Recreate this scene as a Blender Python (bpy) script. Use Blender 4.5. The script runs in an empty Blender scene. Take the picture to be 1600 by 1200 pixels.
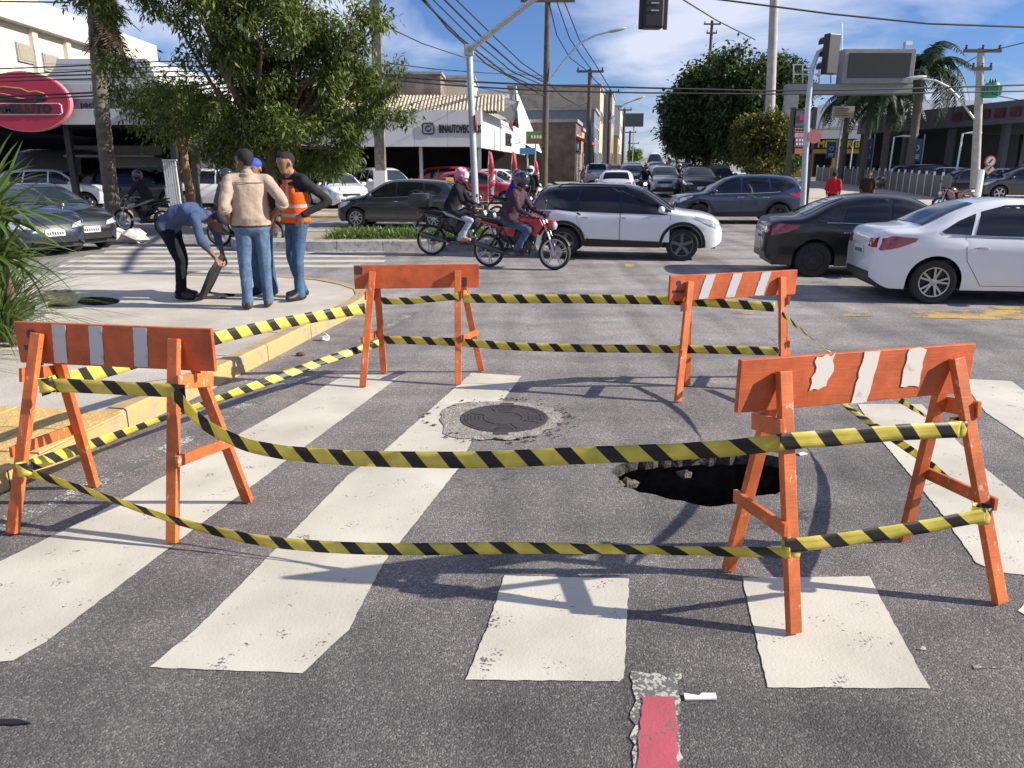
import bpy, bmesh, math, random
import numpy as np
from mathutils import Vector, Matrix, geometry
random.seed(7); rng = np.random.default_rng(7)
R = math.radians
scene = bpy.context.scene
COL = scene.collection
# ---------------------------------------------------------------- camera
F = 1200.0; HZ = 262.0; CH = 1.8          # focal length in photo pixels, horizon row, eye height
PT = math.atan((600 - HZ) / F)
cam = bpy.data.cameras.new('camera'); camo = bpy.data.objects.new('camera', cam); COL.objects.link(camo)
cam.sensor_width = 36.0; cam.lens = 36.0 * F / 1600; cam.clip_start = 0.05; cam.clip_end = 3000
camo.location = (0, 0, CH); camo.rotation_euler = (math.pi / 2 - PT, 0, 0)
scene.camera = camo
# ---------------------------------------------------------------- sky, sun, exposure
SUN_EL = R(29); SUN_AZ = R(7)             # sun stands to the right, a little behind the viewer
sdir = Vector((math.cos(SUN_AZ) * math.cos(SUN_EL), -math.sin(SUN_AZ) * math.cos(SUN_EL), math.sin(SUN_EL)))
w = bpy.data.worlds.new('World'); scene.world = w; w.use_nodes = True
nt = w.node_tree; nt.nodes.clear()
out = nt.nodes.new('ShaderNodeOutputWorld'); bg = nt.nodes.new('ShaderNodeBackground')
sky = nt.nodes.new('ShaderNodeTexSky'); sky.sky_type = 'NISHITA'; sky.sun_disc = False
sky.sun_elevation = SUN_EL; sky.sun_rotation = R(90) + SUN_AZ; sky.air_density = 1.0; sky.dust_density = 0.6; sky.ozone_density = 2.0
tc = nt.nodes.new('ShaderNodeTexCoord'); sep = nt.nodes.new('ShaderNodeSeparateXYZ')
nt.links.new(tc.outputs['Generated'], sep.inputs[0])
addz = nt.nodes.new('ShaderNodeMath'); addz.operation = 'ADD'; addz.inputs[1].default_value = 0.22
mxz = nt.nodes.new('ShaderNodeMath'); mxz.operation = 'MAXIMUM'; mxz.inputs[1].default_value = 0.1
nt.links.new(sep.outputs['Z'], addz.inputs[0]); nt.links.new(addz.outputs[0], mxz.inputs[0])
dv = nt.nodes.new('ShaderNodeVectorMath'); dv.operation = 'DIVIDE'
cmb = nt.nodes.new('ShaderNodeCombineXYZ')
for i in range(3): nt.links.new(mxz.outputs[0], cmb.inputs[i])
nt.links.new(tc.outputs['Generated'], dv.inputs[0]); nt.links.new(cmb.outputs[0], dv.inputs[1])
mp = nt.nodes.new('ShaderNodeMapping'); mp.inputs['Location'].default_value = (1.35, 2.1, 0.0)
nt.links.new(dv.outputs[0], mp.inputs[0])
cn = nt.nodes.new('ShaderNodeTexNoise'); cn.inputs['Scale'].default_value = 1.15; cn.inputs['Detail'].default_value = 9
cn.inputs['Roughness'].default_value = 0.52; cn.inputs['Distortion'].default_value = 0.35
nt.links.new(mp.outputs[0], cn.inputs['Vector'])
cr = nt.nodes.new('ShaderNodeValToRGB'); cr.color_ramp.elements[0].position = 0.43; cr.color_ramp.elements[1].position = 0.61
cr.color_ramp.elements[0].color = (0.02, 0.02, 0.02, 1); cr.color_ramp.elements[1].color = (0.9, 0.9, 0.9, 1)
nt.links.new(cn.outputs['Fac'], cr.inputs[0])
mixc = nt.nodes.new('ShaderNodeMixRGB'); mixc.inputs[2].default_value = (9.4, 10.0, 11.8, 1)
tint = nt.nodes.new('ShaderNodeMixRGB'); tint.blend_type = 'MULTIPLY'; tint.inputs[0].default_value = 1.0; tint.inputs[2].default_value = (0.62, 0.90, 1.50, 1)
nt.links.new(sky.outputs[0], tint.inputs[1])
nt.links.new(cr.outputs[0], mixc.inputs[0]); nt.links.new(tint.outputs[0], mixc.inputs[1])
nt.links.new(mixc.outputs[0], bg.inputs['Color']); bg.inputs['Strength'].default_value = 0.053
nt.links.new(bg.outputs[0], out.inputs['Surface'])
sl = bpy.data.lights.new('sun', 'SUN'); sl.energy = 5.0; sl.angle = R(0.53); sl.color = (1.0, 0.92, 0.79)
so = bpy.data.objects.new('sun', sl); COL.objects.link(so); so.rotation_euler = sdir.to_track_quat('Z', 'Y').to_euler()
vs = scene.view_settings; vs.view_transform = 'Standard'; vs.look = 'None'; vs.gamma = 1.0; vs.use_curve_mapping = False
vs.exposure = 0.70
# ---------------------------------------------------------------- places: photo column/row to points in the place
SL0, SLOPE = 24.0, 0.0155                 # the avenue ahead climbs gently beyond the crossing
def gz(Y): return max(0.0, Y - SL0) * SLOPE
def ray(x, y):
    u = (x - 800) / F; v = -(y - 600) / F
    return Vector((u, math.cos(PT) + v * math.sin(PT), -math.sin(PT) + v * math.cos(PT)))
def G(x, y, z=0.0):
    d = ray(x, y); t = (z - CH) / d.z; return Vector((d.x * t, d.y * t, z))
def P(x, y, Y):
    d = ray(x, y); t = Y / d.y; return Vector((d.x * t, Y, CH + d.z * t))
def B(x, Y, z=None):
    if z is None: z = gz(Y)
    zc = Y * math.cos(PT) + (CH - z) * math.sin(PT)
    return Vector(((x - 800) / F * zc, Y, z))
def ZY(y, Y): return P(800, y, Y).z
# ---------------------------------------------------------------- mesh helpers
class MB:
    def __init__(s): s.v = []; s.f = []; s.m = []; s.mi = 0
    def add(s, vs_, fs_):
        o = len(s.v); s.v += [tuple(q) for q in vs_]
        for f in fs_: s.f.append(tuple(i + o for i in f)); s.m.append(s.mi)
        return s
    def box(s, c, d, rz=0.0, M=None):
        hx, hy, hz = d[0] / 2, d[1] / 2, d[2] / 2; q = []
        for x, y, z in ((-1,-1,-1),(1,-1,-1),(1,1,-1),(-1,1,-1),(-1,-1,1),(1,-1,1),(1,1,1),(-1,1,1)):
            p = Vector((x * hx, y * hy, z * hz))
            if M is not None: p = M @ p
            if rz: p = Vector((p.x * math.cos(rz) - p.y * math.sin(rz), p.x * math.sin(rz) + p.y * math.cos(rz), p.z))
            q.append(p + Vector(c))
        return s.add(q, [(0,3,2,1),(4,5,6,7),(0,1,5,4),(1,2,6,5),(2,3,7,6),(3,0,4,7)])
    def bar(s, a, b, wd, ht, up=(0, 0, 1)):
        a = Vector(a); b = Vector(b); d = (b - a).normalized(); up = Vector(up)
        sd = d.cross(up)
        if sd.length < 1e-4: sd = d.cross(Vector((1, 0, 0)))
        sd.normalize(); u = sd.cross(d).normalized(); q = []
        for p in (a, b):
            for i, j in ((-1,-1),(1,-1),(1,1),(-1,1)): q.append(p + sd * (i * wd / 2) + u * (j * ht / 2))
        return s.add(q, [(0,1,2,3),(7,6,5,4),(0,4,5,1),(1,5,6,2),(2,6,7,3),(3,7,4,0)])
    def tube(s, pts, rad, n=8, cap=True):
        pts = [Vector(p) for p in pts]; N = len(pts)
        if not hasattr(rad, '__len__'): rad = [rad] * N
        q = []; pu = None
        for i, p in enumerate(pts):
            d = (pts[min(i + 1, N - 1)] - pts[max(i - 1, 0)])
            if d.length < 1e-9: d = Vector((0, 0, 1))
            d.normalize()
            if pu is None:
                pu = d.orthogonal().normalized()
            else:
                pu = pu - d * pu.dot(d)
                pu = d.orthogonal().normalized() if pu.length < 1e-5 else pu.normalized()
            sd = d.cross(pu)
            for k in range(n):
                a = 2 * math.pi * k / n; q.append(p + (pu * math.cos(a) + sd * math.sin(a)) * rad[i])
        fs = []
        for i in range(N - 1):
            for k in range(n):
                k2 = (k + 1) % n; fs.append((i * n + k, i * n + k2, (i + 1) * n + k2, (i + 1) * n + k))
        if cap: fs.append(tuple(range(n - 1, -1, -1))); fs.append(tuple((N - 1) * n + k for k in range(n)))
        return s.add(q, fs)
    def lathe(s, prof, c=(0, 0, 0), axis='Z', n=24, close=False):
        q = []; fs = []; N = len(prof)
        for r, h in prof:
            for k in range(n):
                a = 2 * math.pi * k / n; x, y = r * math.cos(a), r * math.sin(a)
                p = (x, y, h) if axis == 'Z' else ((x, h, y) if axis == 'Y' else (h, x, y))
                q.append((p[0] + c[0], p[1] + c[1], p[2] + c[2]))
        for i in range(N if close else N - 1):
            i2 = (i + 1) % N
            for k in range(n):
                k2 = (k + 1) % n; fs.append((i * n + k, i * n + k2, i2 * n + k2, i2 * n + k))
        if not close:
            if prof[0][0] > 1e-6: fs.append(tuple(range(n - 1, -1, -1)))
            if prof[-1][0] > 1e-6: fs.append(tuple((N - 1) * n + k for k in range(n)))
        return s.add(q, fs)
    def prism(s, poly, h0, h1, fn=None):
        """poly in (a,b), extruded along the third axis between h0 and h1; fn maps (a,b,h) to a point"""
        fn = fn or (lambda a, b, h: (a, b, h)); n = len(poly)
        q = [fn(a, b, h0) for a, b in poly] + [fn(a, b, h1) for a, b in poly]
        fs = [tuple(range(n - 1, -1, -1)), tuple(range(n, 2 * n))] + [(i, (i + 1) % n, (i + 1) % n + n, i + n) for i in range(n)]
        return s.add(q, fs)
    def ball(s, c, r, n=12, m=8, M=None):
        if not hasattr(r, '__len__'): r = (r, r, r)
        q = []; fs = []
        for i in range(m + 1):
            t = math.pi * i / m
            for k in range(n):
                a = 2 * math.pi * k / n
                p = Vector((r[0] * math.sin(t) * math.cos(a), r[1] * math.sin(t) * math.sin(a), r[2] * math.cos(t)))
                if M is not None: p = M @ p
                q.append(p + Vector(c))
        for i in range(m):
            for k in range(n):
                k2 = (k + 1) % n; fs.append((i * n + k, (i + 1) * n + k, (i + 1) * n + k2, i * n + k2))
        return s.add(q, fs)
    def mesh(s, name, mats, smooth=False):
        me = bpy.data.meshes.new(name); me.from_pydata(s.v, [], s.f)
        if not isinstance(mats, (list, tuple)): mats = [mats]
        for m in mats: me.materials.append(m)
        me.polygons.foreach_set('material_index', s.m)
        bm = bmesh.new(); bm.from_mesh(me); bmesh.ops.remove_doubles(bm, verts=bm.verts, dist=1e-6)
        [bm.verts.remove(q) for q in [q for q in bm.verts if not q.link_faces]]; bmesh.ops.recalc_face_normals(bm, faces=bm.faces); bm.to_mesh(me); bm.free()
        if smooth: smooth_by_angle(me, smooth if not isinstance(smooth, bool) else 40)
        return me
    def build(s, name, mats, parent=None, smooth=False, bevel=0.0):
        return link(name, s.mesh(name, mats, smooth), parent, bevel)
def smooth_by_angle(me, deg):
    me.polygons.foreach_set('use_smooth', [True] * len(me.polygons))
    bm = bmesh.new(); bm.from_mesh(me); lim = R(deg)
    for e in bm.edges:
        e.smooth = not (len(e.link_faces) == 2 and e.calc_face_angle(0) > lim)
    bm.to_mesh(me); bm.free()
def link(name, me, parent=None, bevel=0.0):
    o = bpy.data.objects.new(name, me); COL.objects.link(o)
    if parent is not None: o.parent = parent
    if bevel:
        b = o.modifiers.new('bevel', 'BEVEL'); b.width = bevel; b.segments = 2; b.limit_method = 'ANGLE'
    return o
def tag(o, label=None, cat=None, group=None, kind=None):
    if label: o['label'] = label
    if cat: o['category'] = cat
    if group: o['group'] = group
    if kind: o['kind'] = kind
    return o
def thing(name, label, cat, loc=(0, 0, 0), rz=0.0, group=None, scale=1.0):
    o = bpy.data.objects.new(name, None); COL.objects.link(o); o.empty_display_size = 0.2
    o.location = loc; o.rotation_euler = (0, 0, rz); o.scale = (scale,) * 3
    return tag(o, label, cat, group)
def copy_tree(o, parent=None):
    c = o.copy(); COL.objects.link(c); c.parent = parent
    for ch in list(o.children): copy_tree(ch, c)
    return c
def cdt(polys_outer, holes=(), extra=()):
    """triangulate an outline with holes; returns 2D verts and faces"""
    vs_ = []; ed = []
    for poly in [polys_outer] + list(holes):
        o = len(vs_); n = len(poly); vs_ += [Vector((a, b)) for a, b in poly]; ed += [(o + i, o + (i + 1) % n) for i in range(n)]
    vs_ += [Vector((a, b)) for a, b in extra]
    v, e, f, ov, oe, of = geometry.delaunay_2d_cdt(vs_, ed, [], 1 if not holes else 0, 1e-6)
    def inside(p, poly):
        c = False; n = len(poly)
        for i in range(n):
            a = poly[i]; b = poly[(i + 1) % n]
            if (a[1] > p[1]) != (b[1] > p[1]) and p[0] < (b[0] - a[0]) * (p[1] - a[1]) / (b[1] - a[1]) + a[0]: c = not c
        return c
    ff = []
    for t in f:
        m = sum((v[i] for i in t), Vector((0, 0))) / len(t)
        if inside(m, polys_outer) and not any(inside(m, h) for h in holes): ff.append(tuple(t))
    return [(q.x, q.y) for q in v], ff
def wobble(poly, step, amp, seed=0, closed=True):
    """subdivide an outline and roughen it"""
    r = random.Random(seed); o = []; n = len(poly)
    for i in range(n if closed else n - 1):
        a = Vector(poly[i][:2]); b = Vector(poly[(i + 1) % n][:2]); k = max(1, int((b - a).length / step))
        nn = Vector((-(b - a).y, (b - a).x)).normalized() if (b - a).length > 1e-6 else Vector((0, 0))
        for j in range(k):
            p = a.lerp(b, j / k); d = r.uniform(-amp, amp); o.append((p.x + nn.x * d, p.y + nn.y * d))
    return o
def sheet(name, outline, z, mat, parent=None, holes=(), zf=None):
    v, f = cdt(outline, holes)
    mb = MB(); mb.add([(a, b, (zf(b) if zf else 0) + z) for a, b in v], f)
    me = mb.mesh(name, mat)
    for p in me.polygons:
        if p.normal.z < 0: p.flip()
    return link(name, me, parent)
def text_mesh(body, size, mat, extrude=0.01, bold=0.0, sx=1.0):
    cu = bpy.data.curves.new('lettering', 'FONT'); cu.body = body; cu.size = size; cu.extrude = extrude; cu.offset = bold
    cu.align_x = 'CENTER'; cu.align_y = 'CENTER'; cu.resolution_u = 3
    ob = bpy.data.objects.new('tmp', cu); COL.objects.link(ob)
    bpy.context.view_layer.update()
    me = bpy.data.meshes.new_from_object(ob.evaluated_get(bpy.context.evaluated_depsgraph_get()))
    bpy.data.objects.remove(ob); me.materials.clear(); me.materials.append(mat)
    if sx != 1.0: me.transform(Matrix.Diagonal((sx, 1, 1, 1)))
    return me
def put_text(body, size, mat, loc, rz, parent, extrude=0.01, bold=0.0, sx=1.0):
    """upright lettering facing -Y before the turn rz"""
    o = link('lettering', text_mesh(body, size, mat, extrude, bold, sx), parent)
    o.location = loc; o.rotation_euler = (R(90), 0, rz); return o
# ---------------------------------------------------------------- materials
MATS = {}
def mat(name, col, rough=0.6, metal=0.0, var=0.15, scale=6.0, bump=0.0, bscale=60.0, spec=0.5, coat=0.0, col2=None, thr=None, emit=None, aniso=None, rnd=0.0, coords='Object'):
    if name in MATS: return MATS[name]
    m = bpy.data.materials.new(name); m.use_nodes = True; t = m.node_tree; n = t.nodes; b = n['Principled BSDF']
    b.inputs['Roughness'].default_value = rough; b.inputs['Metallic'].default_value = metal
    b.inputs['Specular IOR Level'].default_value = spec; b.inputs['Coat Weight'].default_value = coat; b.inputs['Coat Roughness'].default_value = 0.06
    c = n.new('ShaderNodeTexCoord'); mpn = n.new('ShaderNodeMapping')
    t.links.new(c.outputs[coords], mpn.inputs[0])
    if aniso: mpn.inputs['Scale'].default_value = aniso
    nz = n.new('ShaderNodeTexNoise'); nz.inputs['Scale'].default_value = scale; nz.inputs['Detail'].default_value = 6; nz.inputs['Roughness'].default_value = 0.62
    t.links.new(mpn.outputs[0], nz.inputs['Vector'])
    rp = n.new('ShaderNodeValToRGB'); e = rp.color_ramp.elements
    if col2 is None:
        e[0].position = 0.3; e[1].position = 0.7
        e[0].color = tuple(max(0, x * (1 - var)) for x in col) + (1,); e[1].color = tuple(min(1, x * (1 + var)) for x in col) + (1,)
    else:
        th = thr or (0.5, 0.56); e[0].position = th[0]; e[1].position = th[1]
        e[0].color = tuple(col) + (1,); e[1].color = tuple(col2) + (1,)
    t.links.new(nz.outputs['Fac'], rp.inputs[0]); last = rp.outputs[0]
    if rnd:
        oi = n.new('ShaderNodeObjectInfo'); mr = n.new('ShaderNodeMapRange'); mr.inputs['To Min'].default_value = 1 - rnd; mr.inputs['To Max'].default_value = 1 + rnd
        t.links.new(oi.outputs['Random'], mr.inputs['Value']); mm = n.new('ShaderNodeMixRGB'); mm.blend_type = 'MULTIPLY'; mm.inputs[0].default_value = 1
        t.links.new(last, mm.inputs[1]); t.links.new(mr.outputs[0], mm.inputs[2]); last = mm.outputs[0]
    t.links.new(last, b.inputs['Base Color'])
    if bump:
        n2 = n.new('ShaderNodeTexNoise'); n2.inputs['Scale'].default_value = bscale; n2.inputs['Detail'].default_value = 4
        t.links.new(mpn.outputs[0], n2.inputs['Vector']); bp = n.new('ShaderNodeBump'); bp.inputs['Strength'].default_value = bump; bp.inputs['Distance'].default_value = 0.02
        t.links.new(n2.outputs['Fac'], bp.inputs['Height']); t.links.new(bp.outputs[0], b.inputs['Normal'])
    if emit:
        b.inputs['Emission Color'].default_value = tuple(emit[:3]) + (1,); b.inputs['Emission Strength'].default_value = emit[3]
    MATS[name] = m; return m
def asphalt():
    m = bpy.data.materials.new('asphalt'); m.use_nodes = True; t = m.node_tree; n = t.nodes; L = t.links; b = n['Principled BSDF']
    g = n.new('ShaderNodeNewGeometry'); sp = n.new('ShaderNodeSeparateXYZ'); L.new(g.outputs['Position'], sp.inputs[0])
    big = n.new('ShaderNodeTexNoise'); big.inputs['Scale'].default_value = 0.9; big.inputs['Detail'].default_value = 5; L.new(g.outputs['Position'], big.inputs['Vector'])
    st = n.new('ShaderNodeMapping'); st.inputs['Scale'].default_value = (0.25, 1.6, 1); st.inputs['Rotation'].default_value = (0, 0, R(-8)); L.new(g.outputs['Position'], st.inputs[0])
    streak = n.new('ShaderNodeTexNoise'); streak.inputs['Scale'].default_value = 1.1; streak.inputs['Detail'].default_value = 7; L.new(st.outputs[0], streak.inputs['Vector'])
    # newer dark surfacing close by, older dusty grey surfacing on the crossing
    ad = n.new('ShaderNodeMath'); ad.operation = 'MULTIPLY_ADD'; ad.inputs[1].default_value = 2.4; L.new(big.outputs['Fac'], ad.inputs[0]); L.new(sp.outputs['Y'], ad.inputs[2])
    mr = n.new('ShaderNodeValToRGB'); e = mr.color_ramp.elements
    mr2 = n.new('ShaderNodeMapRange'); mr2.inputs['From Min'].default_value = 0; mr2.inputs['From Max'].default_value = 20; L.new(ad.outputs[0], mr2.inputs['Value'])
    e[0].position = 0.15; e[0].color = (0.120, 0.114, 0.113, 1); e[1].position = 0.62; e[1].color = (0.290, 0.276, 0.270, 1)
    a = e.new(0.22); a.color = (0.162, 0.154, 0.151, 1); a = e.new(0.36); a.color = (0.222, 0.211, 0.206, 1); a = e.new(0.45); a.color = (0.248, 0.236, 0.232, 1)
    L.new(mr2.outputs[0], mr.inputs[0])
    v = n.new('ShaderNodeTexVoronoi'); v.inputs['Scale'].default_value = 135; L.new(g.outputs['Position'], v.inputs['Vector'])
    sv = n.new('ShaderNodeSeparateColor'); L.new(v.outputs['Color'], sv.inputs[0])
    r1 = n.new('ShaderNodeValToRGB'); q = r1.color_ramp.elements; q[0].position = 0.0; q[0].color = (0.52, 0.52, 0.53, 1); q[1].position = 1.0; q[1].color = (2.0, 1.96, 1.92, 1)
    k = q.new(0.6); k.color = (0.85, 0.85, 0.85, 1); k = q.new(0.85); k.color = (1.3, 1.28, 1.25, 1)
    L.new(sv.outputs[0], r1.inputs[0])
    m1 = n.new('ShaderNodeMixRGB'); m1.blend_type = 'MULTIPLY'; m1.inputs[0].default_value = 0.8; L.new(mr.outputs[0], m1.inputs[1]); L.new(r1.outputs[0], m1.inputs[2])
    r2 = n.new('ShaderNodeValToRGB'); q = r2.color_ramp.elements; q[0].position = 0.3; q[0].color = (0.74, 0.74, 0.75, 1); q[1].position = 0.62; q[1].color = (1.16, 1.14, 1.12, 1)
    L.new(streak.outputs['Fac'], r2.inputs[0])
    m2 = n.new('ShaderNodeMixRGB'); m2.blend_type = 'MULTIPLY'; m2.inputs[0].default_value = 1; L.new(m1.outputs[0], m2.inputs[1]); L.new(r2.outputs[0], m2.inputs[2])
    n3 = n.new('ShaderNodeTexNoise'); n3.inputs['Scale'].default_value = 2.6; n3.inputs['Detail'].default_value = 6; L.new(g.outputs['Position'], n3.inputs['Vector'])
    r3 = n.new('ShaderNodeValToRGB'); q = r3.color_ramp.elements; q[0].position = 0.32; q[0].color = (0.82, 0.81, 0.82, 1); q[1].position = 0.55; q[1].color = (1.06, 1.05, 1.04, 1)
    L.new(n3.outputs['Fac'], r3.inputs[0])
    m3 = n.new('ShaderNodeMixRGB'); m3.blend_type = 'MULTIPLY'; m3.inputs[0].default_value = 1; L.new(m2.outputs[0], m3.inputs[1]); L.new(r3.outputs[0], m3.inputs[2])
    # tyre-darkened bands along the lanes, and hairline cracks
    st2 = n.new('ShaderNodeMapping'); st2.inputs['Scale'].default_value = (1.5, 0.10, 1); st2.inputs['Rotation'].default_value = (0, 0, R(10)); L.new(g.outputs['Position'], st2.inputs[0])
    n4 = n.new('ShaderNodeTexNoise'); n4.inputs['Scale'].default_value = 1.3; n4.inputs['Detail'].default_value = 5; L.new(st2.outputs[0], n4.inputs['Vector'])
    r4 = n.new('ShaderNodeValToRGB'); q = r4.color_ramp.elements; q[0].position = 0.36; q[0].color = (0.76, 0.76, 0.77, 1); q[1].position = 0.56; q[1].color = (1.05, 1.05, 1.05, 1); L.new(n4.outputs['Fac'], r4.inputs[0])
    m4 = n.new('ShaderNodeMixRGB'); m4.blend_type = 'MULTIPLY'; m4.inputs[0].default_value = 1; L.new(m3.outputs[0], m4.inputs[1]); L.new(r4.outputs[0], m4.inputs[2])
    wn = n.new('ShaderNodeTexNoise'); wn.inputs['Scale'].default_value = 3.5; wn.inputs['Detail'].default_value = 5; L.new(g.outputs['Position'], wn.inputs['Vector'])
    wm = n.new('ShaderNodeMixRGB'); wm.inputs[0].default_value = 0.22; L.new(g.outputs['Position'], wm.inputs[1]); L.new(wn.outputs['Color'], wm.inputs[2])
    vc = n.new('ShaderNodeTexVoronoi'); vc.feature = 'DISTANCE_TO_EDGE'; vc.inputs['Scale'].default_value = 0.9; L.new(wm.outputs[0], vc.inputs['Vector'])
    rc = n.new('ShaderNodeValToRGB'); q = rc.color_ramp.elements; q[0].position = 0.0; q[0].color = (0.3, 0.3, 0.3, 1); q[1].position = 0.007; q[1].color = (1, 1, 1, 1); L.new(vc.outputs['Distance'], rc.inputs[0])
    rm = n.new('ShaderNodeValToRGB'); q = rm.color_ramp.elements; q[0].position = 0.52; q[0].color = (0, 0, 0, 1); q[1].position = 0.60; q[1].color = (0.8, 0.8, 0.8, 1); L.new(big.outputs['Fac'], rm.inputs[0])
    m5 = n.new('ShaderNodeMixRGB'); m5.blend_type = 'MULTIPLY'; L.new(rm.outputs[0], m5.inputs[0]); L.new(m4.outputs[0], m5.inputs[1]); L.new(rc.outputs[0], m5.inputs[2])
    L.new(m5.outputs[0], b.inputs['Base Color']); b.inputs['Roughness'].default_value = 0.82; b.inputs['Specular IOR Level'].default_value = 0.35
    bp = n.new('ShaderNodeBump'); bp.inputs['Strength'].default_value = 0.55; bp.inputs['Distance'].default_value = 0.006; L.new(v.outputs['Distance'], bp.inputs['Height'])
    bp.invert = True
    L.new(bp.outputs[0], b.inputs['Normal'])
    return m
def paint(name, col, under=(0.13, 0.125, 0.12), wear=0.418, scale=7.0):
    """road paint: thin coat that lets the stones through where it is worn"""
    m = bpy.data.materials.new(name); m.use_nodes = True; t = m.node_tree; n = t.nodes; L = t.links; b = n['Principled BSDF']
    g = n.new('ShaderNodeNewGeometry')
    a = n.new('ShaderNodeTexNoise'); a.inputs['Scale'].default_value = scale; a.inputs['Detail'].default_value = 3; L.new(g.outputs['Position'], a.inputs['Vector'])
    v = n.new('ShaderNodeTexNoise'); v.inputs['Scale'].default_value = 75; v.inputs['Detail'].default_value = 3; v.inputs['Roughness'].default_value = 0.6; L.new(g.outputs['Position'], v.inputs['Vector'])
    mu = n.new('ShaderNodeMath'); mu.operation = 'MULTIPLY_ADD'; mu.inputs[1].default_value = 0.55; L.new(a.outputs['Fac'], mu.inputs[0])
    mv = n.new('ShaderNodeMath'); mv.operation = 'MULTIPLY'; mv.inputs[1].default_value = 0.6; L.new(v.outputs['Fac'], mv.inputs[0]); L.new(mv.outputs[0], mu.inputs[2])
    r = n.new('ShaderNodeValToRGB'); e = r.color_ramp.elements; e[0].position = wear; e[0].color = (0, 0, 0, 1); e[1].position = wear + 0.03; e[1].color = (1, 1, 1, 1)
    L.new(mu.outputs[0], r.inputs[0])
    d = n.new('ShaderNodeTexNoise'); d.inputs['Scale'].default_value = 1.6; d.inputs['Detail'].default_value = 7; L.new(g.outputs['Position'], d.inputs['Vector'])
    dr = n.new('ShaderNodeValToRGB'); q = dr.color_ramp.elements; q[0].position = 0.3; q[0].color = tuple(x * 0.72 for x in col) + (1,); q[1].position = 0.65; q[1].color = tuple(col) + (1,)
    L.new(d.outputs['Fac'], dr.inputs[0])
    mx = n.new('ShaderNodeMixRGB'); mx.inputs[1].default_value = tuple(under) + (1,); L.new(r.outputs[0], mx.inputs[0]); L.new(dr.outputs[0], mx.inputs[2])
    L.new(mx.outputs[0], b.inputs['Base Color']); b.inputs['Roughness'].default_value = 0.7
    bp = n.new('ShaderNodeBump'); bp.inputs['Strength'].default_value = 0.25; bp.inputs['Distance'].default_value = 0.006; L.new(v.outputs['Fac'], bp.inputs['Height']); L.new(bp.outputs[0], b.inputs['Normal'])
    return m
def leafmat(name, c1, c2, trans=0.35):
    m = bpy.data.materials.new(name); m.use_nodes = True; t = m.node_tree; n = t.nodes; L = t.links; b = n['Principled BSDF']; o = n['Material Output']
    g = n.new('ShaderNodeNewGeometry'); r = n.new('ShaderNodeValToRGB'); e = r.color_ramp.elements
    e[0].color = tuple(c1) + (1,); e[1].color = tuple(c2) + (1,); L.new(g.outputs['Random Per Island'], r.inputs[0])
    L.new(r.outputs[0], b.inputs['Base Color']); b.inputs['Roughness'].default_value = 0.5; b.inputs['Specular IOR Level'].default_value = 0.4
    tr = n.new('ShaderNodeBsdfTranslucent'); mx = n.new('ShaderNodeMixShader'); mx.inputs[0].default_value = trans
    hs = n.new('ShaderNodeMixRGB'); hs.blend_type = 'MULTIPLY'; hs.inputs[0].default_value = 1; hs.inputs[2].default_value = (1.5, 1.6, 0.6, 1); L.new(r.outputs[0], hs.inputs[1]); L.new(hs.outputs[0], tr.inputs[0])
    L.new(b.outputs[0], mx.inputs[1]); L.new(tr.outputs[0], mx.inputs[2]); L.new(mx.outputs[0], o.inputs[0])
    return m
def tapemat():
    m = bpy.data.materials.new('hazard_tape_film'); m.use_nodes = True; t = m.node_tree; n = t.nodes; L = t.links; b = n['Principled BSDF']; o = n['Material Output']
    u = n.new('ShaderNodeUVMap'); s = n.new('ShaderNodeSeparateXYZ'); L.new(u.outputs[0], s.inputs[0])
    a = n.new('ShaderNodeMath'); a.operation = 'MULTIPLY_ADD'; a.inputs[1].default_value = 0.95; L.new(s.outputs['Y'], a.inputs[0]); L.new(s.outputs['X'], a.inputs[2])
    d = n.new('ShaderNodeMath'); d.operation = 'MULTIPLY'; d.inputs[1].default_value = 1 / 0.182; L.new(a.outputs[0], d.inputs[0])
    f = n.new('ShaderNodeMath'); f.operation = 'FRACT'; L.new(d.outputs[0], f.inputs[0])
    c = n.new('ShaderNodeMath'); c.operation = 'LESS_THAN'; c.inputs[1].default_value = 0.41; L.new(f.outputs[0], c.inputs[0])
    nz = n.new('ShaderNodeTexNoise'); nz.inputs['Scale'].default_value = 9; nz.inputs['Detail'].default_value = 4; L.new(u.outputs[0], nz.inputs['Vector'])
    y = n.new('ShaderNodeValToRGB'); q = y.color_ramp.elements; q[0].position = 0.3; q[0].color = (0.66, 0.56, 0.09, 1); q[1].position = 0.7; q[1].color = (0.90, 0.80, 0.20, 1); L.new(nz.outputs['Fac'], y.inputs[0])
    mx = n.new('ShaderNodeMixRGB'); mx.inputs[2].default_value = (0.042, 0.038, 0.034, 1); L.new(c.outputs[0], mx.inputs[0]); L.new(y.outputs[0], mx.inputs[1])
    L.new(mx.outputs[0], b.inputs['Base Color']); b.inputs['Roughness'].default_value = 0.42
    wv = n.new('ShaderNodeTexNoise'); wv.inputs['Scale'].default_value = 1.0; mpn = n.new('ShaderNodeMapping'); mpn.inputs['Scale'].default_value = (2.5, 90, 1); L.new(u.outputs[0], mpn.inputs[0]); L.new(mpn.outputs[0], wv.inputs['Vector'])
    bp = n.new('ShaderNodeBump'); bp.inputs['Strength'].default_value = 0.6; bp.inputs['Distance'].default_value = 0.004; L.new(wv.outputs['Fac'], bp.inputs['Height']); L.new(bp.outputs[0], b.inputs['Normal'])
    tr = n.new('ShaderNodeBsdfTranslucent'); L.new(mx.outputs[0], tr.inputs[0]); ms = n.new('ShaderNodeMixShader'); ms.inputs[0].default_value = 0.42
    L.new(b.outputs[0], ms.inputs[1]); L.new(tr.outputs[0], ms.inputs[2]); L.new(ms.outputs[0], o.inputs[0])
    return m
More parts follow.
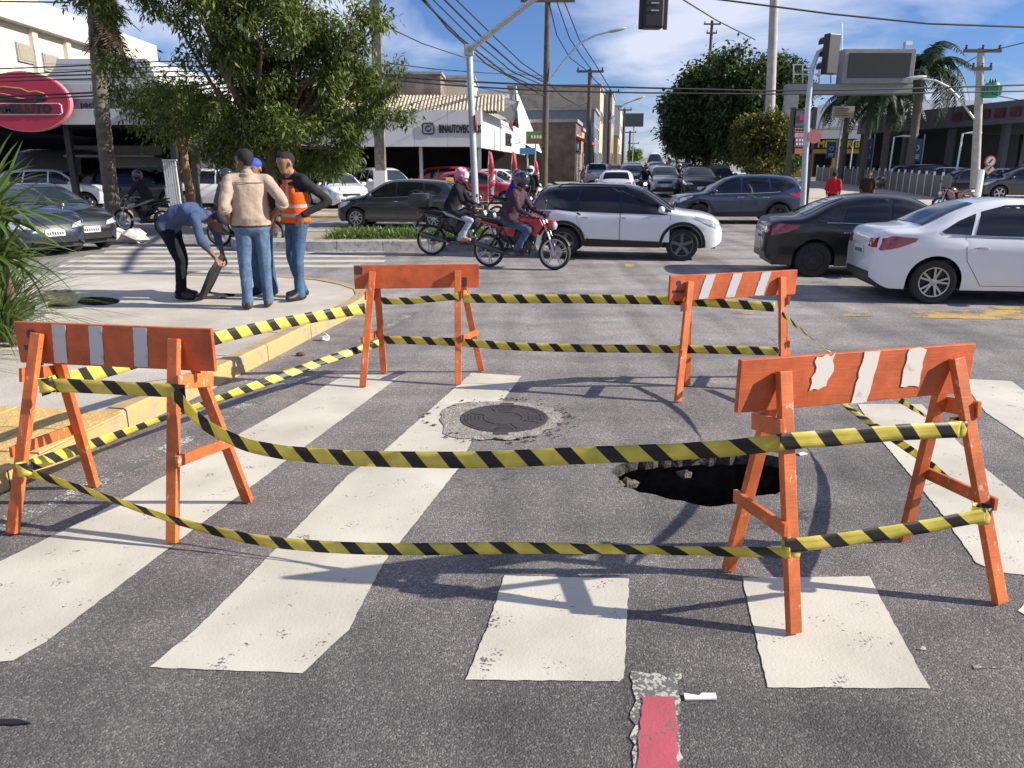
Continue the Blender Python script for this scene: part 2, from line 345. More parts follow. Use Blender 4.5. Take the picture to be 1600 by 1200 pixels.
ASPH = asphalt(); ZEBRA = paint('crossing_paint', (0.60, 0.57, 0.485)); ZEBRA2 = paint('worn_white_paint', (0.62, 0.61, 0.57), wear=0.62, scale=3); YELLOW_RD = paint('yellow_road_paint', (0.58, 0.38, 0.11), wear=0.55, scale=3.0); RED_RD = paint('red_road_paint', (0.52, 0.10, 0.13), wear=0.47, scale=5.0)
CONC = mat('concrete', (0.47, 0.43, 0.375), 0.85, var=0.2, scale=1.3, bump=0.25, bscale=45, coords='Object')
CONC_L = mat('pale_concrete', (0.50, 0.48, 0.44), 0.85, var=0.18, scale=3, bump=0.2, bscale=60)
CONC_D = mat('grey_concrete', (0.30, 0.29, 0.28), 0.85, var=0.22, scale=4, bump=0.2, bscale=60)
KERBY = mat('yellow_kerb_paint', (0.47, 0.32, 0.13), 0.8, scale=6, col2=(0.30, 0.26, 0.20), thr=(0.45, 0.66), bump=0.2)
BLACK = mat('black_plastic', (0.012, 0.012, 0.013), 0.45, var=0.2)
RUBBER = mat('tyre_rubber', (0.016, 0.016, 0.017), 0.75, var=0.3, scale=12)
GLASS = mat('tinted_glass', (0.008, 0.010, 0.013), 0.04, var=0.1, spec=0.7)
GLASSB = mat('windscreen_glass', (0.02, 0.03, 0.04), 0.03, var=0.1, spec=0.9)
CHROME = mat('chrome', (0.62, 0.62, 0.63), 0.18, metal=1.0, var=0.08)
ALLOY = mat('alloy', (0.45, 0.45, 0.47), 0.32, metal=0.9, var=0.1)
STEEL = mat('galvanised_steel', (0.42, 0.44, 0.46), 0.45, metal=0.6, var=0.12, scale=5)
DARKM = mat('dark_metal', (0.03, 0.03, 0.033), 0.5, metal=0.3, var=0.3)
WHITE = mat('white_paint', (0.74, 0.75, 0.77), 0.5, var=0.05, scale=1.5)
# ================================================================ ground
hole_px = [(952,738),(962,728),(978,722),(1000,716),(1040,713),(1100,711),(1160,709),(1205,711),(1230,718),(1238,732),(1236,748),(1240,752),(1233,762),(1212,772),(1180,775),(1150,786),(1110,791),(1080,786),(1050,780),(1025,772),(1000,769),(975,760),(964,755),(966,748)]
hole = wobble([G(x, y)[:2] for x, y in hole_px], 0.04, 0.012, 3)
mh_c = G(788, 655)
outer = [(-220, -30), (220, -30), (220, SL0), (-220, SL0)]
pit1 = [G(150 + 38 * math.cos(a), 470.5 + 7 * math.sin(a), .15)[:2] for a in np.linspace(0, 2 * math.pi, 15)[:-1]]
pit2 = [G(347 + 21 * math.cos(a), 461 + 3.2 * math.sin(a), .15)[:2] for a in np.linspace(0, 2 * math.pi, 13)[:-1]]
v2, f2 = cdt(outer, [hole, pit1, pit2])
mb = MB(); mb.add([(a, b, 0.0) for a, b in v2], f2)
mb.add([(-220, SL0, 0), (220, SL0, 0), (220, 600, gz(600)), (-220, 600, gz(600))], [(0, 1, 2, 3)])
me = mb.mesh('road', ASPH)
for p in me.polygons:
    if p.normal.z < 0: p.flip()
road = tag(link('road', me), kind='structure')
# broken road edge and the cavity under it
EARTH = mat('raw_earth', (0.05, 0.04, 0.03), 0.95, var=0.5, scale=7, bump=1.0, bscale=18)
mb = MB(); n = len(hole); hc = Vector((sum(p[0] for p in hole) / n, sum(p[1] for p in hole) / n))
def ringpt(p, k, z, j=0.0):
    d = Vector(p) - hc; return (hc.x + d.x * k + random.uniform(-j, j), hc.y + d.y * k + random.uniform(-j, j), z + random.uniform(-j, j))
r0 = [(p[0], p[1], -0.001) for p in hole]; r1 = [ringpt(p, 1.0, -0.075, 0.008) for p in hole]; r2 = [ringpt(p, 1.22, -0.10, 0.02) for p in hole]
r3 = [ringpt(p, 1.6, -0.45, 0.02) for p in hole]; r4 = [ringpt(p, 1.6, -1.5, 0.03) for p in hole]
mb.add(r0 + r1 + r2 + r3 + r4 + [(hc.x, hc.y, -1.6)], [(k * n + i, k * n + (i + 1) % n, (k + 1) * n + (i + 1) % n, (k + 1) * n + i) for k in range(4) for i in range(n)] + [(4 * n + i, 4 * n + (i + 1) % n, 5 * n) for i in range(n)])
for i in range(len(mb.m)): mb.m[i] = 0 if i < n else 1
cav = thing('road_collapse_hole', 'dark collapsed hole in the asphalt behind the nearest barricade', 'hole', (0, 0, 0))
mb.build('cavity', [mat('broken_asphalt_edge', (0.05, 0.045, 0.042), 0.95, var=0.7, scale=22, bump=1.0, bscale=30), EARTH], cav)
def rock(c, s, seed, flat=0.7):
    r = random.Random(seed); mb = MB(); mb.ball((0, 0, 0), 1, 7, 5)
    mb.v = [(c[0] + x * s[0] * r.uniform(.6, 1.3), c[1] + y * s[1] * r.uniform(.6, 1.3), c[2] + z * s[2] * r.uniform(.6, 1.25)) for x, y, z in mb.v]; return mb
STONE = mat('rubble_stone', (0.12, 0.095, 0.07), 0.9, var=0.5, scale=14, bump=0.8, bscale=40)
for i, (x, y, s, dz) in enumerate([(982, 733, .06, -.10), (966, 744, .04, -.05), (1072, 718, .05, -.10)]):
    g = G(x, y); rock((g.x, g.y, dz), (s * 1.1, s * .8, s * .6), i).build('broken_chunk', STONE, cav)
# ---- crosswalk stripes, each one a painted sheet
def stripe(px, seed, m=ZEBRA, z=0.004, amp=0.0028, label=None, step=.03, name='crossing_stripe', world=None, rnd_=.03):
    o = sheet(name, wobble(world or [G(x, y)[:2] for x, y in px], step, amp, seed), z, m)
    return tag(o, kind='structure')
mhx = wobble([(mh_c.x + .45 * math.cos(a) * (1 + .12 * math.sin(3 * a + 1)) - .06, mh_c.y + .50 * math.sin(a) * (1 + .1 * math.cos(2 * a)) - .02) for a in np.linspace(0, 2 * math.pi, 26)[:-1]], .05, .02, 9)
stripe([(-260, 1005), (-10, 1036), (20, 1033), (70, 1005), (300, 830), (628, 586), (540, 586), (130, 815)], 1)
stripe([(233, 1044), (472, 1053), (545, 985), (600, 880), (716, 733), (738, 688), (815, 588), (737, 583), (600, 705), (545, 742), (400, 890), (305, 985)], 2)
stripe([(727, 1063), (968, 1066), (975, 1060), (983, 905), (900, 903), (788, 900), (762, 980)], 3)
stripe([(1199, 1075), (1453, 1077), (1405, 990), (1358, 901), (1330, 902), (1160, 904), (1178, 985)], 4)
stripe([(1640, 905), (1600, 899), (1560, 895), (1525, 880), (1465, 795), (1370, 680), (1340, 632), (1440, 632), (1530, 725), (1640, 815)], 5)
stripe([(1640, 712), (1540, 645), (1500, 592), (1580, 596), (1640, 640)], 6)
stripe([(1590, 955), (1640, 985), (1640, 950), (1600, 945)], 16)
# faint older paint along the gutter and centre
stripe([(-20, 840), (25, 825), (300, 690), (655, 488), (640, 488), (290, 680), (60, 790), (-20, 815)], 7, ZEBRA2, .004, .012, name='edge_line')
stripe([(985, 1210), (1066, 1210), (1058, 1085), (1066, 1052), (1040, 1056), (985, 1050), (990, 1095)], 8, paint('white_flaked_paint', (0.55, 0.55, 0.48), wear=.565, scale=9), .004, .012, name='lane_line')
stripe([(995, 1210), (1060, 1210), (1055, 1092), (1003, 1092)], 9, RED_RD, .008, .006, name='red_lane_line')
for k, q in enumerate([[(1430, 488), (1500, 485), (1640, 484), (1640, 498), (1560, 500), (1420, 496)], [(1318, 490), (1362, 489), (1362, 495), (1316, 494)], [(1545, 480), (1640, 479), (1640, 484), (1560, 484)], [(975, 413), (992, 413), (990, 417), (977, 417)], [(1143, 487), (1180, 488), (1176, 491), (1150, 491)]]):
    stripe(q, 20 + k, YELLOW_RD, .004, .01, name='yellow_marking')
for k, q in enumerate([[(1520, 1040), (1570, 1042), (1565, 1046), (1525, 1047)], [(1430, 1010), (1452, 1012), (1448, 1018), (1428, 1016)], [(1590, 1028), (1605, 1024), (1603, 1034), (1588, 1036)]]):
    stripe(q, 30 + k, ZEBRA2, .004, .02, name='paint_flake')
# far zebra across the left arm of the cross street (bars lie side by side)
for k, (y0, y1, xa, xb) in enumerate([(386, 388.5, 180, 600), (392, 395, 160, 600), (399, 402, 130, 600), (406.5, 410, 105, 600), (414, 418, 90, 590), (423, 427.5, 80, 400), (431.5, 436, 70, 360), (440, 442.5, 60, 300)]):
    stripe([(xa, y1), (xb, y1 + (xb - xa) * .0), (xb + 4, y0), (xa + 6, y0)], 40 + k, ZEBRA, .004, .02, step=.25)
for k, (y0, y1, xa, xb) in enumerate([(348, 350, 500, 545), (353, 355.5, 480, 620), (359, 362, 470, 640)]):
    stripe([(xa, y1), (xb, y1), (xb + 4, y0), (xa + 6, y0)], 60 + k, ZEBRA, .004, .02, step=.25)
# ---- manhole cover with its broken concrete collar
collar = sheet('concrete_collar', mhx, 0.009, mat('rough_collar_concrete', (0.29, 0.265, 0.24), 0.95, var=.4, scale=14, bump=.9, bscale=55))
tag(collar, kind='structure')
IRON = mat('cast_iron', (0.048, 0.042, 0.044), 0.8, metal=.0, var=.3, scale=30, bump=.3, bscale=160)
mh = thing('manhole_cover', 'round dark iron manhole cover set in the zebra crossing', 'manhole cover', (mh_c.x, mh_c.y, 0.0))
rr = .295
mb = MB(); mb.lathe([(rr + .03, .004), (rr + .03, .014), (rr + .004, .014), (rr + .004, .004)], n=40, close=True); mb.build('frame', IRON, mh, True)
mb = MB(); mb.lathe([(0, .011), (rr, .011), (rr, .004)], n=40)
mb.lathe([(.13, .010), (.13, .0145), (.155, .0145), (.155, .010)], n=32, close=True); mb.lathe([(rr - .02, .010), (rr - .02, .014), (rr - .002, .014), (rr - .002, .010)], n=40, close=True)
for k in range(8):
    a = k * math.pi / 4 + .39; mb.bar((.155 * math.cos(a), .155 * math.sin(a), .0122), ((rr - .02) * math.cos(a), (rr - .02) * math.sin(a), .0122), .014, .005)
for k in range(8):
    if k % 2:
        for r_ in (.19, .22, .25, .28):
            a = k * math.pi / 4 + .39 + math.pi / 8; mb.bar((r_ * math.cos(a - .25), r_ * math.sin(a - .25), .012), (r_ * math.cos(a + .25), r_ * math.sin(a + .25), .012), .008, .004)
mb.build('lid', IRON, mh)
MB().box((.02, rr + .045, .008), (.10, .06, .010)).build('hinge_lug', IRON, mh); MB().box((-.02, -rr - .045, .008), (.10, .06, .010)).build('hinge_lug', IRON, mh)
# cracks round the collar: small dark pits
mb = MB()
for k in range(70):
    a = random.uniform(0, 2 * math.pi); r_ = random.uniform(.44, .58); q = random.uniform(.006, .02)
    c = Vector((mh_c.x - .03 + r_ * math.cos(a), mh_c.y + r_ * math.sin(a), .013)); mb.prism([(c.x + q * random.uniform(.4, 1.6) * math.cos(t), c.y + q * .7 * math.sin(t)) for t in np.linspace(0, 2 * math.pi, 6)[:-1]], .0095, .016)
tag(mb.build('loose_grit', mat('grit', (0.13, 0.115, 0.10), .95, var=.5, scale=40)), 'scattered dark grit round the broken concrete collar', 'grit', kind='stuff')
# ================================================================ sidewalk with yellow kerb, near left corner
SW = 0.15
kl = [G(-260, 905), G(0, 771), G(160, 693), G(280, 634), G(415, 566), G(500, 521), G(560, 490), G(574, 478), G(570, 468), G(545, 459), G(505, 451), G(430, 445), G(300, 443)]
kerb_line = [Vector(p[:2]) for p in kl]
far_l = [(-12.0, kl[-1].y + .05), (-30.0, kl[-1].y + .4), (-30, -10), (-4.5, -10), (-3.72, 0.0)]
def inset(line, d):
    o = []
    for i, p in enumerate(line):
        t = (line[min(i + 1, len(line) - 1)] - line[max(i - 1, 0)]).normalized(); o.append(p + Vector((-t.y, t.x)) * d)
    return o
KW = 0.15
inner = inset(kerb_line, KW)
sw_out = [tuple(p) for p in inner] + far_l
v2, f2 = cdt(sw_out, [pit1, pit2])
mb = MB(); mb.add([(a, b, SW) for a, b in v2], f2)
for pit in (pit1, pit2):
    n = len(pit); mb.mi = 1; mb.add([(a, b, SW) for a, b in pit] + [(a, b, -.8) for a, b in pit], [(i, (i + 1) % n, (i + 1) % n + n, i + n) for i in range(n)] + [tuple(range(n, 2 * n))])
mb.mi = 0; n = len(sw_out); mb.add([(a, b, SW) for a, b in sw_out] + [(a, b, -.02) for a, b in sw_out], [(i, (i + 1) % n, (i + 1) % n + n, i + n) for i in range(n)])
me = mb.mesh('sidewalk', [CONC, mat('pit_earth', (.035, .028, .022), .95, var=.5, scale=9, bump=.8)])
for p in me.polygons:
    if abs(p.normal.z) > .5 and p.normal.z < 0: p.flip()
sidewalk = tag(link('sidewalk', me), kind='structure')
kerb = tag(bpy.data.objects.new('kerb', None), kind='structure'); COL.objects.link(kerb)
def kerb_run(line, width, z, parent, m, step=1.0, gap=.012, ramp=None):
    # split the line in stones
    pts = [line[0]]; acc = 0
    cum = [0]
    for a, b in zip(line, line[1:]): cum.append(cum[-1] + (b - a).length)
    def at(s):
        for i in range(len(line) - 1):
            if s <= cum[i + 1] or i == len(line) - 2: return line[i].lerp(line[i + 1], (s - cum[i]) / max(1e-6, cum[i + 1] - cum[i]))
    k = max(1, int(cum[-1] / step)); L_ = cum[-1] / k
    for i in range(k):
        ss = [i * L_ + gap / 2 + (L_ - gap) * j / 4 for j in range(5)]; c = [at(s) for s in ss]; wv = inset(c, width); zz = z + random.uniform(-.012, .006)
        bv = .018; ow = inset(c, bv); mb = MB(); q = []
        for j in range(5): q += [(c[j].x, c[j].y, -.02), (c[j].x, c[j].y, zz - bv), (ow[j].x, ow[j].y, zz), (wv[j].x, wv[j].y, zz), (wv[j].x, wv[j].y, -.02)]
        fs = [(j * 5 + a, j * 5 + a + 1, j * 5 + a + 6, j * 5 + a + 5) for j in range(4) for a in range(4)] + [(0, 4, 3, 2, 1), (20, 21, 22, 23, 24)]
        mb.add(q, fs); mb.build('kerb_stone', m, parent)
kerb_run(kerb_line, KW - .004, SW + .012, kerb, KERBY, 1.0)
# yellow tactile tiles let into the pavement
TACT = mat('yellow_tactile_tile', (0.55, 0.37, 0.14), .85, var=.22, scale=9, bump=.35, bscale=70, rnd=.12)
tdir = Vector((math.sin(R(8)), math.cos(R(8)))); tper = Vector((tdir.y, -tdir.x)); t0 = Vector(G(52, 690, SW)[:2])
mb0 = MB(); mb0.box((0, 0, .006), (.40, .40, .012))
for i in range(6):
    for j in range(6): mb0.lathe([(.014, .012), (.008, .0145), (0, .0145)], (-.155 + .062 * i, -.155 + .062 * j, 0), n=6)
tile_me = mb0.mesh('tactile_tile', TACT)
for i in range(-4, 1):
    for j in range(-5, 2):
        p = t0 + tper * (.412 * i) + tdir * (.412 * j)
        if j > 0 and i < -2: continue
        o = link('tactile_tile', tile_me, sidewalk); o.location = (p.x, p.y, SW + random.uniform(-.002, .002)); o.rotation_euler = (random.uniform(-.006, .006), random.uniform(-.006, .006), -R(8))
# slab joints: shallow strips of mortar on the pavement
JOINT = mat('dark_joint', (0.16, 0.145, 0.125), .95, var=.3, scale=20)
for a, b in (((325, 517), (455, 520)), ((150, 606), (330, 585)), ((300, 556), (380, 556)), ((-20, 560), (220, 520))):
    A = G(*a, SW); Bq = G(*b, SW); mb = MB(); mb.bar((A.x, A.y, SW + .001), (Bq.x, Bq.y, SW + .001), .014, .005); mb.build('slab_joint', JOINT, sidewalk)
# planter bed edge at far left
SOIL = mat('planter_soil', (0.10, 0.075, 0.045), .95, var=.5, scale=12, bump=.9, bscale=25)
bed = [G(-240, 560, SW), G(-40, 545, SW), G(60, 500, SW), G(75, 480, SW), G(-60, 472, SW), G(-300, 475, SW)]
mb = MB(); v2, f2 = cdt(wobble([p[:2] for p in bed], .3, .03, 4)); mb.add([(a, b, SW + .05) for a, b in v2], f2)
tag(mb.build('planter_soil', SOIL), kind='structure')
bk = tag(bpy.data.objects.new('planter_kerb', None), kind='structure'); COL.objects.link(bk)
kerb_run([Vector(G(75, 482, SW)[:2]), Vector(G(70, 505, SW)[:2]), Vector(G(-40, 549, SW)[:2]), Vector(G(-240, 566, SW)[:2])], -.10, SW + .10, bk, CONC_D, .8)
# two worn pale kerb stones lying by the open pit
for i, (x, y, lx, lab) in enumerate([(88, 478, .36, 'worn sandy stone block lying beside the open pit, nearest the plant'), (107, 477, .24, 'small rounded sandy stone block at the edge of the open pit')]):
    g = G(x, y, SW); o = rock((0, 0, .085), (lx * .55, .14, .095), 50 + i).build('stone_block', mat('sandy_stone', (0.52, 0.42, 0.27), .9, var=.3, scale=12, bump=.8, bscale=30), None, True); o.location = g
    tag(o, lab, 'stone')
for x, y, w_, nm, lab in ((330, 466, .09, 'stone_block', 'low grey concrete block at the foot of the bending worker'), (100, 0, 0, '', '')):
    if w_:
        g = G(x, y, SW); o = rock((0, 0, .04), (.2, .1, .05), 77).build(nm, CONC_D, None, True); o.location = g; tag(o, lab, 'stone')
# litter
def litter(name, px, pts, m, lab, z=0.0, th=.006, h=.0):
    g = G(*px, z); mb = MB(); q = [(Vector(G(a, b, z)[:2]) - Vector(g[:2])) for a, b in pts]
    mb.prism([(a.x, a.y) for a in q], .004 + h, .004 + h + th); o = mb.build(name, m); o.location = g; tag(o, lab, 'litter')
PAPER = mat('litter_paper', (0.7, 0.69, 0.68), .8, var=.15)
litter('paper_scrap', (1095, 1092), [(1068, 1086), (1092, 1090), (1096, 1086), (1118, 1086), (1120, 1095), (1070, 1096)], PAPER, 'torn white paper scrap on the asphalt beside the red line')
mb = MB(); mb.ball((0, 0, .035), (.06, .05, .04), 7, 5); mb.v = [(x * random.uniform(.7, 1.3), y * random.uniform(.7, 1.3), z * random.uniform(.8, 1.3)) for x, y, z in mb.v]
o = mb.build('paper_cup', PAPER); o.location = G(508, 532); tag(o, 'crumpled white cup in the gutter below the yellow kerb', 'litter')
mb = MB(); mb.ball((0, 0, .02), (.05, .03, .022), 7, 5); o = mb.build('dry_leaf', mat('dry_leaf_brown', (.12, .07, .05), .9)); o.location = G(470, 556); tag(o, 'small brown debris in the gutter beside the kerb', 'litter')
litter('plastic_scrap', (1253, 711), [(1247, 710), (1255, 708), (1262, 711), (1250, 713)], PAPER, 'tiny white plastic scrap right of the hole')
litter('tyre_scrap', (10, 1132), [(-20, 1127), (30, 1127), (48, 1133), (20, 1135), (-20, 1134)], BLACK, 'black rubber scrap on the asphalt at the left foreground edge')
# ================================================================ barricades
def worn(name, col, chip, rough=.55, thr=(.60, .66)):
    m = mat(name, col, rough, var=.2, scale=5)
    t = m.node_tree; n = t.nodes; L = t.links; b = n['Principled BSDF']; src = b.inputs['Base Color'].links[0].from_socket
    c = n.new('ShaderNodeTexCoord'); mp_ = n.new('ShaderNodeMapping'); mp_.inputs['Scale'].default_value = (1, 1, .45); L.new(c.outputs['Object'], mp_.inputs[0])
    nz = n.new('ShaderNodeTexNoise'); nz.inputs['Scale'].default_value = 34; nz.inputs['Detail'].default_value = 8; nz.inputs['Roughness'].default_value = .7; L.new(mp_.outputs[0], nz.inputs['Vector'])
    r = n.new('ShaderNodeValToRGB'); r.color_ramp.elements[0].position = thr[0]; r.color_ramp.elements[1].position = thr[1]; L.new(nz.outputs['Fac'], r.inputs[0])
    mx = n.new('ShaderNodeMixRGB'); mx.inputs[2].default_value = tuple(chip) + (1,); L.new(r.outputs[0], mx.inputs[0]); L.new(src, mx.inputs[1]); L.new(mx.outputs[0], b.inputs['Base Color'])
    fd = n.new('ShaderNodeTexNoise'); fd.inputs['Scale'].default_value = 3.2; fd.inputs['Detail'].default_value = 9; fd.inputs['Roughness'].default_value = .68; L.new(c.outputs['Object'], fd.inputs['Vector'])
    fr_ = n.new('ShaderNodeValToRGB'); q = fr_.color_ramp.elements; q[0].position = .36; q[0].color = (.62, .60, .58, 1); q[1].position = .64; q[1].color = (1.12, 1.2, 1.35, 1); L.new(fd.outputs['Fac'], fr_.inputs[0])
    mf = n.new('ShaderNodeMixRGB'); mf.blend_type = 'MULTIPLY'; mf.inputs[0].default_value = 1; L.new(mx.outputs[0], mf.inputs[1]); L.new(fr_.outputs[0], mf.inputs[2]); L.new(mf.outputs[0], b.inputs['Base Color'])
    gr = n.new('ShaderNodeTexNoise'); gr.inputs['Scale'].default_value = 7; gr.inputs['Detail'].default_value = 5; mp2 = n.new('ShaderNodeMapping'); mp2.inputs['Scale'].default_value = (1.2, 14, 14); L.new(c.outputs['Object'], mp2.inputs[0]); L.new(mp2.outputs[0], gr.inputs['Vector'])
    bp = n.new('ShaderNodeBump'); bp.inputs['Strength'].default_value = .35; bp.inputs['Distance'].default_value = .004; L.new(gr.outputs['Fac'], bp.inputs['Height']); L.new(bp.outputs[0], b.inputs['Normal'])
    return m
ORANGE = worn('orange_painted_wood', (0.64, 0.145, 0.032), (0.66, 0.45, 0.32), thr=(.605, .64))
ORANGE_B = worn('orange_painted_board', (0.58, 0.115, 0.03), (0.28, 0.07, 0.04), thr=(.62, .72))
REFL = mat('grey_reflective_strip', (0.52, 0.54, 0.56), .4, col2=(0.28, 0.26, 0.25), thr=(.60, .72), scale=18)
REFLW = mat('torn_white_strip', (0.72, 0.67, 0.60), .5, col2=(0.40, 0.32, 0.27), thr=(.58, .72), scale=16)
EMBLEM = mat('stencil_ink', (0.03, 0.035, 0.06), .6, var=.4, scale=60)
def barricade(FL, FR, BL, BR, ztop, ol, orr, bh, label, strips, emblem=None, front=1, legw=.055, legt=.035, aL=0.0, aR=0.0):
    FL, FR, BL, BR = [Vector((p[0], p[1], 0)) for p in (FL, FR, BL, BR)]
    ML = (FL + BL) / 2; MR = (FR + BR) / 2; c = (ML + MR) / 2; ax = (MR - ML).normalized(); nrm = Vector((ax.y, -ax.x, 0))     # nrm points to the viewer
    root = thing('barricade', label, 'barricade', (c.x, c.y, 0), math.atan2(ax.y, ax.x), 'orange sawhorse barricades round the hole')
    Mi = Matrix.Rotation(-math.atan2(ax.y, ax.x), 4, 'Z') @ Matrix.Translation(-c)
    loc = lambda p: Mi @ Vector(p)
    zt = ztop; bt = .024
    ML = ML + ax * aL; MR = MR + ax * aR
    lx, rx = loc(ML).x, loc(MR).x
    x0, x1 = lx - ol, rx + orr
    mb = MB(); mb.box(((x0 + x1) / 2, 0, zt - bh / 2), (x1 - x0, bt, bh)); bd = mb.build('board', ORANGE_B, root, bevel=.003)
    ax_ = {}
    for nm, p, q, s in (('front_leg', FL, ML, -1), ('front_leg', FR, MR, -1), ('back_leg', BL, ML, 1), ('back_leg', BR, MR, 1)):
        f = loc(p); f.z = 0.0; q_ = loc(q); top = Vector((q_.x + (.012 if s > 0 else -.012), s * (bt / 2 + legt / 2 + .003), zt - (.05 if s < 0 else .085)))
        d = (top - f).normalized(); f0 = f + Vector((0, 0, .012))
        mb = MB(); mb.bar(f0, top, legw, legt, up=(0, -1, .0)); ax_[(nm, q_.x)] = (f, top); mb.build(nm, ORANGE, root, bevel=.003)
    for q in (ML, MR):
        q_ = loc(q); f, tf = ax_[('front_leg', q_.x)]; g, tb = ax_[('back_leg', q_.x)]; sgn = -1 if q == ML else 1
        for h, nm in ((.42, 'cross_brace'), (.80, 'upper_brace')):
            a = f.lerp(tf, h) + Vector((sgn * (legw / 2 + .011), -.035, 0)); b_ = g.lerp(tb, h * .98) + Vector((sgn * (legw / 2 + .011), .035, 0))
            mb = MB(); mb.bar(a, b_, .02, .055 if nm == 'cross_brace' else .07); mb.build(nm, ORANGE, root, bevel=.002)
    for q in (ML, MR):                              # bolt heads through board and legs
        for dz in (.05, .13):
            mb = MB(); mb.lathe([(0, -.004), (.009, -.004), (.009, .004), (0, .006)], (loc(q).x, -(bt / 2 + legt + .004), zt - bh * .35 - dz), 'Y', 8); mb.build('bolt', DARKM, root)
    for (u, wd, sl, m, torn, h0, h1) in strips:
        X = x0 + (x1 - x0) * u; q = [(X, zt - bh + bh * h0), (X + wd, zt - bh + bh * h0), (X + wd + sl, zt - bh + bh * h1), (X + sl, zt - bh + bh * h1)]
        q = wobble(q, .02, torn, int(u * 999)); mb = MB(); y0 = -(bt / 2 + .0015)
        mb.prism(q, 0, 1, lambda a, b, h, y0=y0: (a, y0 - .002 * h, b)); mb.build('reflective_strip', m, bd)
    if emblem:
        ex, er = emblem; X = x0 + (x1 - x0) * ex; mb = MB(); y0 = -(bt / 2 + .0012)
        mb.prism([(X + er * math.cos(t), zt - bh * .3 + er * math.sin(t)) for t in np.linspace(0, 2 * math.pi, 15)[:-1]], 0, 1, lambda a, b, h: (a, y0 - .001 * h, b)); mb.build('emblem', mat('blue_emblem', (.02, .035, .09), .5), bd)
        mb = MB()
        for k in range(6): mb.box((X - .045 + .018 * k, y0, zt - bh * .62), (.013, .002, .020 if k % 2 else .026))
        mb.build('stencil_mark', EMBLEM, bd)
    return root, Mi.inverted(), ax_
S = lambda u, w_=.075, sl=.02, m=REFL, t=.002, h0=.04, h1=.97: (u, w_, sl, m, t, h0, h1)
bl, MLw, la = barricade(G(20, 836), G(270, 851), G(148, 762), G(388, 786), .1+.945, .16, .175, .215, 'orange barricade with three grey strips beside the sidewalk, nearest the left edge',
    [S(.185), S(.375), S(.60)], (.085, .028), aL=.11, aR=-.06)
bnr, MRw, ra = barricade(G(1240, 992), G(1562, 945), G(1138, 893), G(1412, 845), 1.085, .19, .10, .215, 'bright orange barricade with torn white strips, nearest the camera at right',
    [S(.285, .085, .02, REFLW, .014, .38, .97), S(.47, .075, .035, REFLW, .004, .0, 1.0), S(.68, .085, .02, REFLW, .008, .22, .98)], aR=-.17)
bbl, MBw, ba = barricade(G(567, 606), G(716, 602), G(600, 584), G(752, 581), 1.01, .17, .17, .20, 'plain orange barricade without strips beyond the manhole cover',
    [(.02, .05, .0, EMBLEM, .01, .62, .95), (.865, .035, 0, EMBLEM, .004, .05, .45)], aL=.05, aR=-.08)
bbr, MBRw, bra = barricade(G(1059, 629), G(1222, 612), G(1073, 603), G(1232, 588), .985, .18, .15, .205, 'shaded orange barricade with grey diagonal strips, behind the hole',
    [S(.22, .085, .06), S(.43, .085, .06), S(.66, .085, .06, REFL, .004)], (.065, .022), aR=-.15)
# ---------------------------------------------------------------- striped tape
TAPE = tapemat()
def tape(pts, label, width=.07, twist=0.0, tw0=0.0, phase=0.0, lean=0.0, n=None):
    pts = [Vector(p) for p in pts]
    # resample with a smooth curve
    sm = []
    for i in range(len(pts) - 1):
        p0 = pts[max(i - 1, 0)]; p1 = pts[i]; p2 = pts[i + 1]; p3 = pts[min(i + 2, len(pts) - 1)]
        for k in range(20):
            t = k / 20; sm.append(.5 * ((2 * p1) + (p2 - p0) * t + (2 * p0 - 5 * p1 + 4 * p2 - p3) * t * t + (3 * p1 - p0 - 3 * p2 + p3) * t ** 3))
    sm.append(pts[-1]); L_ = 0; q = []; uv = []
    r = random.Random(len(label)); ph = r.uniform(0, 6)
    for i, p in enumerate(sm):
        d = (sm[min(i + 1, len(sm) - 1)] - sm[max(i - 1, 0)]).normalized()
        if i: L_ += (p - sm[i - 1]).length
        side = d.cross(Vector((0, 0, 1))).normalized(); u = side.cross(d).normalized()
        a = tw0 + twist * L_ + lean * math.sin(L_ * 2.3 + ph); v = u * math.cos(a) + side * math.sin(a)
        for k in range(4):
            f = k / 3 - .5; bow = side * math.cos(a) - u * math.sin(a)
            q.append(p + v * (f * width) + bow * (.0025 * math.sin(L_ * 9 + ph) * (1 - 4 * f * f) + .0015 * math.sin(L_ * 31 + k * 2))); uv.append((L_ + phase, f * width * (.065 / width)))
    mb = MB(); N = len(sm); mb.v = [tuple(x) for x in q]; mb.f = [(i * 4 + k, i * 4 + k + 1, i * 4 + k + 5, i * 4 + k + 4) for i in range(N - 1) for k in range(3)]; mb.m = [0] * len(mb.f)
    me = bpy.data.meshes.new('barrier_tape'); me.from_pydata(mb.v, [], mb.f); me.materials.append(TAPE); ul = me.uv_layers.new(name='UVMap')
    for l in me.loops: ul.data[l.index].uv = uv[l.vertex_index]
    me.polygons.foreach_set('use_smooth', [True] * len(me.polygons))
    o = link('barrier_tape', me); s = o.modifiers.new('thickness', 'SOLIDIFY'); s.thickness = .0012
    return tag(o, label, 'barrier tape', 'yellow and black tape strung between the barricades')
def lp(pxs, Y0, Y1):
    """pixel track whose depth runs evenly from Y0 to Y1"""
    x0 = pxs[0][0]; x1 = pxs[-1][0]; return [P(x, y, Y0 + (Y1 - Y0) * (x - x0) / (x1 - x0)) for x, y in pxs]
YA, YB, YC, YD = 3.68, 3.60, 2.83, 3.02
tape(lp([(62, 602), (120, 603), (200, 607), (262, 610), (290, 612)], YA, YB - .02), 'tape between the legs of the left barricade, upper strand')
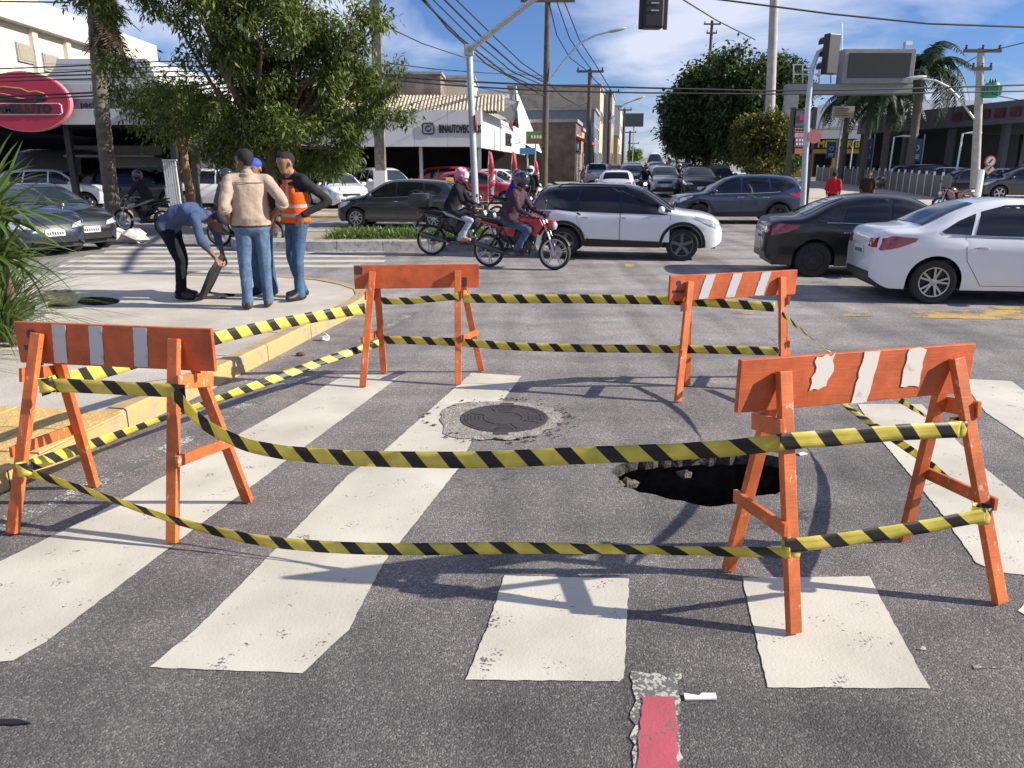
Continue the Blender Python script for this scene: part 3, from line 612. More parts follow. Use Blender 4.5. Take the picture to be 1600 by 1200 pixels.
tape(lp([(272, 612), (310, 655), (360, 685), (420, 703), (520, 714), (640, 718), (760, 718), (900, 712), (1050, 706), (1150, 699), (1228, 690)], YB - .03, YC - .02), 'tape sagging across the front from the left to the near right barricade, upper strand', .076, lean=.2)
tape(lp([(1218, 690), (1290, 685), (1400, 676), (1500, 671)], YC - .04, YD - .03), 'tape between the legs of the near right barricade, upper strand', .07)
tape(lp([(30, 735), (90, 752), (180, 782), (270, 812), (350, 833), (420, 846), (520, 855), (640, 858), (800, 856), (950, 858), (1100, 861), (1235, 864)], 3.60, 2.72), 'tape sagging across the front, lower strand', .055, phase=.05, lean=.4)
tape(lp([(1226, 853), (1300, 845), (1400, 830), (1480, 816), (1540, 804)], 2.72, 2.90), 'tape between the legs of the near right barricade, lower strand', .062)
for q_, lab in ((((62, 600), (86, 612)), 'tape wound round the left leg of the left barricade, upper'), (((28, 730), (52, 744)), 'tape wound round the left leg of the left barricade, lower')):
    (xa, ya), (xb, yb) = q_; yy = 3.66 if ya < 700 else 3.58
    A = P(xa, ya, yy); Bq = P(xb, yb, yy); cc = (A + Bq) / 2; mb = [cc + Vector((.038 * math.cos(t), .03 * math.sin(t) , .004 * t)) for t in np.linspace(0, 2 * math.pi, 9)]
    tape(mb, lab, .07)
for (px_, py_, yy, lab) in ((1222, 691, 2.875, 'tape wound round the front left leg of the near right barricade, upper'), (1236, 856, 2.765, 'tape wound round the front left leg of the near right barricade, lower'), (1497, 668, 3.06, 'tape wound round the front right leg of the near right barricade, upper'), (1533, 803, 2.945, 'tape wound round the front right leg of the near right barricade, lower'), (272, 612, 3.63, 'tape wound round the front right leg of the left barricade')):
    cc = P(px_, py_, yy); tape([cc + Vector((.037 * math.cos(t), .029 * math.sin(t), 0)) for t in np.linspace(0, 2 * math.pi, 9)], lab, .075)
tape(lp([(724, 466), (800, 467), (900, 467), (980, 468), (1060, 470), (1130, 474), (1210, 480)], 6.36, 6.12), 'tape across the back to the shaded barricade, upper strand', .075, phase=.1)
tape(lp([(595, 470), (640, 470), (690, 465), (716, 463)], 6.42, 6.38), 'tape between the legs of the back left barricade, upper strand', .06)
tape(lp([(600, 531), (650, 532), (720, 535), (800, 541), (900, 544), (1000, 545), (1100, 546), (1216, 549)], 6.5, 6.08), 'tape across the back, lower strand', .07)
tape(lp([(64, 606), (110, 592), (180, 574), (325, 532), (450, 503), (570, 482)], 3.78, 6.4), 'tape along the sidewalk from the left to the back left barricade, upper strand', .09, phase=.03)
tape(lp([(40, 730), (150, 692), (260, 652), (400, 602), (500, 566), (592, 536)], 3.75, 6.55), 'tape along the kerb from the left to the back left barricade, lower strand', .065, lean=.6)
tape(lp([(1222, 490), (1260, 522), (1300, 552), (1360, 594), (1430, 640), (1490, 672)], 6.2, 3.06), 'twisted tape on the right side running to the near right barricade, upper strand', .038, twist=1.5)
tape(lp([(1218, 556), (1270, 594), (1330, 640), (1400, 688), (1470, 738), (1536, 800)], 6.15, 2.98), 'twisted tape on the right side running to the near right barricade, lower strand', .045, twist=1.2, tw0=.4)
cc = P(594, 500, 6.62); tape([P(592, 470, 6.62), P(594, 500, 6.64), P(597, 540, 6.68)], 'tape end hanging down the back leg of the back left barricade', .05)
# ================================================================ cars
def pch(pts):
    xs = np.array([p[0] for p in pts], float); ys = np.array([p[1] for p in pts], float); h = np.diff(xs); dl = np.diff(ys) / h; n = len(xs); m = np.zeros(n)
    m[0], m[-1] = dl[0], dl[-1]
    for i in range(1, n - 1):
        if dl[i - 1] * dl[i] > 0:
            w1 = 2 * h[i] + h[i - 1]; w2 = h[i] + 2 * h[i - 1]; m[i] = (w1 + w2) / (w1 / dl[i - 1] + w2 / dl[i])
    def f(x):
        x = min(max(x, xs[0]), xs[-1]); i = min(max(int(np.searchsorted(xs, x)) - 1, 0), n - 2); t = (x - xs[i]) / h[i]
        return (2 * t ** 3 - 3 * t * t + 1) * ys[i] + (t ** 3 - 2 * t * t + t) * h[i] * m[i] + (-2 * t ** 3 + 3 * t * t) * ys[i + 1] + (t ** 3 - t * t) * h[i] * m[i + 1]
    return f
CT = {
 'sedan': dict(L=4.3, hw=.86, r=.315, ax=(-1.34, 1.32), ar=.375, sill=.20,
  zt=[(-2.15,.86),(-2.12,.97),(-2.05,1.05),(-1.85,1.075),(-1.62,1.09),(-1.45,1.15),(-1.1,1.315),(-.75,1.425),(-.3,1.475),(.1,1.465),(.4,1.40),(.75,1.22),(1.02,1.055),(1.18,1.01),(1.6,.94),(1.9,.84),(2.06,.72),(2.15,.56)],
  zs=[(-2.15,.78),(-2.0,.93),(-1.6,.955),(-1.0,.945),(0,.91),(1.0,.87),(1.6,.82),(1.95,.70),(2.15,.48)],
  w=[(-2.15,.60),(-2.08,.72),(-1.9,.80),(-1.3,.855),(0,.86),(1.2,.855),(1.7,.81),(2.0,.70),(2.15,.48)],
  win=[[(-.02,.955),(.93,.94),(.72,1.12),(.48,1.27),(.26,1.36),(-.02,1.395)],[(-.09,.96),(-.09,1.395),(-.45,1.385),(-.78,1.30),(-.86,.975)],[(-.92,.98),(-.85,1.275),(-1.08,1.18),(-1.32,1.03),(-1.28,1.0)]],
  ws=[(.45,-.50),(.45,.50),(1.06,.70),(1.06,-.70)], rw=[(-.82,-.48),(-.82,.48),(-1.52,.62),(-1.52,-.62)],
  doors=[[(1.0,.28),(1.0,.88),(-.04,.93),(-.04,.27)],[(-.06,.27),(-.06,.93),(-.99,.94),(-.97,.80),(-.94,.62),(-.80,.42),(-.70,.27)]], hz=.80, hx=(-.08,-.86),
  tail=[(-2.15,.80),(-2.10,.93),(-1.95,.955),(-1.62,.93),(-1.66,.88),(-1.85,.80),(-2.08,.74)], head=[(2.08,.58),(1.95,.74),(1.62,.82),(1.6,.78),(1.85,.62)], seam=.27),
 'suv': dict(L=4.28, hw=.89, r=.345, ax=(-1.29, 1.30), ar=.42, sill=.27,
  zt=[(-2.14,.96),(-2.12,1.05),(-2.06,1.16),(-1.95,1.32),(-1.85,1.48),(-1.72,1.555),(-1.4,1.60),(-.6,1.635),(.0,1.615),(.38,1.53),(.8,1.29),(1.08,1.11),(1.24,1.07),(1.6,1.03),(1.9,.96),(2.06,.86),(2.14,.70)],
  zs=[(-2.14,.88),(-1.95,1.05),(-1.5,1.06),(-1.0,1.02),(0,.985),(1.0,.96),(1.7,.90),(2.0,.80),(2.14,.60)],
  w=[(-2.14,.68),(-2.08,.77),(-1.9,.85),(-1.3,.89),(0,.89),(1.3,.89),(1.75,.845),(2.0,.75),(2.14,.56)],
  win=[[(-.02,1.03),(.95,1.03),(.70,1.23),(.42,1.42),(.22,1.50),(-.02,1.525)],[(-.08,1.03),(-.08,1.525),(-.5,1.53),(-.9,1.51),(-.98,1.05)],[(-1.05,1.07),(-.96,1.505),(-1.5,1.46),(-1.78,1.30),(-1.70,1.20),(-1.40,1.10)]],
  ws=[(.42,-.56),(.42,.56),(1.10,.74),(1.10,-.74)], rw=[(-1.72,-.55),(-1.72,.55),(-2.05,.60),(-2.05,-.60)],
  doors=[[(1.02,.40),(1.02,.97),(-.04,1.00),(-.04,.40)],[(-.06,.40),(-.06,1.0),(-1.02,1.03),(-.98,.85),(-.90,.66),(-.78,.50),(-.70,.40)]], hz=.90, hx=(-.1,-.92),
  tail=[(-2.12,.93),(-2.06,1.02),(-1.90,1.05),(-1.55,1.03),(-1.60,.98),(-1.80,.92),(-2.05,.86)], head=[(2.10,.72),(1.96,.86),(1.55,.955),(1.52,.92),(1.78,.80),(2.0,.70)], seam=.35),
 'hatch': dict(L=3.95, hw=.86, r=.305, ax=(-1.22, 1.28), ar=.365, sill=.20,
  zt=[(-1.98,.90),(-1.95,1.0),(-1.90,1.10),(-1.78,1.27),(-1.62,1.40),(-1.4,1.455),(-.6,1.50),(.0,1.49),(.32,1.42),(.7,1.22),(1.0,1.05),(1.14,1.0),(1.5,.94),(1.75,.86),(1.9,.76),(1.98,.58)],
  zs=[(-1.98,.80),(-1.8,.98),(-1.3,.98),(0,.92),(1.0,.88),(1.5,.83),(1.8,.72),(1.98,.50)],
  w=[(-1.98,.64),(-1.9,.75),(-1.7,.82),(-1.2,.86),(0,.86),(1.2,.855),(1.6,.81),(1.85,.70),(1.98,.50)],
  win=[[(-.02,.955),(.90,.945),(.66,1.14),(.38,1.32),(.20,1.39),(-.02,1.415)],[(-.08,.96),(-.08,1.415),(-.5,1.41),(-.86,1.38),(-.95,.99)],[(-1.02,1.01),(-.94,1.37),(-1.3,1.31),(-1.5,1.2),(-1.42,1.08)]],
  ws=[(.36,-.52),(.36,.52),(1.02,.70),(1.02,-.70)], rw=[(-1.60,-.5),(-1.60,.5),(-1.88,.58),(-1.88,-.58)],
  doors=[[(.98,.28),(.98,.89),(-.04,.94),(-.04,.27)],[(-.06,.27),(-.06,.94),(-.98,.96),(-.92,.78),(-.84,.58),(-.7,.40),(-.62,.27)]], hz=.82, hx=(-.08,-.88),
  tail=[(-1.97,.84),(-1.90,.99),(-1.74,1.02),(-1.60,1.0),(-1.66,.90),(-1.85,.82)], head=[(1.92,.60),(1.80,.76),(1.46,.85),(1.44,.80),(1.66,.66)], seam=.27),
 'van': dict(L=5.2, hw=.98, r=.34, ax=(-1.6, 1.75), ar=.41, sill=.30,
  zt=[(-2.6,1.9),(-2.57,2.2),(-2.4,2.36),(-1.5,2.42),(.6,2.42),(1.1,2.32),(1.5,1.95),(1.95,1.45),(2.1,1.30),(2.35,1.18),(2.52,1.0),(2.6,.75)],
  zs=[(-2.6,1.15),(-1.5,1.22),(0,1.2),(1.4,1.15),(2.1,1.05),(2.45,.9),(2.6,.65)], w=[(-2.6,.88),(-2.4,.96),(0,.98),(1.8,.97),(2.3,.88),(2.6,.62)],
  win=[[(.3,1.28),(1.55,1.28),(1.25,1.75),(1.0,2.0),(.3,2.0)]], ws=[(1.25,-.72),(1.25,.72),(2.02,.82),(2.02,-.82)], rw=[(-2.55,-.5),(-2.55,.5),(-2.59,.5),(-2.59,-.5)],
  doors=[[(1.5,.4),(1.5,1.2),(.2,1.22),(.2,.4)]], hz=1.05, hx=(.25,), tail=[(-2.58,.9),(-2.58,1.5),(-2.45,1.5),(-2.45,.9)], head=[(2.56,.8),(2.4,1.0),(2.1,1.05),(2.1,.98),(2.35,.85)], seam=.4),
}
class Shape:
    def __init__(s, T):
        s.T = T; s.zt = pch(T['zt']); s.zs = pch(T['zs']); s.w = pch(T['w']); s.x0 = -T['L'] / 2; s.x1 = T['L'] / 2; s.c = {}
    def zb(s, x):
        T = s.T; z = T['sill']; e = max(0, abs(x) - (s.x1 - .28)) / .28; z += .14 * e * e
        for a in T['ax']:
            if abs(x - a) < T['ar']: z = max(z, T['r'] + math.sqrt(T['ar'] ** 2 - (x - a) ** 2))
        return z
    def sec(s, x, nb=7, nu=14):
        k = (round(x, 5), nb, nu)
        if k in s.c: return s.c[k]
        T = s.T; zb = s.zb(x); zt = s.zt(x); zs = min(s.zs(x), zt - .03); zb = min(zb, zs - .02); w_ = s.w(x)
        for a in T['ax']: w_ += .018 * math.exp(-((x - a) / .42) ** 2)
        o = []; sl = T['sill']
        for i in range(nb):
            t = i / nb; z = zb + (zs - zb) * t; q = (z - sl) / max(.1, zs - sl)
            y = w_ * (1 - .075 * max(0, 1 - q) ** 3 - .030 * max(0, q) ** 2.5) + .010 * math.exp(-((q - .80) / .10) ** 2)
            o.append((y, z))
        ws = w_ * .970; hh = zt - zs; cab = min(1, max(0, (hh - .08) / .35)); e = 2.3 + 2.9 * cab; tum = .30 * cab
        for i in range(nu + 1):
            a = math.pi / 2 * (i / nu); cs = max(0, math.cos(a)) ** (2 / e); sn = math.sin(a) ** (2 / e); z = zs + hh * sn
            o.append((max(0, (ws - .008 * cab * 3 - tum * (z - zs)) * cs), z))
        s.c[k] = o; return o
    def Y(s, x, z):
        q = s.sec(x, 14, 40)
        for (y0, z0), (y1, z1) in zip(q, q[1:]):
            if z0 <= z <= z1 and z1 > z0: return y0 + (y1 - y0) * (z - z0) / (z1 - z0)
        return q[0][0] if z < q[0][1] else 0.0
    def Z(s, x, y):
        q = s.sec(x, 14, 40)[14:]; y = abs(y)
        for (y0, z0), (y1, z1) in zip(q, q[1:]):
            if y1 <= y <= y0 and y0 > y1: return z0 + (z1 - z0) * (y0 - y) / (y0 - y1)
        return q[-1][1] if y < q[-1][0] else q[0][1]
    def X(s, y, z, sg=1):
        lo, hi = 0.0, s.x1
        def ok(x):
            x *= sg; q = s.sec(x, 14, 40); return q[0][1] - .25 <= z <= q[-1][1] and s.Y(x, max(z, q[0][1])) >= abs(y)
        if ok(hi): return sg * hi
        lo = hi - .6
        if not ok(lo): return sg * lo
        for _ in range(18):
            m_ = (lo + hi) / 2
            if ok(m_): lo = m_
            else: hi = m_
        return sg * lo
    def stations(s):
        T = s.T; xs = list(np.linspace(s.x0 + .25, s.x1 - .25, 34)) + [s.x0 + d for d in (0, .015, .04, .08, .13, .19)] + [s.x1 - d for d in (0, .015, .04, .08, .13, .19)]
        for a in T['ax']:
            R_ = T['ar']; xs = [x for x in xs if abs(x - a) > R_ + .02]
            xs += [a - R_ - .0015, a + R_ + .0015] + [a + R_ * math.cos(t) * .9995 for t in np.linspace(0, math.pi, 15)]
        return sorted(xs)
def fill2(poly, step):
    n = len(poly); edge = []
    for i in range(n):
        a = Vector(poly[i]); b = Vector(poly[(i + 1) % n]); k = max(1, int((b - a).length / step))
        edge += [tuple(a.lerp(b, j / k)) for j in range(k)]
    xs = [p[0] for p in poly]; ys = [p[1] for p in poly]; ex = []
    for x in np.arange(min(xs) + step, max(xs), step):
        for y in np.arange(min(ys) + step, max(ys), step): ex.append((x + .0007, y + .0003))
    return cdt(edge, (), ex)
def grow(poly, d):
    c = Vector((sum(p[0] for p in poly), sum(p[1] for p in poly))) / len(poly); n = len(poly); area = sum(poly[i][0] * poly[(i + 1) % n][1] - poly[(i + 1) % n][0] * poly[i][1] for i in range(n)); sg = 1 if area > 0 else -1; o = []
    for i in range(n):
        a = Vector(poly[i - 1]); b = Vector(poly[i]); c2 = Vector(poly[(i + 1) % n]); n1 = Vector(((b - a).y, -(b - a).x)).normalized() * sg; n2 = Vector(((c2 - b).y, -(c2 - b).x)).normalized() * sg
        m_ = (n1 + n2); m_ = m_.normalized() if m_.length > 1e-6 else n1; k = min(2.0, 1 / max(.4, m_.dot(n1))); o.append(tuple(b + m_ * d * k))
    return o
class CarKit:
    """all the meshes of one car shape, made once and shared"""
    def __init__(s, kind, detail=2):
        s.kind = kind; s.T = T = CT[kind]; s.S = S_ = Shape(T); s.parts = []; s.detail = detail
        xs = S_.stations(); mb = MB(); q = []; nb, nu = 7, 14; K = nb + nu + 1
        for x in xs: q += [(x, y, z) for y, z in S_.sec(x, nb, nu)]
        fs = []
        for i in range(len(xs) - 1):
            for k in range(K - 1): fs.append((i * K + k, (i + 1) * K + k, (i + 1) * K + k + 1, i * K + k + 1))
        o = len(q); q += [(x, -y, z) for x, y, z in q]; fs += [tuple(o + i for i in reversed(f)) for f in fs]
        for b in (0, (len(xs) - 1) * K): fs += [(b + k, b + k + 1, o + b + k + 1, o + b + k) for k in range(K - 1)]
        mb.add(q, fs); mb.m = [1 if (max(mb.v[i][2] for i in f) > S_.zs(sum(mb.v[i][0] for i in f) / len(f)) + .10 and len(f) == 4 and S_.zt(sum(mb.v[i][0] for i in f) / 4) - S_.zs(sum(mb.v[i][0] for i in f) / 4) > .16) else 0 for f in mb.f]
        s.body = mb.mesh('body', [WHITE, WHITE], 32)
        mb = MB(); hw = T['hw']; mb.box((0, 0, T['sill'] + .17), (T['L'] - .25, (hw - .26) * 2, .36)); mb.box((0, 0, T['sill'] + .05), (T['ax'][1] - T['ax'][0] - 2 * T['ar'] - .02, hw * 1.82, .09)); mb.box((0, 0, T['r'] + .28), (T['L'] - .9, hw * 1.7, .06))
        s.under = mb.mesh('underbody', BLACK)
        s.add('side', 'window', T['win'], GLASS, .006, both=True); s.wsm = s.patch('top', T['ws'], .006); s.rwm = s.patch('top', T['rw'], .006)
        s.doors = []
        for d in T['doors']: s.doors.append([(s.patch('side', grow(d, .007), .0018, sg), s.patch('side', d, .0045, sg), sg) for sg in (-1, 1)])
        s.tail = [s.patch('side', T['tail'], .007, sg) for sg in (-1, 1)]; s.head = [s.patch('side', T['head'], .007, sg) for sg in (-1, 1)]
        x1 = T['L'] / 2; fz = {'sedan': (.58, .74), 'suv': (.72, .87), 'hatch': (.60, .76), 'van': (.85, 1.0)}[kind]; rz = {'sedan': (.78, .92), 'suv': (.93, 1.03), 'hatch': (.84, .98), 'van': (.9, 1.4)}[kind]
        hw = T['hw']
        s.headf = [s.patch('front', [(sg * hw * .42, fz[0]), (sg * hw * .80, fz[0] + .04), (sg * hw * .84, fz[1]), (sg * hw * .50, fz[0] + .09)], .008) for sg in (-1, 1)]
        s.tailf = [s.patch('rear', [(sg * hw * .45, rz[0]), (sg * hw * .76, rz[0]), (sg * hw * .76, rz[1]), (sg * hw * .48, rz[1] - .02)], .008) for sg in (-1, 1)]
        s.grille = s.patch('front', [(-hw * .40, fz[0] - .04), (hw * .40, fz[0] - .04), (hw * .44, fz[0] + .08), (-hw * .44, fz[0] + .08)], .006)
        s.intake = s.patch('front', [(-hw * .62, T['sill'] + .10), (hw * .62, T['sill'] + .10), (hw * .54, T['sill'] + .24), (-hw * .54, T['sill'] + .24)], .006)
        s.rbump = s.patch('rear', [(-hw * .66, T['sill'] + .10), (hw * .66, T['sill'] + .10), (hw * .6, T['sill'] + .22), (-hw * .6, T['sill'] + .22)], .006)
        pz = T['sill'] + .30; mb = MB(); mb.box((0, 0, 0), (.012, .40, .13)); s.plate = mb.mesh('number_plate', mat('plate_white', (.62, .63, .62), .5)); s.pxf = S_.X(.1, pz, 1) + .012; s.pxr = S_.X(.1, pz + .2, -1) - .012; s.pz = pz
        mb = MB()
        for k in range(7): mb.box((.007, -.15 + .05 * k, -.01), (.003, .03, .06))
        s.plmark = mb.mesh('plate_characters', mat('plate_ink', (.03, .03, .04), .6))
        wm = MB(); wx = .96 * T['doors'][0][0][0]; 
        mz = T['win'][0][1][1] + .06; my = S_.Y(T['win'][0][1][0] - .1, mz) ; s.mir = []
        for sg in (-1, 1):
            mb = MB(); mb.ball((T['win'][0][1][0] - .12, sg * (my + .13), mz), (.075, .115, .075), 12, 8); mb.bar((T['win'][0][1][0] - .08, sg * (my - .02), mz - .04), (T['win'][0][1][0] - .1, sg * (my + .09), mz - .03), .05, .035); s.mir.append(mb.mesh('mirror', WHITE, 50))
        s.hand = []
        for hx in T['hx']:
            for sg in (-1, 1):
                y = S_.Y(hx + .1, T['hz']); mb = MB(); mb.tube([(hx - .0, sg * (y + .004), T['hz']), (hx + .03, sg * (y + .026), T['hz'] + .003), (hx + .15, sg * (y + .026), T['hz'] + .003), (hx + .18, sg * (y + .004), T['hz'])], [.012, .014, .014, .012], 6); s.hand.append((sg, mb.mesh('handle', CHROME, 50)))
        s.lines = []
        for sg in (-1, 1):          # chrome or black line under the windows
            a, b = T['win'][-1][0][0] - .3 if len(T['win']) > 2 else -.2, T['win'][0][1][0]; mb = MB(); mb.tube([(x, sg * (S_.Y(x, S_.zs(x) + .025) + .006), S_.zs(x) + .030) for x in np.linspace(a + .05, b, 10)], .009, 5); s.lines.append(mb.mesh('window_trim', CHROME, 60))
        r = T['r']; mb = MB(); mb.lathe([(r - .105, -.09), (r - .04, -.105), (r - .012, -.095), (r, -.07), (r, .07), (r - .012, .095), (r - .04, .105), (r - .105, .09)], axis='Y', n=36, close=True); s.tyre = mb.mesh('tyre', RUBBER, 40)
        s.rims = {}
        if kind == 'suv':
            s.clad = []
            for sg in (-1, 1):
                for a in T['ax']:
                    po = [(a + (T['ar'] + .075) * math.cos(t), T['r'] + (T['ar'] + .075) * math.sin(t)) for t in np.linspace(-.12, math.pi + .12, 22)]; pi_ = [(a + (T['ar'] + .004) * math.cos(t), T['r'] + (T['ar'] + .004) * math.sin(t)) for t in np.linspace(math.pi + .12, -.12, 22)]
                    s.clad.append(s.strip(po, pi_[::-1], .010, sg))
                b0, b1 = T['ax'][0] + T['ar'] + .06, T['ax'][1] - T['ar'] - .06; s.clad.append(s.patch('side', [(b0, .275), (b1, .275), (b1 - .02, .41), (b0 + .02, .45)], .012, sg))
    def proj(s, how, a, b, off, sg=1):
        S_ = s.S
        if how == 'side': return (a, sg * (S_.Y(a, b) + off), b)
        if how == 'top': return (a + (off if a > 0 else -off), b, S_.Z(a, b) + off)
        if how == 'front': return (S_.X(a, b, 1) + off, a, b)
        return (S_.X(a, b, -1) - off, a, b)
    def patch(s, how, poly, off, sg=1):
        v, f = fill2(poly, .085); mb = MB(); mb.add([s.proj(how, a, b, off, sg) for a, b in v], f); return mb.mesh(how, WHITE, 60)
    def strip(s, A, Bq, off, sg):
        mb = MB(); n = len(A); mb.add([s.proj('side', a, b, off, sg) for a, b in A] + [s.proj('side', a, b, off, sg) for a, b in Bq], [(i, i + 1, i + 1 + n, i + n) for i in range(n - 1)]); return mb.mesh('cladding', BLACK, 60)
    def add(s, how, nm, polys, m, off, both): s.wins = [[s.patch(how, p, off, sg) for sg in (-1, 1)] for p in polys]
    def rim(s, style):
        if style in s.rims: return s.rims[style]
        r = s.T['r'] - .10; mb = MB(); mb.mi = 0; mb.lathe([(r + .006, -.09), (r + .006, .092), (r - .018, .088), (r - .03, .04), (r - .03, -.09)], axis='Y', n=36, close=True)
        mb.mi = 1; mb.lathe([(0, .015), (r - .03, .02), (r - .03, 0)], axis='Y', n=24); mb.mi = 0
        mb.lathe([(.055, .02), (.055, .075), (.04, .085), (0, .085)], axis='Y', n=18)
        if style == 'steel': mb.lathe([(.0, .05), (.10, .055), (.13, .03), (r - .05, .035), (r - .02, .06)], axis='Y', n=28)
        else:
            ns, pair, wd = {'ten': (5, .16, .028), 'five': (5, 0, .065), 'multi': (9, 0, .03), 'twin': (6, .13, .030)}[style]
            for k in range(ns):
                for sgn in ((-1, 1) if pair else (0,)):
                    a = 2 * math.pi * k / ns + .3; a0 = a + sgn * pair * .6; a1 = a + sgn * pair * 1.25
                    mb.bar((.04 * math.cos(a0), .066, .04 * math.sin(a0)), ((r - .01) * math.cos(a1), .076, (r - .01) * math.sin(a1)), wd, .026, up=(0, 1, 0))
        me = mb.mesh('rim', [ALLOY, BLACK], 40); s.rims[style] = me; return me
KITS = {}
def paintmat(name, col, rough=.28, metal=.0, coat=1.0, var=.04): return mat('car_paint_' + name, col, rough, metal=metal, var=var, scale=1.5, coat=coat)
TAIL = mat('tail_lamp', (.30, .012, .03), .12, var=.35, scale=14, coat=1.0)
LAMPG = mat('head_lamp', (.55, .57, .60), .12, var=.3, scale=20, coat=1.0, metal=.4)
GRILLE = mat('grille_black', (.012, .012, .013), .35, var=.4, scale=40)
def slot(o, mats):
    for i, m in enumerate(mats):
        if i < len(o.material_slots): o.material_slots[i].link = 'OBJECT'; o.material_slots[i].material = m
    return o
def car(kind, loc, heading, body, label, group=None, scale=1.0, roof=None, rim='ten', rimm=ALLOY, clad=False, trim=CHROME, lod=2, steer=0.0, handle=None, lamp=None, rail=False, glass=GLASS, name='car', wing=None):
    if kind not in KITS: KITS[kind] = CarKit(kind)
    k = KITS[kind]; T = k.T; root = thing(name, label, {'van': 'van'}.get(kind, 'car'), loc, heading, group, scale)
    b = slot(link('body', k.body, root), [body, roof or body]); link('underbody', k.under, root)
    for i, pr in enumerate(k.wins):
        for me in pr: slot(link('window', me, root), [glass])
    slot(link('windscreen', k.wsm, root), [GLASSB]); slot(link('rear_window', k.rwm, root), [glass])
    for me in k.tail + k.tailf: slot(link('tail_light', me, root), [TAIL])
    for me in k.head + k.headf: slot(link('headlight', me, root), [lamp or LAMPG])
    slot(link('grille', k.grille, root), [GRILLE]); slot(link('intake', k.intake, root), [GRILLE]); slot(link('rear_bumper_insert', k.rbump, root), [GRILLE])
    for x, r_ in ((k.pxf, 0), (k.pxr, math.pi)):
        p = link('number_plate', k.plate, root); p.location = (x, 0, k.pz + (0 if r_ == 0 else .2)); p.rotation_euler = (0, 0, r_)
        if lod > 1: link('plate_characters', k.plmark, p)
    for me in k.mir: slot(link('mirror', me, root), [body])
    if lod > 1:
        for i, d in enumerate(k.doors):
            for gap, pan, sg in d:
                dd = slot(link('door', pan, root), [body]); slot(link('door_gap', gap, dd), [BLACK])
                for j, (s2, hm) in enumerate(k.hand):
                    if s2 == sg and j // 2 == i: slot(link('handle', hm, dd), [handle or CHROME])
        for me in k.lines: slot(link('window_trim', me, root), [trim])
    if clad and hasattr(k, 'clad'):
        for me in k.clad: slot(link('cladding', me, root), [BLACK])
    if rail:
        for sg in (-1, 1):
            mb = MB(); mb.tube([(x, sg * .60, k.S.Z(x, .60) + dz) for x, dz in ((-1.45, .0), (-1.35, .05), (-.6, .055), (.0, .05), (.12, 0))], .014, 6); mb.build('roof_rail', DARKM, root, 60)
    for a in T['ax']:
        for sg in (-1, 1):
            wl = bpy.data.objects.new('wheel', None); COL.objects.link(wl); wl.parent = root; wl.location = (a, sg * (T['hw'] - .105), T['r']); wl.rotation_euler = (0, random.uniform(0, 6), (0 if sg > 0 else math.pi) + (steer if a > 0 else 0))
            link('tyre', k.tyre, wl); slot(link('rim', k.rim(rim), wl), [rimm, BLACK])
    return root
PW = paintmat('white', (.72, .73, .76), .3); PK = paintmat('black', (.006, .006, .007), .3, coat=.45); PB = paintmat('dark_blue', (.020, .035, .075), .25, metal=.2); PG = paintmat('grey', (.055, .058, .065), .3, metal=.3)
PS = paintmat('silver', (.34, .35, .36), .3, metal=.6); PN = paintmat('navy', (.025, .032, .055), .25, metal=.2); PR = paintmat('red', (.55, .03, .02), .3); PM = paintmat('magenta', (.32, .015, .05), .3); PDG = paintmat('charcoal', (.03, .032, .036), .3, metal=.3)
GREY_RIM = mat('dark_rim', (.05, .05, .055), .35, metal=.7)
HX = R(-8)        # cross-street traffic runs to the right and slightly towards the viewer
def axle_place(px, py, kind, heading, ax_i, side, scale=1.0, z=0.0):
    """where the car's centre stands so that one wheel touches the ground at a photo point"""
    T = CT[kind]; g = G(px, py, z) if py else px; o = Vector((T['ax'][ax_i], side * (T['hw'] - .02), 0)) * scale
    return Vector((g.x - (o.x * math.cos(heading) - o.y * math.sin(heading)), g.y - (o.x * math.sin(heading) + o.y * math.cos(heading)), z))
car('sedan', axle_place(1454, 475, 'sedan', R(-7), 0, -1, .95), R(-7), PW, 'white sedan cut off by the right edge of the picture', rim='ten', scale=.95)
car('sedan', axle_place(1268, 433, 'sedan', R(-7), 0, -1, .93), R(-7), PK, 'black sedan right behind the white sedan', rim='steel', rimm=GREY_RIM, scale=.93)
car('suv', axle_place(1064, 408, 'suv', R(-11), 1, -1, .92), R(-11), PW, 'white sport utility car with black roof crossing the junction', scale=.92, roof=mat('car_paint_gloss_black_roof', (.012, .013, .016), .15, coat=1.0), rim='five', rimm=mat('mid_rim', (.16, .16, .17), .35, metal=.8), clad=True, rail=True, trim=BLACK)
car('suv', axle_place(1215, 352, 'suv', R(176), 0, 1, .98), R(176), PB, 'dark blue sport utility car behind the black sedan', scale=.98, rim='twin', rimm=GREY_RIM, clad=True)
car('hatch', axle_place(557, 356, 'hatch', R(174), 1, 1, .98), R(174), PDG, 'dark grey hatchback driving beyond the planted median', rim='multi', scale=.98)
def nose(px, py, hd, L_=4.3): g = G(px, py); return Vector((g.x - L_ / 2 * math.cos(hd), g.y - L_ / 2 * math.sin(hd), 0))
car('sedan', nose(92, 402, R(-33)), R(-33), PN, 'navy sedan waiting at the left zebra crossing, nearer of the two', rim='multi')
car('sedan', nose(148, 394, R(-30)), R(-30), paintmat('dusk_blue', (.014, .016, .022), .25), 'black car waiting at the zebra crossing beside the navy sedan', rim='multi', lamp=LAMPG)
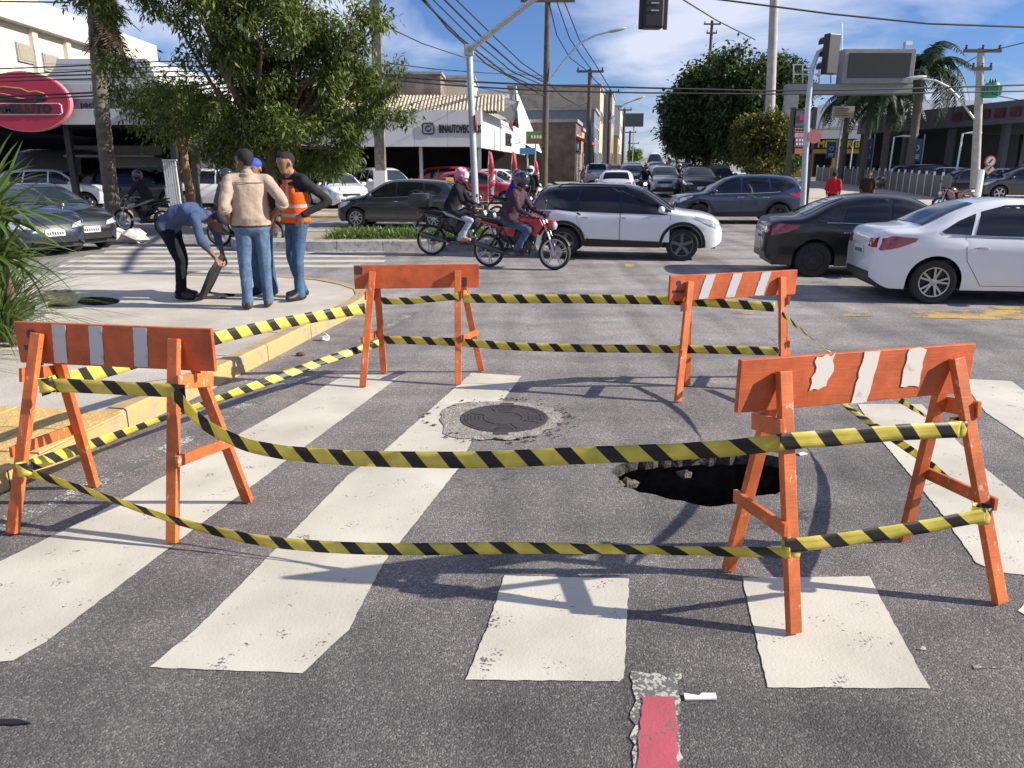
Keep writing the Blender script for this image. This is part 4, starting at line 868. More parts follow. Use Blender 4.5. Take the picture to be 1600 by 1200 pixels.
# the queue in the avenue ahead, coming towards the viewer
AV = math.atan2(1, .152); QG = 'cars queued in the avenue ahead'
for px, Y, kd, pm, lab, tow in [(1035, 44, 'suv', PS, 'silver car at the head of the queue in the avenue', 1), (1088, 41, 'suv', PK, 'black car at the head of the queue with a lit headlamp', 1), (1118, 47, 'suv', PG, 'grey car half hidden behind the black queue leader', 1),
    (1098, 55, 'hatch', PW, 'white car in the third row of the queue', 1), (1026, 55, 'sedan', paintmat('queue_blue', (.02, .03, .05)), 'dark sedan directly behind the silver queue leader', 1), (986, 50, 'suv', PDG, 'charcoal car left of the motorcyclist in the avenue', 1),
    (985, 63, 'suv', PN, 'navy car far back in the left lane of the queue', 1), (1025, 66, 'suv', PG, 'grey car in front of the white van', 1), (1021, 84, 'van', PW, 'white van towering over the far end of the queue', 1),
    (1066, 62, 'suv', PDG, 'dark car in the right lane under the trees, third back', 1), (1058, 74, 'hatch', PS, 'silver car in the right lane under the trees', 1), (1048, 86, 'suv', PK, 'black car far back under the trees', 1), (962, 37, 'hatch', PW, 'white car whose roof shows over the white sport utility car', 0), (990, 78, 'sedan', PK, 'black car at the far end of the left lane', 1)]:
    o = car(kd, B(px, Y), AV + (math.pi if tow else 0) + random.uniform(-.02, .02), pm, lab, QG, lod=1, rim='five', lamp=None)
    if 'lit headlamp' in lab:
        kk = KITS[kd]; me = kk.headf[1]; lo = slot(link('lit_lamp', me, o), [mat('lit_lamp', (1, .9, .7), .3, emit=(1, .85, .6, 6))]); lo.location = (.004, 0, -.03); lo.scale = (1, .55, .9)
car('suv', B(928, 56), AV + .15, PS, 'silver car parked by the shops left of the avenue', lod=1, rim='five'); car('sedan', B(958, 64), AV, PK, 'black car parked under the poles left of the avenue', lod=1, rim='five')
# cars for sale and parked on the left forecourt
for px, Y, kd, pm, hd, lab in [(97, 32.5, 'suv', PW, 8, 'white sport utility car on the forecourt under the red oval sign'), (128, 39, 'van', PS, 20, 'silver van behind the palm trunk under the canopy'), (222, 33.5, 'suv', PK, 12, 'black sport utility car under the canopy right of the palm'), (352, 33, 'suv', PW, 4, 'white car behind the seated passenger'),
    (272, 37, 'hatch', PW, -70, 'white hatchback deep under the canopy by the striped post'), (528, 33.5, 'sedan', PW, -62, 'white sedan facing the street left of the concrete pole'), (603, 35.5, 'suv', PW, -62, 'white sport utility car facing the street right of the concrete pole'), (722, 39.5, 'suv', PR, -18, 'bright red sport utility car in the corner showroom'), (752, 35.5, 'hatch', PM, -10, 'dark red hatchback behind the grey street post'), (785, 40, 'hatch', PW, -20, 'white hatchback under the corner of the showroom')]:
    car(kd, B(px, Y), R(hd), pm, lab, 'cars on the dealership forecourt', lod=1, rim='five')
# parked cars behind the fence at right
for px, Y, kd, pm, hd, lab in [(1360, 62, 'hatch', PS, 170, 'small silver car parked at the far end behind the fence'), (1425, 50, 'suv', PDG, 175, 'charcoal car parked behind the fence under the blue banner'), (1462, 47, 'hatch', PS, 172, 'silver hatchback parked behind the fence, nearest the lamp post'), (1505, 43, 'sedan', PG, 175, 'grey sedan parked left of the concrete pole'), (1550, 43, 'hatch', PS, 172, 'silver car parked right of the concrete pole'), (1400, 56, 'sedan', PW, 176, 'pale sedan parked behind the palms'), (1592, 40, 'suv', PDG, 170, 'dark car parked at the right edge under the station roof')]:
    car(kd, B(px, Y), R(hd), pm, lab, 'cars parked behind the fence', lod=1, rim='five')
# ================================================================ motorcycles
def moto_kit():
    K = {}; r = .305
    mb = MB(); mb.lathe([(r - .05, -.04), (r - .015, -.047), (r, -.025), (r + .004, 0), (r, .025), (r - .015, .047), (r - .05, .04)], axis='Y', n=32, close=True); K['tyre'] = mb.mesh('tyre', RUBBER, 50)
    mb = MB(); mb.lathe([(r - .05, -.03), (r - .05, .03), (r - .07, .028), (r - .07, -.028)], axis='Y', n=32, close=True); mb.lathe([(0, -.055), (.055, -.05), (.055, .05), (0, .055)], axis='Y', n=14)
    for k in range(5):
        a = 2 * math.pi * k / 5
        for d in (-.12, .12): mb.bar((.04 * math.cos(a), 0, .04 * math.sin(a)), ((r - .06) * math.cos(a + d), 0, (r - .06) * math.sin(a + d)), .018, .02, up=(0, 1, 0))
    K['rim'] = mb.mesh('rim', ALLOY, 40)
    mb = MB(); mb.lathe([(.05, .062), (.12, .062), (.12, .067), (.05, .067)], axis='Y', n=20, close=True); K['disc'] = mb.mesh('brake_disc', STEEL, 40)
    return K
MK = moto_kit()
def loft(mb, rings):
    n = len(rings[0]); q = [p for r_ in rings for p in r_]; fs = [(i * n + k, i * n + (k + 1) % n, (i + 1) * n + (k + 1) % n, (i + 1) * n + k) for i in range(len(rings) - 1) for k in range(n)]
    fs += [tuple(range(n - 1, -1, -1)), tuple((len(rings) - 1) * n + k for k in range(n))]; return mb.add(q, fs)
def ring(x, z, hy, hz, n=12, e=2.4):
    o = []
    for k in range(n):
        a = 2 * math.pi * k / n; c, s_ = math.cos(a), math.sin(a); o.append((x, hy * math.copysign(abs(c) ** (2 / e), c), z + hz * math.copysign(abs(s_) ** (2 / e), s_)))
    return o
def motorcycle(loc, heading, paint_, label, group='motorcycles in the junction', box=False, steer=0.0, lit=False, lean=0.0, scale=1.0):
    t = thing('motorcycle', label, 'motorcycle', loc, heading, group, scale); t.rotation_euler = (lean, 0, heading)
    rx, fx, r = -.62, .68, .305
    def wheel(x, st=0.0):
        wl = bpy.data.objects.new('wheel', None); COL.objects.link(wl); wl.parent = t; wl.location = (x, 0, r + .003); wl.rotation_euler = (0, random.uniform(0, 6), st)
        link('tyre', MK['tyre'], wl); link('rim', MK['rim'], wl); link('brake_disc', MK['disc'], wl)
    wheel(rx); wheel(fx)
    mb = MB()
    for sg in (-1, 1):
        mb.tube([(fx, sg * .075, r), (fx - .08, sg * .075, r + .28), (fx - .22, sg * .075, r + .62)], [.024, .022, .02], 8)
    mb.box((fx - .17, 0, r + .50), (.05, .19, .03)); mb.box((fx - .215, 0, r + .62), (.06, .19, .03)); mb.build('fork', ALLOY, t, 50)
    mb = MB(); mb.tube([(fx - .40, -.36, r + .67), (fx - .33, -.28, r + .72), (fx - .25, -.10, r + .66), (fx - .25, .10, r + .66), (fx - .33, .28, r + .72), (fx - .40, .36, r + .67)], .012, 8)
    for sg in (-1, 1): mb.tube([(fx - .42, sg * .38, r + .66), (fx - .36, sg * .27, r + .71)], .019, 8); mb.bar((fx - .30, sg * .25, r + .71), (fx - .33, sg * .38, r + .70), .008, .012)
    mb.build('handlebar', DARKM, t, 50)
    for sg in (-1, 1):
        mb = MB(); mb.tube([(fx - .30, sg * .26, r + .72), (fx - .28, sg * .33, r + .86)], .006, 6); mb.ball((fx - .29, sg * .35, r + .90), (.02, .06, .038), 10, 6); mb.build('mirror', BLACK, t, 50)
    mb = MB(); mb.ball((fx - .06, 0, r + .50), (.09, .10, .10), 14, 10); mb.build('headlight_shell', paint_, t, 50)
    mb = MB(); mb.ball((fx - .01, 0, r + .49), (.055, .082, .08), 14, 8); mb.build('headlight', mat('bike_lamp', (.7, .7, .68), .1, coat=1, emit=(1, .95, .85, 2.5)) if lit else LAMPG, t, 50)
    mb = MB(); mb.box((fx - .17, 0, r + .66), (.06, .16, .08)); mb.build('instrument', BLACK, t)
    mb = MB(); q = []
    for a in np.linspace(.45, 2.1, 10):
        for y in (-.055, -.03, .03, .055): q.append((fx + (r + (.035 if abs(y) < .05 else .02)) * math.cos(a), y, r + (r + (.035 if abs(y) < .05 else .02)) * math.sin(a)))
    mb.add(q, [(i * 4 + k, i * 4 + k + 1, i * 4 + k + 5, i * 4 + k + 4) for i in range(9) for k in range(3)]); mb.build('front_fender', BLACK, t, 60)
    mb = MB(); loft(mb, [ring(.40, .86, .05, .05), ring(.36, .87, .12, .10), ring(.22, .88, .155, .125), ring(.08, .87, .145, .11), ring(-.04, .84, .10, .07), ring(-.10, .82, .06, .04)]); mb.build('fuel_tank', paint_, t, 60)
    for sg in (-1, 1):
        mb = MB(); mb.prism([(.44, .92), (.50, .80), (.36, .60), (.20, .66), (.16, .80)], .10, .15, lambda a, b, h, sg=sg: (a, sg * h, b)); mb.build('side_shroud', paint_, t, bevel=.008)
        mb = MB(); mb.prism([(-.02, .76), (-.08, .58), (-.32, .62), (-.42, .76)], .09, .12, lambda a, b, h, sg=sg: (a, sg * h, b)); mb.build('side_cover', paint_ if sg else BLACK, t, bevel=.006)
    mb = MB(); loft(mb, [ring(.02, .83, .08, .03), ring(-.10, .81, .12, .04), ring(-.28, .80, .14, .045), ring(-.40, .84, .13, .045), ring(-.62, .87, .115, .04), ring(-.74, .88, .08, .03)]); mb.build('seat', mat('seat_vinyl', (.012, .012, .012), .55, var=.2), t, 60)
    mb = MB(); loft(mb, [ring(-.40, .77, .10, .045), ring(-.66, .82, .095, .045), ring(-.86, .86, .05, .03)]); mb.build('tail_fairing', paint_, t, 60)
    mb = MB(); mb.ball((-.88, 0, .84), (.03, .06, .03), 10, 6); mb.build('tail_light', TAIL, t, 50)
    mb = MB(); mb.tube([(-.74, 0, .80), (-.88, 0, .68), (-.97, 0, .52)], [.03, .03, .02], 6); mb.build('rear_fender', BLACK, t, 50)
    mb = MB(); mb.box((-.955, 0, .60), (.012, .19, .15), M=Matrix.Rotation(R(-25), 3, 'Y')); mb.build('number_plate', mat('bike_plate', (.5, .5, .48), .5), t)
    mb = MB()
    for sg in (-1, 1):
        mb.tube([(.42, 0, .92), (.30, sg * .07, .60), (.22, sg * .09, .30), (-.05, sg * .11, .28), (-.16, sg * .11, .50), (-.30, sg * .11, .74)], .018, 6); mb.tube([(-.10, sg * .11, .34), (rx, sg * .12, r)], .02, 6); mb.tube([(-.30, sg * .12, .74), (rx + .04, sg * .12, r + .05)], .026, 8)
    mb.tube([(.42, 0, .90), (.10, 0, .78), (-.42, 0, .76), (-.80, 0, .84)], .02, 6); mb.build('frame', DARKM, t, 50)
    mb = MB(); mb.lathe([(.0, -.13), (.125, -.13), (.135, -.10), (.135, .10), (.125, .13), (0, .13)], (.04, 0, .36), 'Y', 18); mb.box((.14, 0, .40), (.22, .20, .16)); mb.lathe([(.075, -.06), (.075, .16)], (.16, 0, .50), 'Z', 12)
    for k in range(6): mb.box((.16, 0, .47 + .03 * k), (.19, .19, .011))
    mb.build('engine', mat('engine_grey', (.12, .12, .125), .45, metal=.7, var=.4, scale=20), t)
    mb = MB(); mb.tube([(.24, -.03, .52), (.33, -.07, .40), (.22, -.13, .24), (-.10, -.16, .24), (-.30, -.17, .30)], .02, 8); mb.tube([(-.28, -.17, .30), (-.34, -.175, .32), (-.78, -.185, .44), (-.82, -.185, .45)], [.024, .048, .052, .03], 10); mb.build('exhaust', mat('exhaust_dark', (.10, .10, .105), .4, metal=.7), t, 50); mb = MB(); loft(mb, [ring(.30, .62, .05, .10), ring(.16, .62, .085, .16), ring(-.10, .58, .09, .18), ring(-.34, .62, .075, .13), ring(-.46, .70, .05, .06)]); mb.build('airbox', DARKM, t, 60); mb = MB(); mb.tube([(.02, .10, .33), (-.3, .11, .31), (rx, .10, r)], [.03, .05, .06], 8); mb.build('chain_guard', BLACK, t, 50)
    mb = MB(); mb.tube([(.12, -.25, .30), (.12, .25, .30)], .014, 6); mb.tube([(-.30, -.22, .36), (-.30, .22, .36)], .012, 6); mb.build('footrest', DARKM, t, 50)
    mb = MB(); mb.tube([(-.5, .15, .88), (-.8, .15, .93), (-.92, .0, .95), (-.8, -.15, .93), (-.5, -.15, .88)], .012, 6); mb.build('grab_rail', DARKM, t, 50)
    if box:
        mb = MB(); loft(mb, [ring(-1.05, 1.09, .16, .12, 16, 5), ring(-1.0, 1.09, .20, .145, 16, 5), ring(-.70, 1.09, .215, .15, 16, 5), ring(-.62, 1.08, .17, .11, 16, 5)]); mb.build('top_box', mat('top_box_black', (.018, .019, .021), .35), t, 50)
    return t
# ================================================================ people
SKIN = mat('skin_tan', (.30, .155, .095), .55, var=.12, scale=20); SKIN2 = mat('skin_brown', (.16, .075, .045), .55, var=.12, scale=20)
HAIR = mat('dark_hair', (.009, .008, .007), .85, var=.4, scale=60); EYE = mat('eye_dark', (.02, .015, .012), .3)
def cloth(name, col, var=.14, scale=9, bump=.25, bscale=40): return mat('cloth_' + name, col, .85, var=var, scale=scale, bump=bump, bscale=bscale, spec=.2)
BELT = mat('belt_leather', (.03, .02, .014), .5); JEAN = cloth('blue_jeans', (.085, .145, .235), .45, 6); JEAN2 = cloth('mid_jeans', (.055, .10, .18), .3, 8); JEAND = cloth('dark_jeans', (.018, .026, .045), .3); JEANL = cloth('pale_jeans', (.36, .42, .52), .15); SHOEB = mat('shoe_black', (.012, .011, .010), .5); SHOEW = mat('shoe_white', (.6, .6, .6), .6); SHOET = mat('shoe_brown', (.05, .035, .025), .6)
TANS = cloth('tan_shirt', (.38, .30, .235), .14, 4); NAVYS = cloth('slate_blue_shirt', (.055, .085, .165), .18, 5); CHARS = cloth('charcoal_shirt', (.022, .023, .027), .2); VESTM = cloth('orange_vest', (.80, .115, .02), .1); BLACKP = cloth('black_trousers', (.008, .010, .014), .3); BLACKJ = cloth('black_jacket', (.014, .015, .02), .35); PLAID = cloth('plum_plaid', (.06, .035, .05), .7, 16); GREYT = cloth('grey_shirt', (.10, .09, .08), .2); MAROON = cloth('maroon_trousers', (.14, .012, .03), .2); REDS = cloth('red_shirt', (.55, .02, .03), .15); SILVER = cloth('silver_band', (.42, .42, .40), .1, 9, 0)
def capsule(mb, a, b, ra, rb, n=12):
    a = Vector(a); b = Vector(b); d = b - a
    if d.length < 1e-5: d = Vector((0, 0, 1e-4)); b = a + d
    u = d.normalized(); pts = []; rad = []
    for t in (-1, -.85, -.5, 0): pts.append(a + u * (ra * t)); rad.append(ra * math.sqrt(max(.0004, 1 - t * t)))
    for t in (0, .5, .85, 1): pts.append(b + u * (rb * t)); rad.append(rb * math.sqrt(max(.0004, 1 - t * t)))
    mb.tube(pts, rad, n)
def hand_prims(pr, wrist, d, side, nrm, m, curl=.6, s=1.0):
    """palm, four fingers and a thumb; d along the hand, side towards the thumb, nrm where the palm faces"""
    wrist = Vector(wrist); d = Vector(d).normalized(); side = (Vector(side) - d * Vector(side).dot(d)).normalized(); nrm = d.cross(side) if nrm is None else Vector(nrm).normalized()
    for k in (-1, 0, 1): pr.append((wrist + d * .015 * s + side * (.018 * k * s), wrist + d * .085 * s + side * (.026 * k * s), .017 * s, .015 * s, m))
    for k, L_ in enumerate((.070, .082, .076, .058)):
        b0 = wrist + d * (.092 * s) + side * ((.031 - .021 * k) * s); a = curl * .5; b1 = b0 + (d * math.cos(a) + nrm * math.sin(a)) * (L_ * .52 * s); a = curl * 1.4; b2 = b1 + (d * math.cos(a) + nrm * math.sin(a)) * (L_ * .48 * s)
        pr.append((b0, b1, .0105 * s, .0095 * s, m)); pr.append((b1, b2, .0095 * s, .008 * s, m))
    b0 = wrist + d * (.03 * s) + side * (.032 * s); b1 = b0 + (d * .7 + side * .6 + nrm * .2).normalized() * (.045 * s); b2 = b1 + (d * .9 + side * .1 + nrm * .35).normalized() * (.032 * s)
    pr.append((b0, b1, .013 * s, .011 * s, m)); pr.append((b1, b2, .011 * s, .009 * s, m))
BASE = dict(pel=(0, 0, .98), wai=(.01, 0, 1.12), che=(.01, 0, 1.33), nec=(-.01, 0, 1.50), hea=(.03, 0, 1.66),
    Lhip=(0, .095, .95), Lkne=(.03, .11, .50), Lank=(-.01, .12, .09), Ltoe=(.17, .15, .045), Rhip=(0, -.095, .95), Rkne=(.03, -.11, .50), Rank=(-.01, -.12, .09), Rtoe=(.17, -.15, .045),
    Lsho=(-.01, .195, 1.45), Lelb=(-.04, .25, 1.16), Lwri=(.08, .24, .93), Rsho=(-.01, -.195, 1.45), Relb=(-.04, -.25, 1.16), Rwri=(.08, -.24, .93))
def person(loc, heading, label, J={}, shirt=TANS, pants=JEAN, shoe=SHOEB, skin=SKIN, hair=True, sleeve='short', face=(1, 0, 0), voxel=.0115, vest=None, group=None, scale=1.0, helmet=None, cap=None, hands=None, slim=1.0, short_pants=False, gloves=None, visor=None, extra=None, sole=None, belt=None):
    j = {k: Vector(v) for k, v in BASE.items()}; j.update({k: Vector(v) for k, v in J.items()}); pr = []; A = lambda a, b, ra, rb, m: pr.append((Vector(a), Vector(b), ra, rb, m))
    s = slim
    A(j['Lhip'], j['Rhip'], .108 * s, .108 * s, pants); t0_ = len(pr); bk = (j['Lhip'] - j['Rhip']).normalized(); fw = bk.cross(Vector((0, 0, 1))).normalized()
    up = (j['nec'] - j['pel']).normalized(); tf = bk.cross(up).normalized()
    for sg in (-1, 1):
        A(j['pel'] + bk * (.055 * sg) - up * .02, j['wai'] + bk * (.055 * sg), .108 * s, .112 * s, shirt); A(j['wai'] + bk * (.055 * sg), j['che'] + bk * (.07 * sg), .108 * s, .118 * s, shirt); A(j['che'] + bk * (.07 * sg) , (j['Lsho'] if sg > 0 else j['Rsho']) * .72 + j['nec'] * .28 - up * .03, .112 * s, .078 * s, shirt)
        A(j['pel'] - tf * -.0 + bk * .05 * sg - up * .06 - tf * .02, j['pel'] + bk * .06 * sg - up * .02 - tf * .025, .10 * s, .10 * s, pants)
    A(j['wai'] - tf * .035, j['che'] - tf * .03, .105 * s, .112 * s, shirt); A(j['che'] - tf * .03, j['nec'] - up * .09 - tf * .02, .11 * s, .085, shirt); A(j['wai'] + tf * .03, j['che'] + tf * .02, .095 * s, .105 * s, shirt); A(j['pel'] + up * .01 - bk * .075, j['pel'] + up * .01 + bk * .075, .126 * s, .126 * s, shirt)
    t1_ = len(pr)
    for c in 'LR': A(j['nec'] - up * .025, j[c + 'sho'] + up * .01, .062, .062, shirt)
    A(j['nec'] - up * .005 - tf * .012, j['nec'] + up * .012 - tf * .014, .070, .066, shirt)
    A(j['Lsho'] - bk * .03, j['Rsho'] + bk * .03, .068, .068, shirt); A(j['nec'] - up * .05, j['nec'] - up * .01, .082, .062, shirt)
    torso = set(range(t0_, t1_))
    for c in 'LR':
        A(j[c + 'hip'], j[c + 'kne'], .095 * s, .068 * s, pants)
        if short_pants: m_ = skin; k = .045
        else: m_ = pants; k = .060
        A(j[c + 'kne'], j[c + 'ank'] + Vector((0, 0, .03)), .066 * s if not short_pants else .055, k, m_)
        if not short_pants: A(j[c + 'ank'] + (j[c + 'kne'] - j[c + 'ank']).normalized() * .14, j[c + 'ank'] + Vector((0, 0, .0)), .062, .066, pants)
        t = j[c + 'toe'] - j[c + 'ank']; t.z = 0; t = t.normalized(); hl = j[c + 'ank'] - t * .045; hl.z = j[c + 'toe'].z + .005
        A(hl, j[c + 'toe'] - t * .05, .046, .044, shoe); A(hl + Vector((0, 0, .0)), j[c + 'ank'], .044, .05, shoe); A(j[c + 'toe'] - t * .06, j[c + 'toe'], .046, .036, shoe); A(j[c + 'ank'], j[c + 'toe'] - t * .04, .05, .04, shoe)
        sl = shirt if sleeve != 'vest' else CHARS
        A(j[c + 'sho'], j[c + 'elb'], .074 if sleeve == 'short' else .066, .062 if sleeve == 'short' else .05, sl)
        if sleeve == 'short': A(j[c + 'elb'], j[c + 'wri'], .041, .029, skin); A(j[c + 'sho'].lerp(j[c + 'elb'], .6), j[c + 'elb'].lerp(j[c + 'wri'], .02), .068, .064, sl)
        elif sleeve == 'rolled': A(j[c + 'elb'], j[c + 'wri'], .041, .029, skin); A(j[c + 'elb'], j[c + 'elb'].lerp(j[c + 'wri'], .35), .055, .050, sl)
        else: A(j[c + 'elb'], j[c + 'wri'], .05, .038, sl)
        hd = (hands or {}).get(c); d = j[c + 'wri'] - j[c + 'elb']
        hand_prims(pr, j[c + 'wri'], hd[0] if hd else d, hd[1] if hd else (1, 0, 0), hd[2] if hd and len(hd) > 2 else None, gloves or skin, hd[3] if hd and len(hd) > 3 else .7)
    f = Vector(face).normalized(); hz = j['hea']; hu = (hz - j['nec']); hu = (hu.normalized() * .5 + Vector((0, 0, 1)) * .5).normalized(); hs = hu.cross(f).normalized(); f = hs.cross(hu).normalized(); H = lambda a, b, c: hz + f * a + hs * b + hu * c
    A(j['nec'] - up * .02, H(-.015, 0, -.06), .060, .056, skin)
    A(H(-.02, 0, .03), H(.015, 0, .03), .094, .088, skin); A(H(.03, 0, -.02), H(.045, 0, -.075), .074, .052, skin); A(H(.085, 0, .02), H(.108, 0, -.015), .012, .017, skin); A(H(.082, -.02, -.055), H(.082, .02, -.055), .012, .012, mat('lips', (.22, .09, .07), .5))
    for b in (-1, 1): A(H(-.005, .094 * b, .005), H(-.005, .096 * b, -.03), .018, .014, skin); A(H(.088, .032 * b, .022), H(.089, .032 * b, .022), .011, .011, EYE); A(H(.085, .018 * b, .043), H(.078, .05 * b, .043), .010, .009, hair and HAIR or skin)
    if hair and not helmet: A(H(-.032, 0, .042), H(.004, 0, .056), .0975, .086, HAIR); A(H(-.045, 0, .015), H(-.05, 0, -.005), .080, .064, HAIR)
    if extra: extra(A, j, dict(bk=bk, up=up, tf=tf))
    mb = MB()
    for i_, (a, b, ra_, rb_, m) in enumerate(pr):
        if i_ in torso: continue
        capsule(mb, a, b, ra_, rb_)
    # the trunk: one smooth barrel from hips to neck
    rings_ = []
    for c_, hw_, hd_ in ((j['pel'] - up * .11, .10, .09), (j['pel'] - up * .07, .160, .118), (j['pel'], .172, .128), (j['pel'] + up * .06, .186, .146), (j['wai'], .180, .138), (j['wai'].lerp(j['che'], .5), .180, .132), (j['che'], .188, .134), (j['che'].lerp(j['nec'], .45), .178, .118), (j['che'].lerp(j['nec'], .75), .125, .092), (j['nec'], .075, .070)):
        rings_.append([c_ + bk * (hw_ * s * math.copysign(abs(math.cos(t)) ** .85, math.cos(t))) + tf * (hd_ * s * math.copysign(abs(math.sin(t)) ** .85, math.sin(t)) - .008) for t in np.linspace(0, 2 * math.pi, 25)[:-1]])
    loft(mb, rings_)
    me = bpy.data.meshes.new('body'); me.from_pydata(mb.v, [], mb.f); tmp = bpy.data.objects.new('tmp', me); COL.objects.link(tmp)
    rm = tmp.modifiers.new('r', 'REMESH'); rm.mode = 'VOXEL'; rm.voxel_size = voxel; sm_ = tmp.modifiers.new('s', 'SMOOTH'); sm_.iterations = 5; sm_.factor = .5
    dg = bpy.context.evaluated_depsgraph_get(); nm = bpy.data.meshes.new_from_object(tmp.evaluated_get(dg)); bpy.data.objects.remove(tmp)
    mats = [BELT]
    for p in pr:
        if p[4] not in mats: mats.append(p[4])
    nm.materials.clear()
    for m in mats: nm.materials.append(m)
    N = len(nm.polygons); ce = np.zeros(N * 3); nm.polygons.foreach_get('center', ce); ce = ce.reshape(-1, 3); best = np.full(N, 1e9); idx = np.zeros(N, int); own = np.zeros(N, int)
    for i_, (a, b, ra_, rb_, m) in enumerate(pr):
        a_ = np.array(a); d = np.array(b) - a_; L2 = max(1e-9, d @ d); t = np.clip((ce - a_) @ d / L2, 0, 1); ds = np.linalg.norm(ce - a_ - t[:, None] * d, axis=1) - (ra_ + (rb_ - ra_) * t)
        q = ds < best; best[q] = ds[q]; idx[q] = mats.index(m); own[q] = i_
    hgt = (ce - np.array(j['pel'])) @ np.array(up); near = np.isin(own, list(torso) + [0] + ([i_ for i_, p_ in enumerate(pr) if p_[4] is pants] if up.z > .85 else []))
    lat = np.abs((ce - np.array(j['pel'])) @ np.array(bk)); q = near & (lat < .24); si, pi_ = mats.index(shirt), mats.index(pants)
    idx[q & (hgt > -.015)] = si; idx[q & (hgt <= -.015)] = pi_; idx[q & (hgt <= -.015) & (hgt > -.045)] = mats.index(BELT)
    nm.polygons.foreach_set('material_index', idx.astype(np.int32)); nm.polygons.foreach_set('use_smooth', [True] * N)
    # creases in the cloth
    from mathutils import noise
    cl = {i for i, m in enumerate(mats) if m.name.startswith('cloth')}; vm = np.zeros(len(nm.vertices), bool)
    for p_ in nm.polygons:
        if p_.material_index in cl: vm[list(p_.vertices)] = True
    nv = len(nm.vertices); co = np.zeros(nv * 3); nm.vertices.foreach_get('co', co); co = co.reshape(-1, 3); no = np.array([tuple(x_.vector) for x_ in nm.vertex_normals])
    for i_ in np.nonzero(vm)[0]:
        q_ = co[i_]; co[i_] = q_ + no[i_] * (.009 * noise.noise((q_[0] * 13 + q_[2] * 5, q_[1] * 13, q_[2] * 6)) + .0025 * noise.noise((q_[0] * 22, q_[1] * 22 + q_[2] * 9, q_[2] * 34)))
    nm.vertices.foreach_set('co', co.ravel()); nm.update()
    root = thing('person', label, 'person', loc, heading, group, scale); link('body', nm, root)
    if sleeve == 'short' and not helmet and not vest:      # turned-up sleeve ends and a shirt collar
        for c in 'LR':
            d_ = (j[c + 'wri'] - j[c + 'elb']).normalized(); e_ = j[c + 'elb'] + d_ * .045; MB().tube([e_ - d_ * .03, e_ - d_ * .024, e_ + d_ * .02, e_ + d_ * .024], [.066, .074, .070, .045], 14).build('sleeve_cuff', shirt, root, 50)
        n0 = j['nec']; MB().tube([n0 - up * .03 - tf * .012, n0 - up * .005 - tf * .014, n0 + up * .028 - tf * .018, n0 + up * .03 - tf * .018], [.086, .080, .076, .06], 16).build('collar', shirt, root, 50)
        q_ = [n0.lerp(j['che'], .42) + bk * (.185 * k / 6) - tf * (math.sqrt(max(0, 1 - (k / 6.4) ** 2)) * .128 * s + .002) for k in range(-6, 7)]; MB().tube(q_, .0045, 5).build('yoke_seam', mat('seam_brown', (.22, .15, .11), .9), root, 60)  # yoke seam as a thin darker brown cord
    if vest:
        mb = MB(); q = []; rows = []
        # shell that hugs the trunk
        trunk = [p for p in pr if p[4] is shirt]; nn = 28; hs_ = np.linspace(0, 1, 15)
        for h in hs_:
            c = j['pel'].lerp(j['nec'], h * .98) - up * .03
            row = []
            for k in range(nn):
                a = 2 * math.pi * k / nn; d = (bk * math.cos(a) + tf * math.sin(a)); best_ = .10
                for a_, b_, ra_, rb_, m in trunk[:10]:
                    for w_ in (.0, .25, .5, .75, 1.0):
                        cc = a_.lerp(b_, w_) - c; rr_ = ra_ + (rb_ - ra_) * w_; hh = cc.dot(up); e2 = rr_ * rr_ - hh * hh
                        if e2 <= 0: continue
                        pl = cc - up * hh; bq = pl.dot(d); dd = bq * bq - (pl.length_squared - e2)
                        if dd > 0: best_ = max(best_, bq + math.sqrt(dd))
                row.append(c + d * (math.sqrt(1 / ((math.cos(a) / (.190 if h < .8 else .165)) ** 2 + (math.sin(a) / (.142 if h < .75 else .125)) ** 2)) * slim * (1 if h < .9 else .8) + .006))
            rows.append(row)
        q = [p for r_ in rows for p in r_]; fs = []; ms = []
        for i in range(len(rows) - 1):
            for k in range(nn):
                a = 2 * math.pi * (k + .5) / nn
                if hs_[i] > .66 and abs(math.cos(a)) > .88: continue      # arm holes
                if hs_[i] > .86 and abs(math.cos(a)) < .42 and math.sin(a) < 0 and False: continue
                fs.append((i * nn + k, i * nn + (k + 1) % nn, (i + 1) * nn + (k + 1) % nn, (i + 1) * nn + k)); ms.append(1 if (hs_[i] > .12 and hs_[i] < .2) or (hs_[i] > .33 and hs_[i] < .41) or (hs_[i] > .42 and .40 < abs(math.cos(a)) < .62) else 0)
        mb.add(q, fs); mb.m = ms; ve = mb.build('vest', [VESTM, SILVER], root, 80); so_ = ve.modifiers.new('t', 'SOLIDIFY'); so_.thickness = .008
    if helmet:
        M3 = Matrix((f, hs, hu)).transposed(); mb = MB(); mb.ball(H(-.01, 0, .02), (.150, .132, .145), 20, 14, M=M3); mb.v = [v for v in mb.v]
        ho = mb.build('helmet', helmet, root, 60)
        mb = MB(); q = []
        for a in np.linspace(-1.0, 1.0, 11):
            for e_ in np.linspace(-.32, .42, 5): q.append(tuple(hz + M3 @ Vector((.158 * math.cos(a) * math.cos(e_) - .01, .139 * math.sin(a) * math.cos(e_), .150 * math.sin(e_) + .02))))
        mb.add(q, [(i * 5 + k, i * 5 + k + 1, i * 5 + k + 6, i * 5 + k + 5) for i in range(10) for k in range(4)]); mb.build('visor', visor or GLASSB, ho, 60)
        mb = MB(); mb.ball(H(.06, 0, -.085), (.085, .085, .045), 14, 8, M=M3); mb.build('chin_bar', helmet, ho, 60)
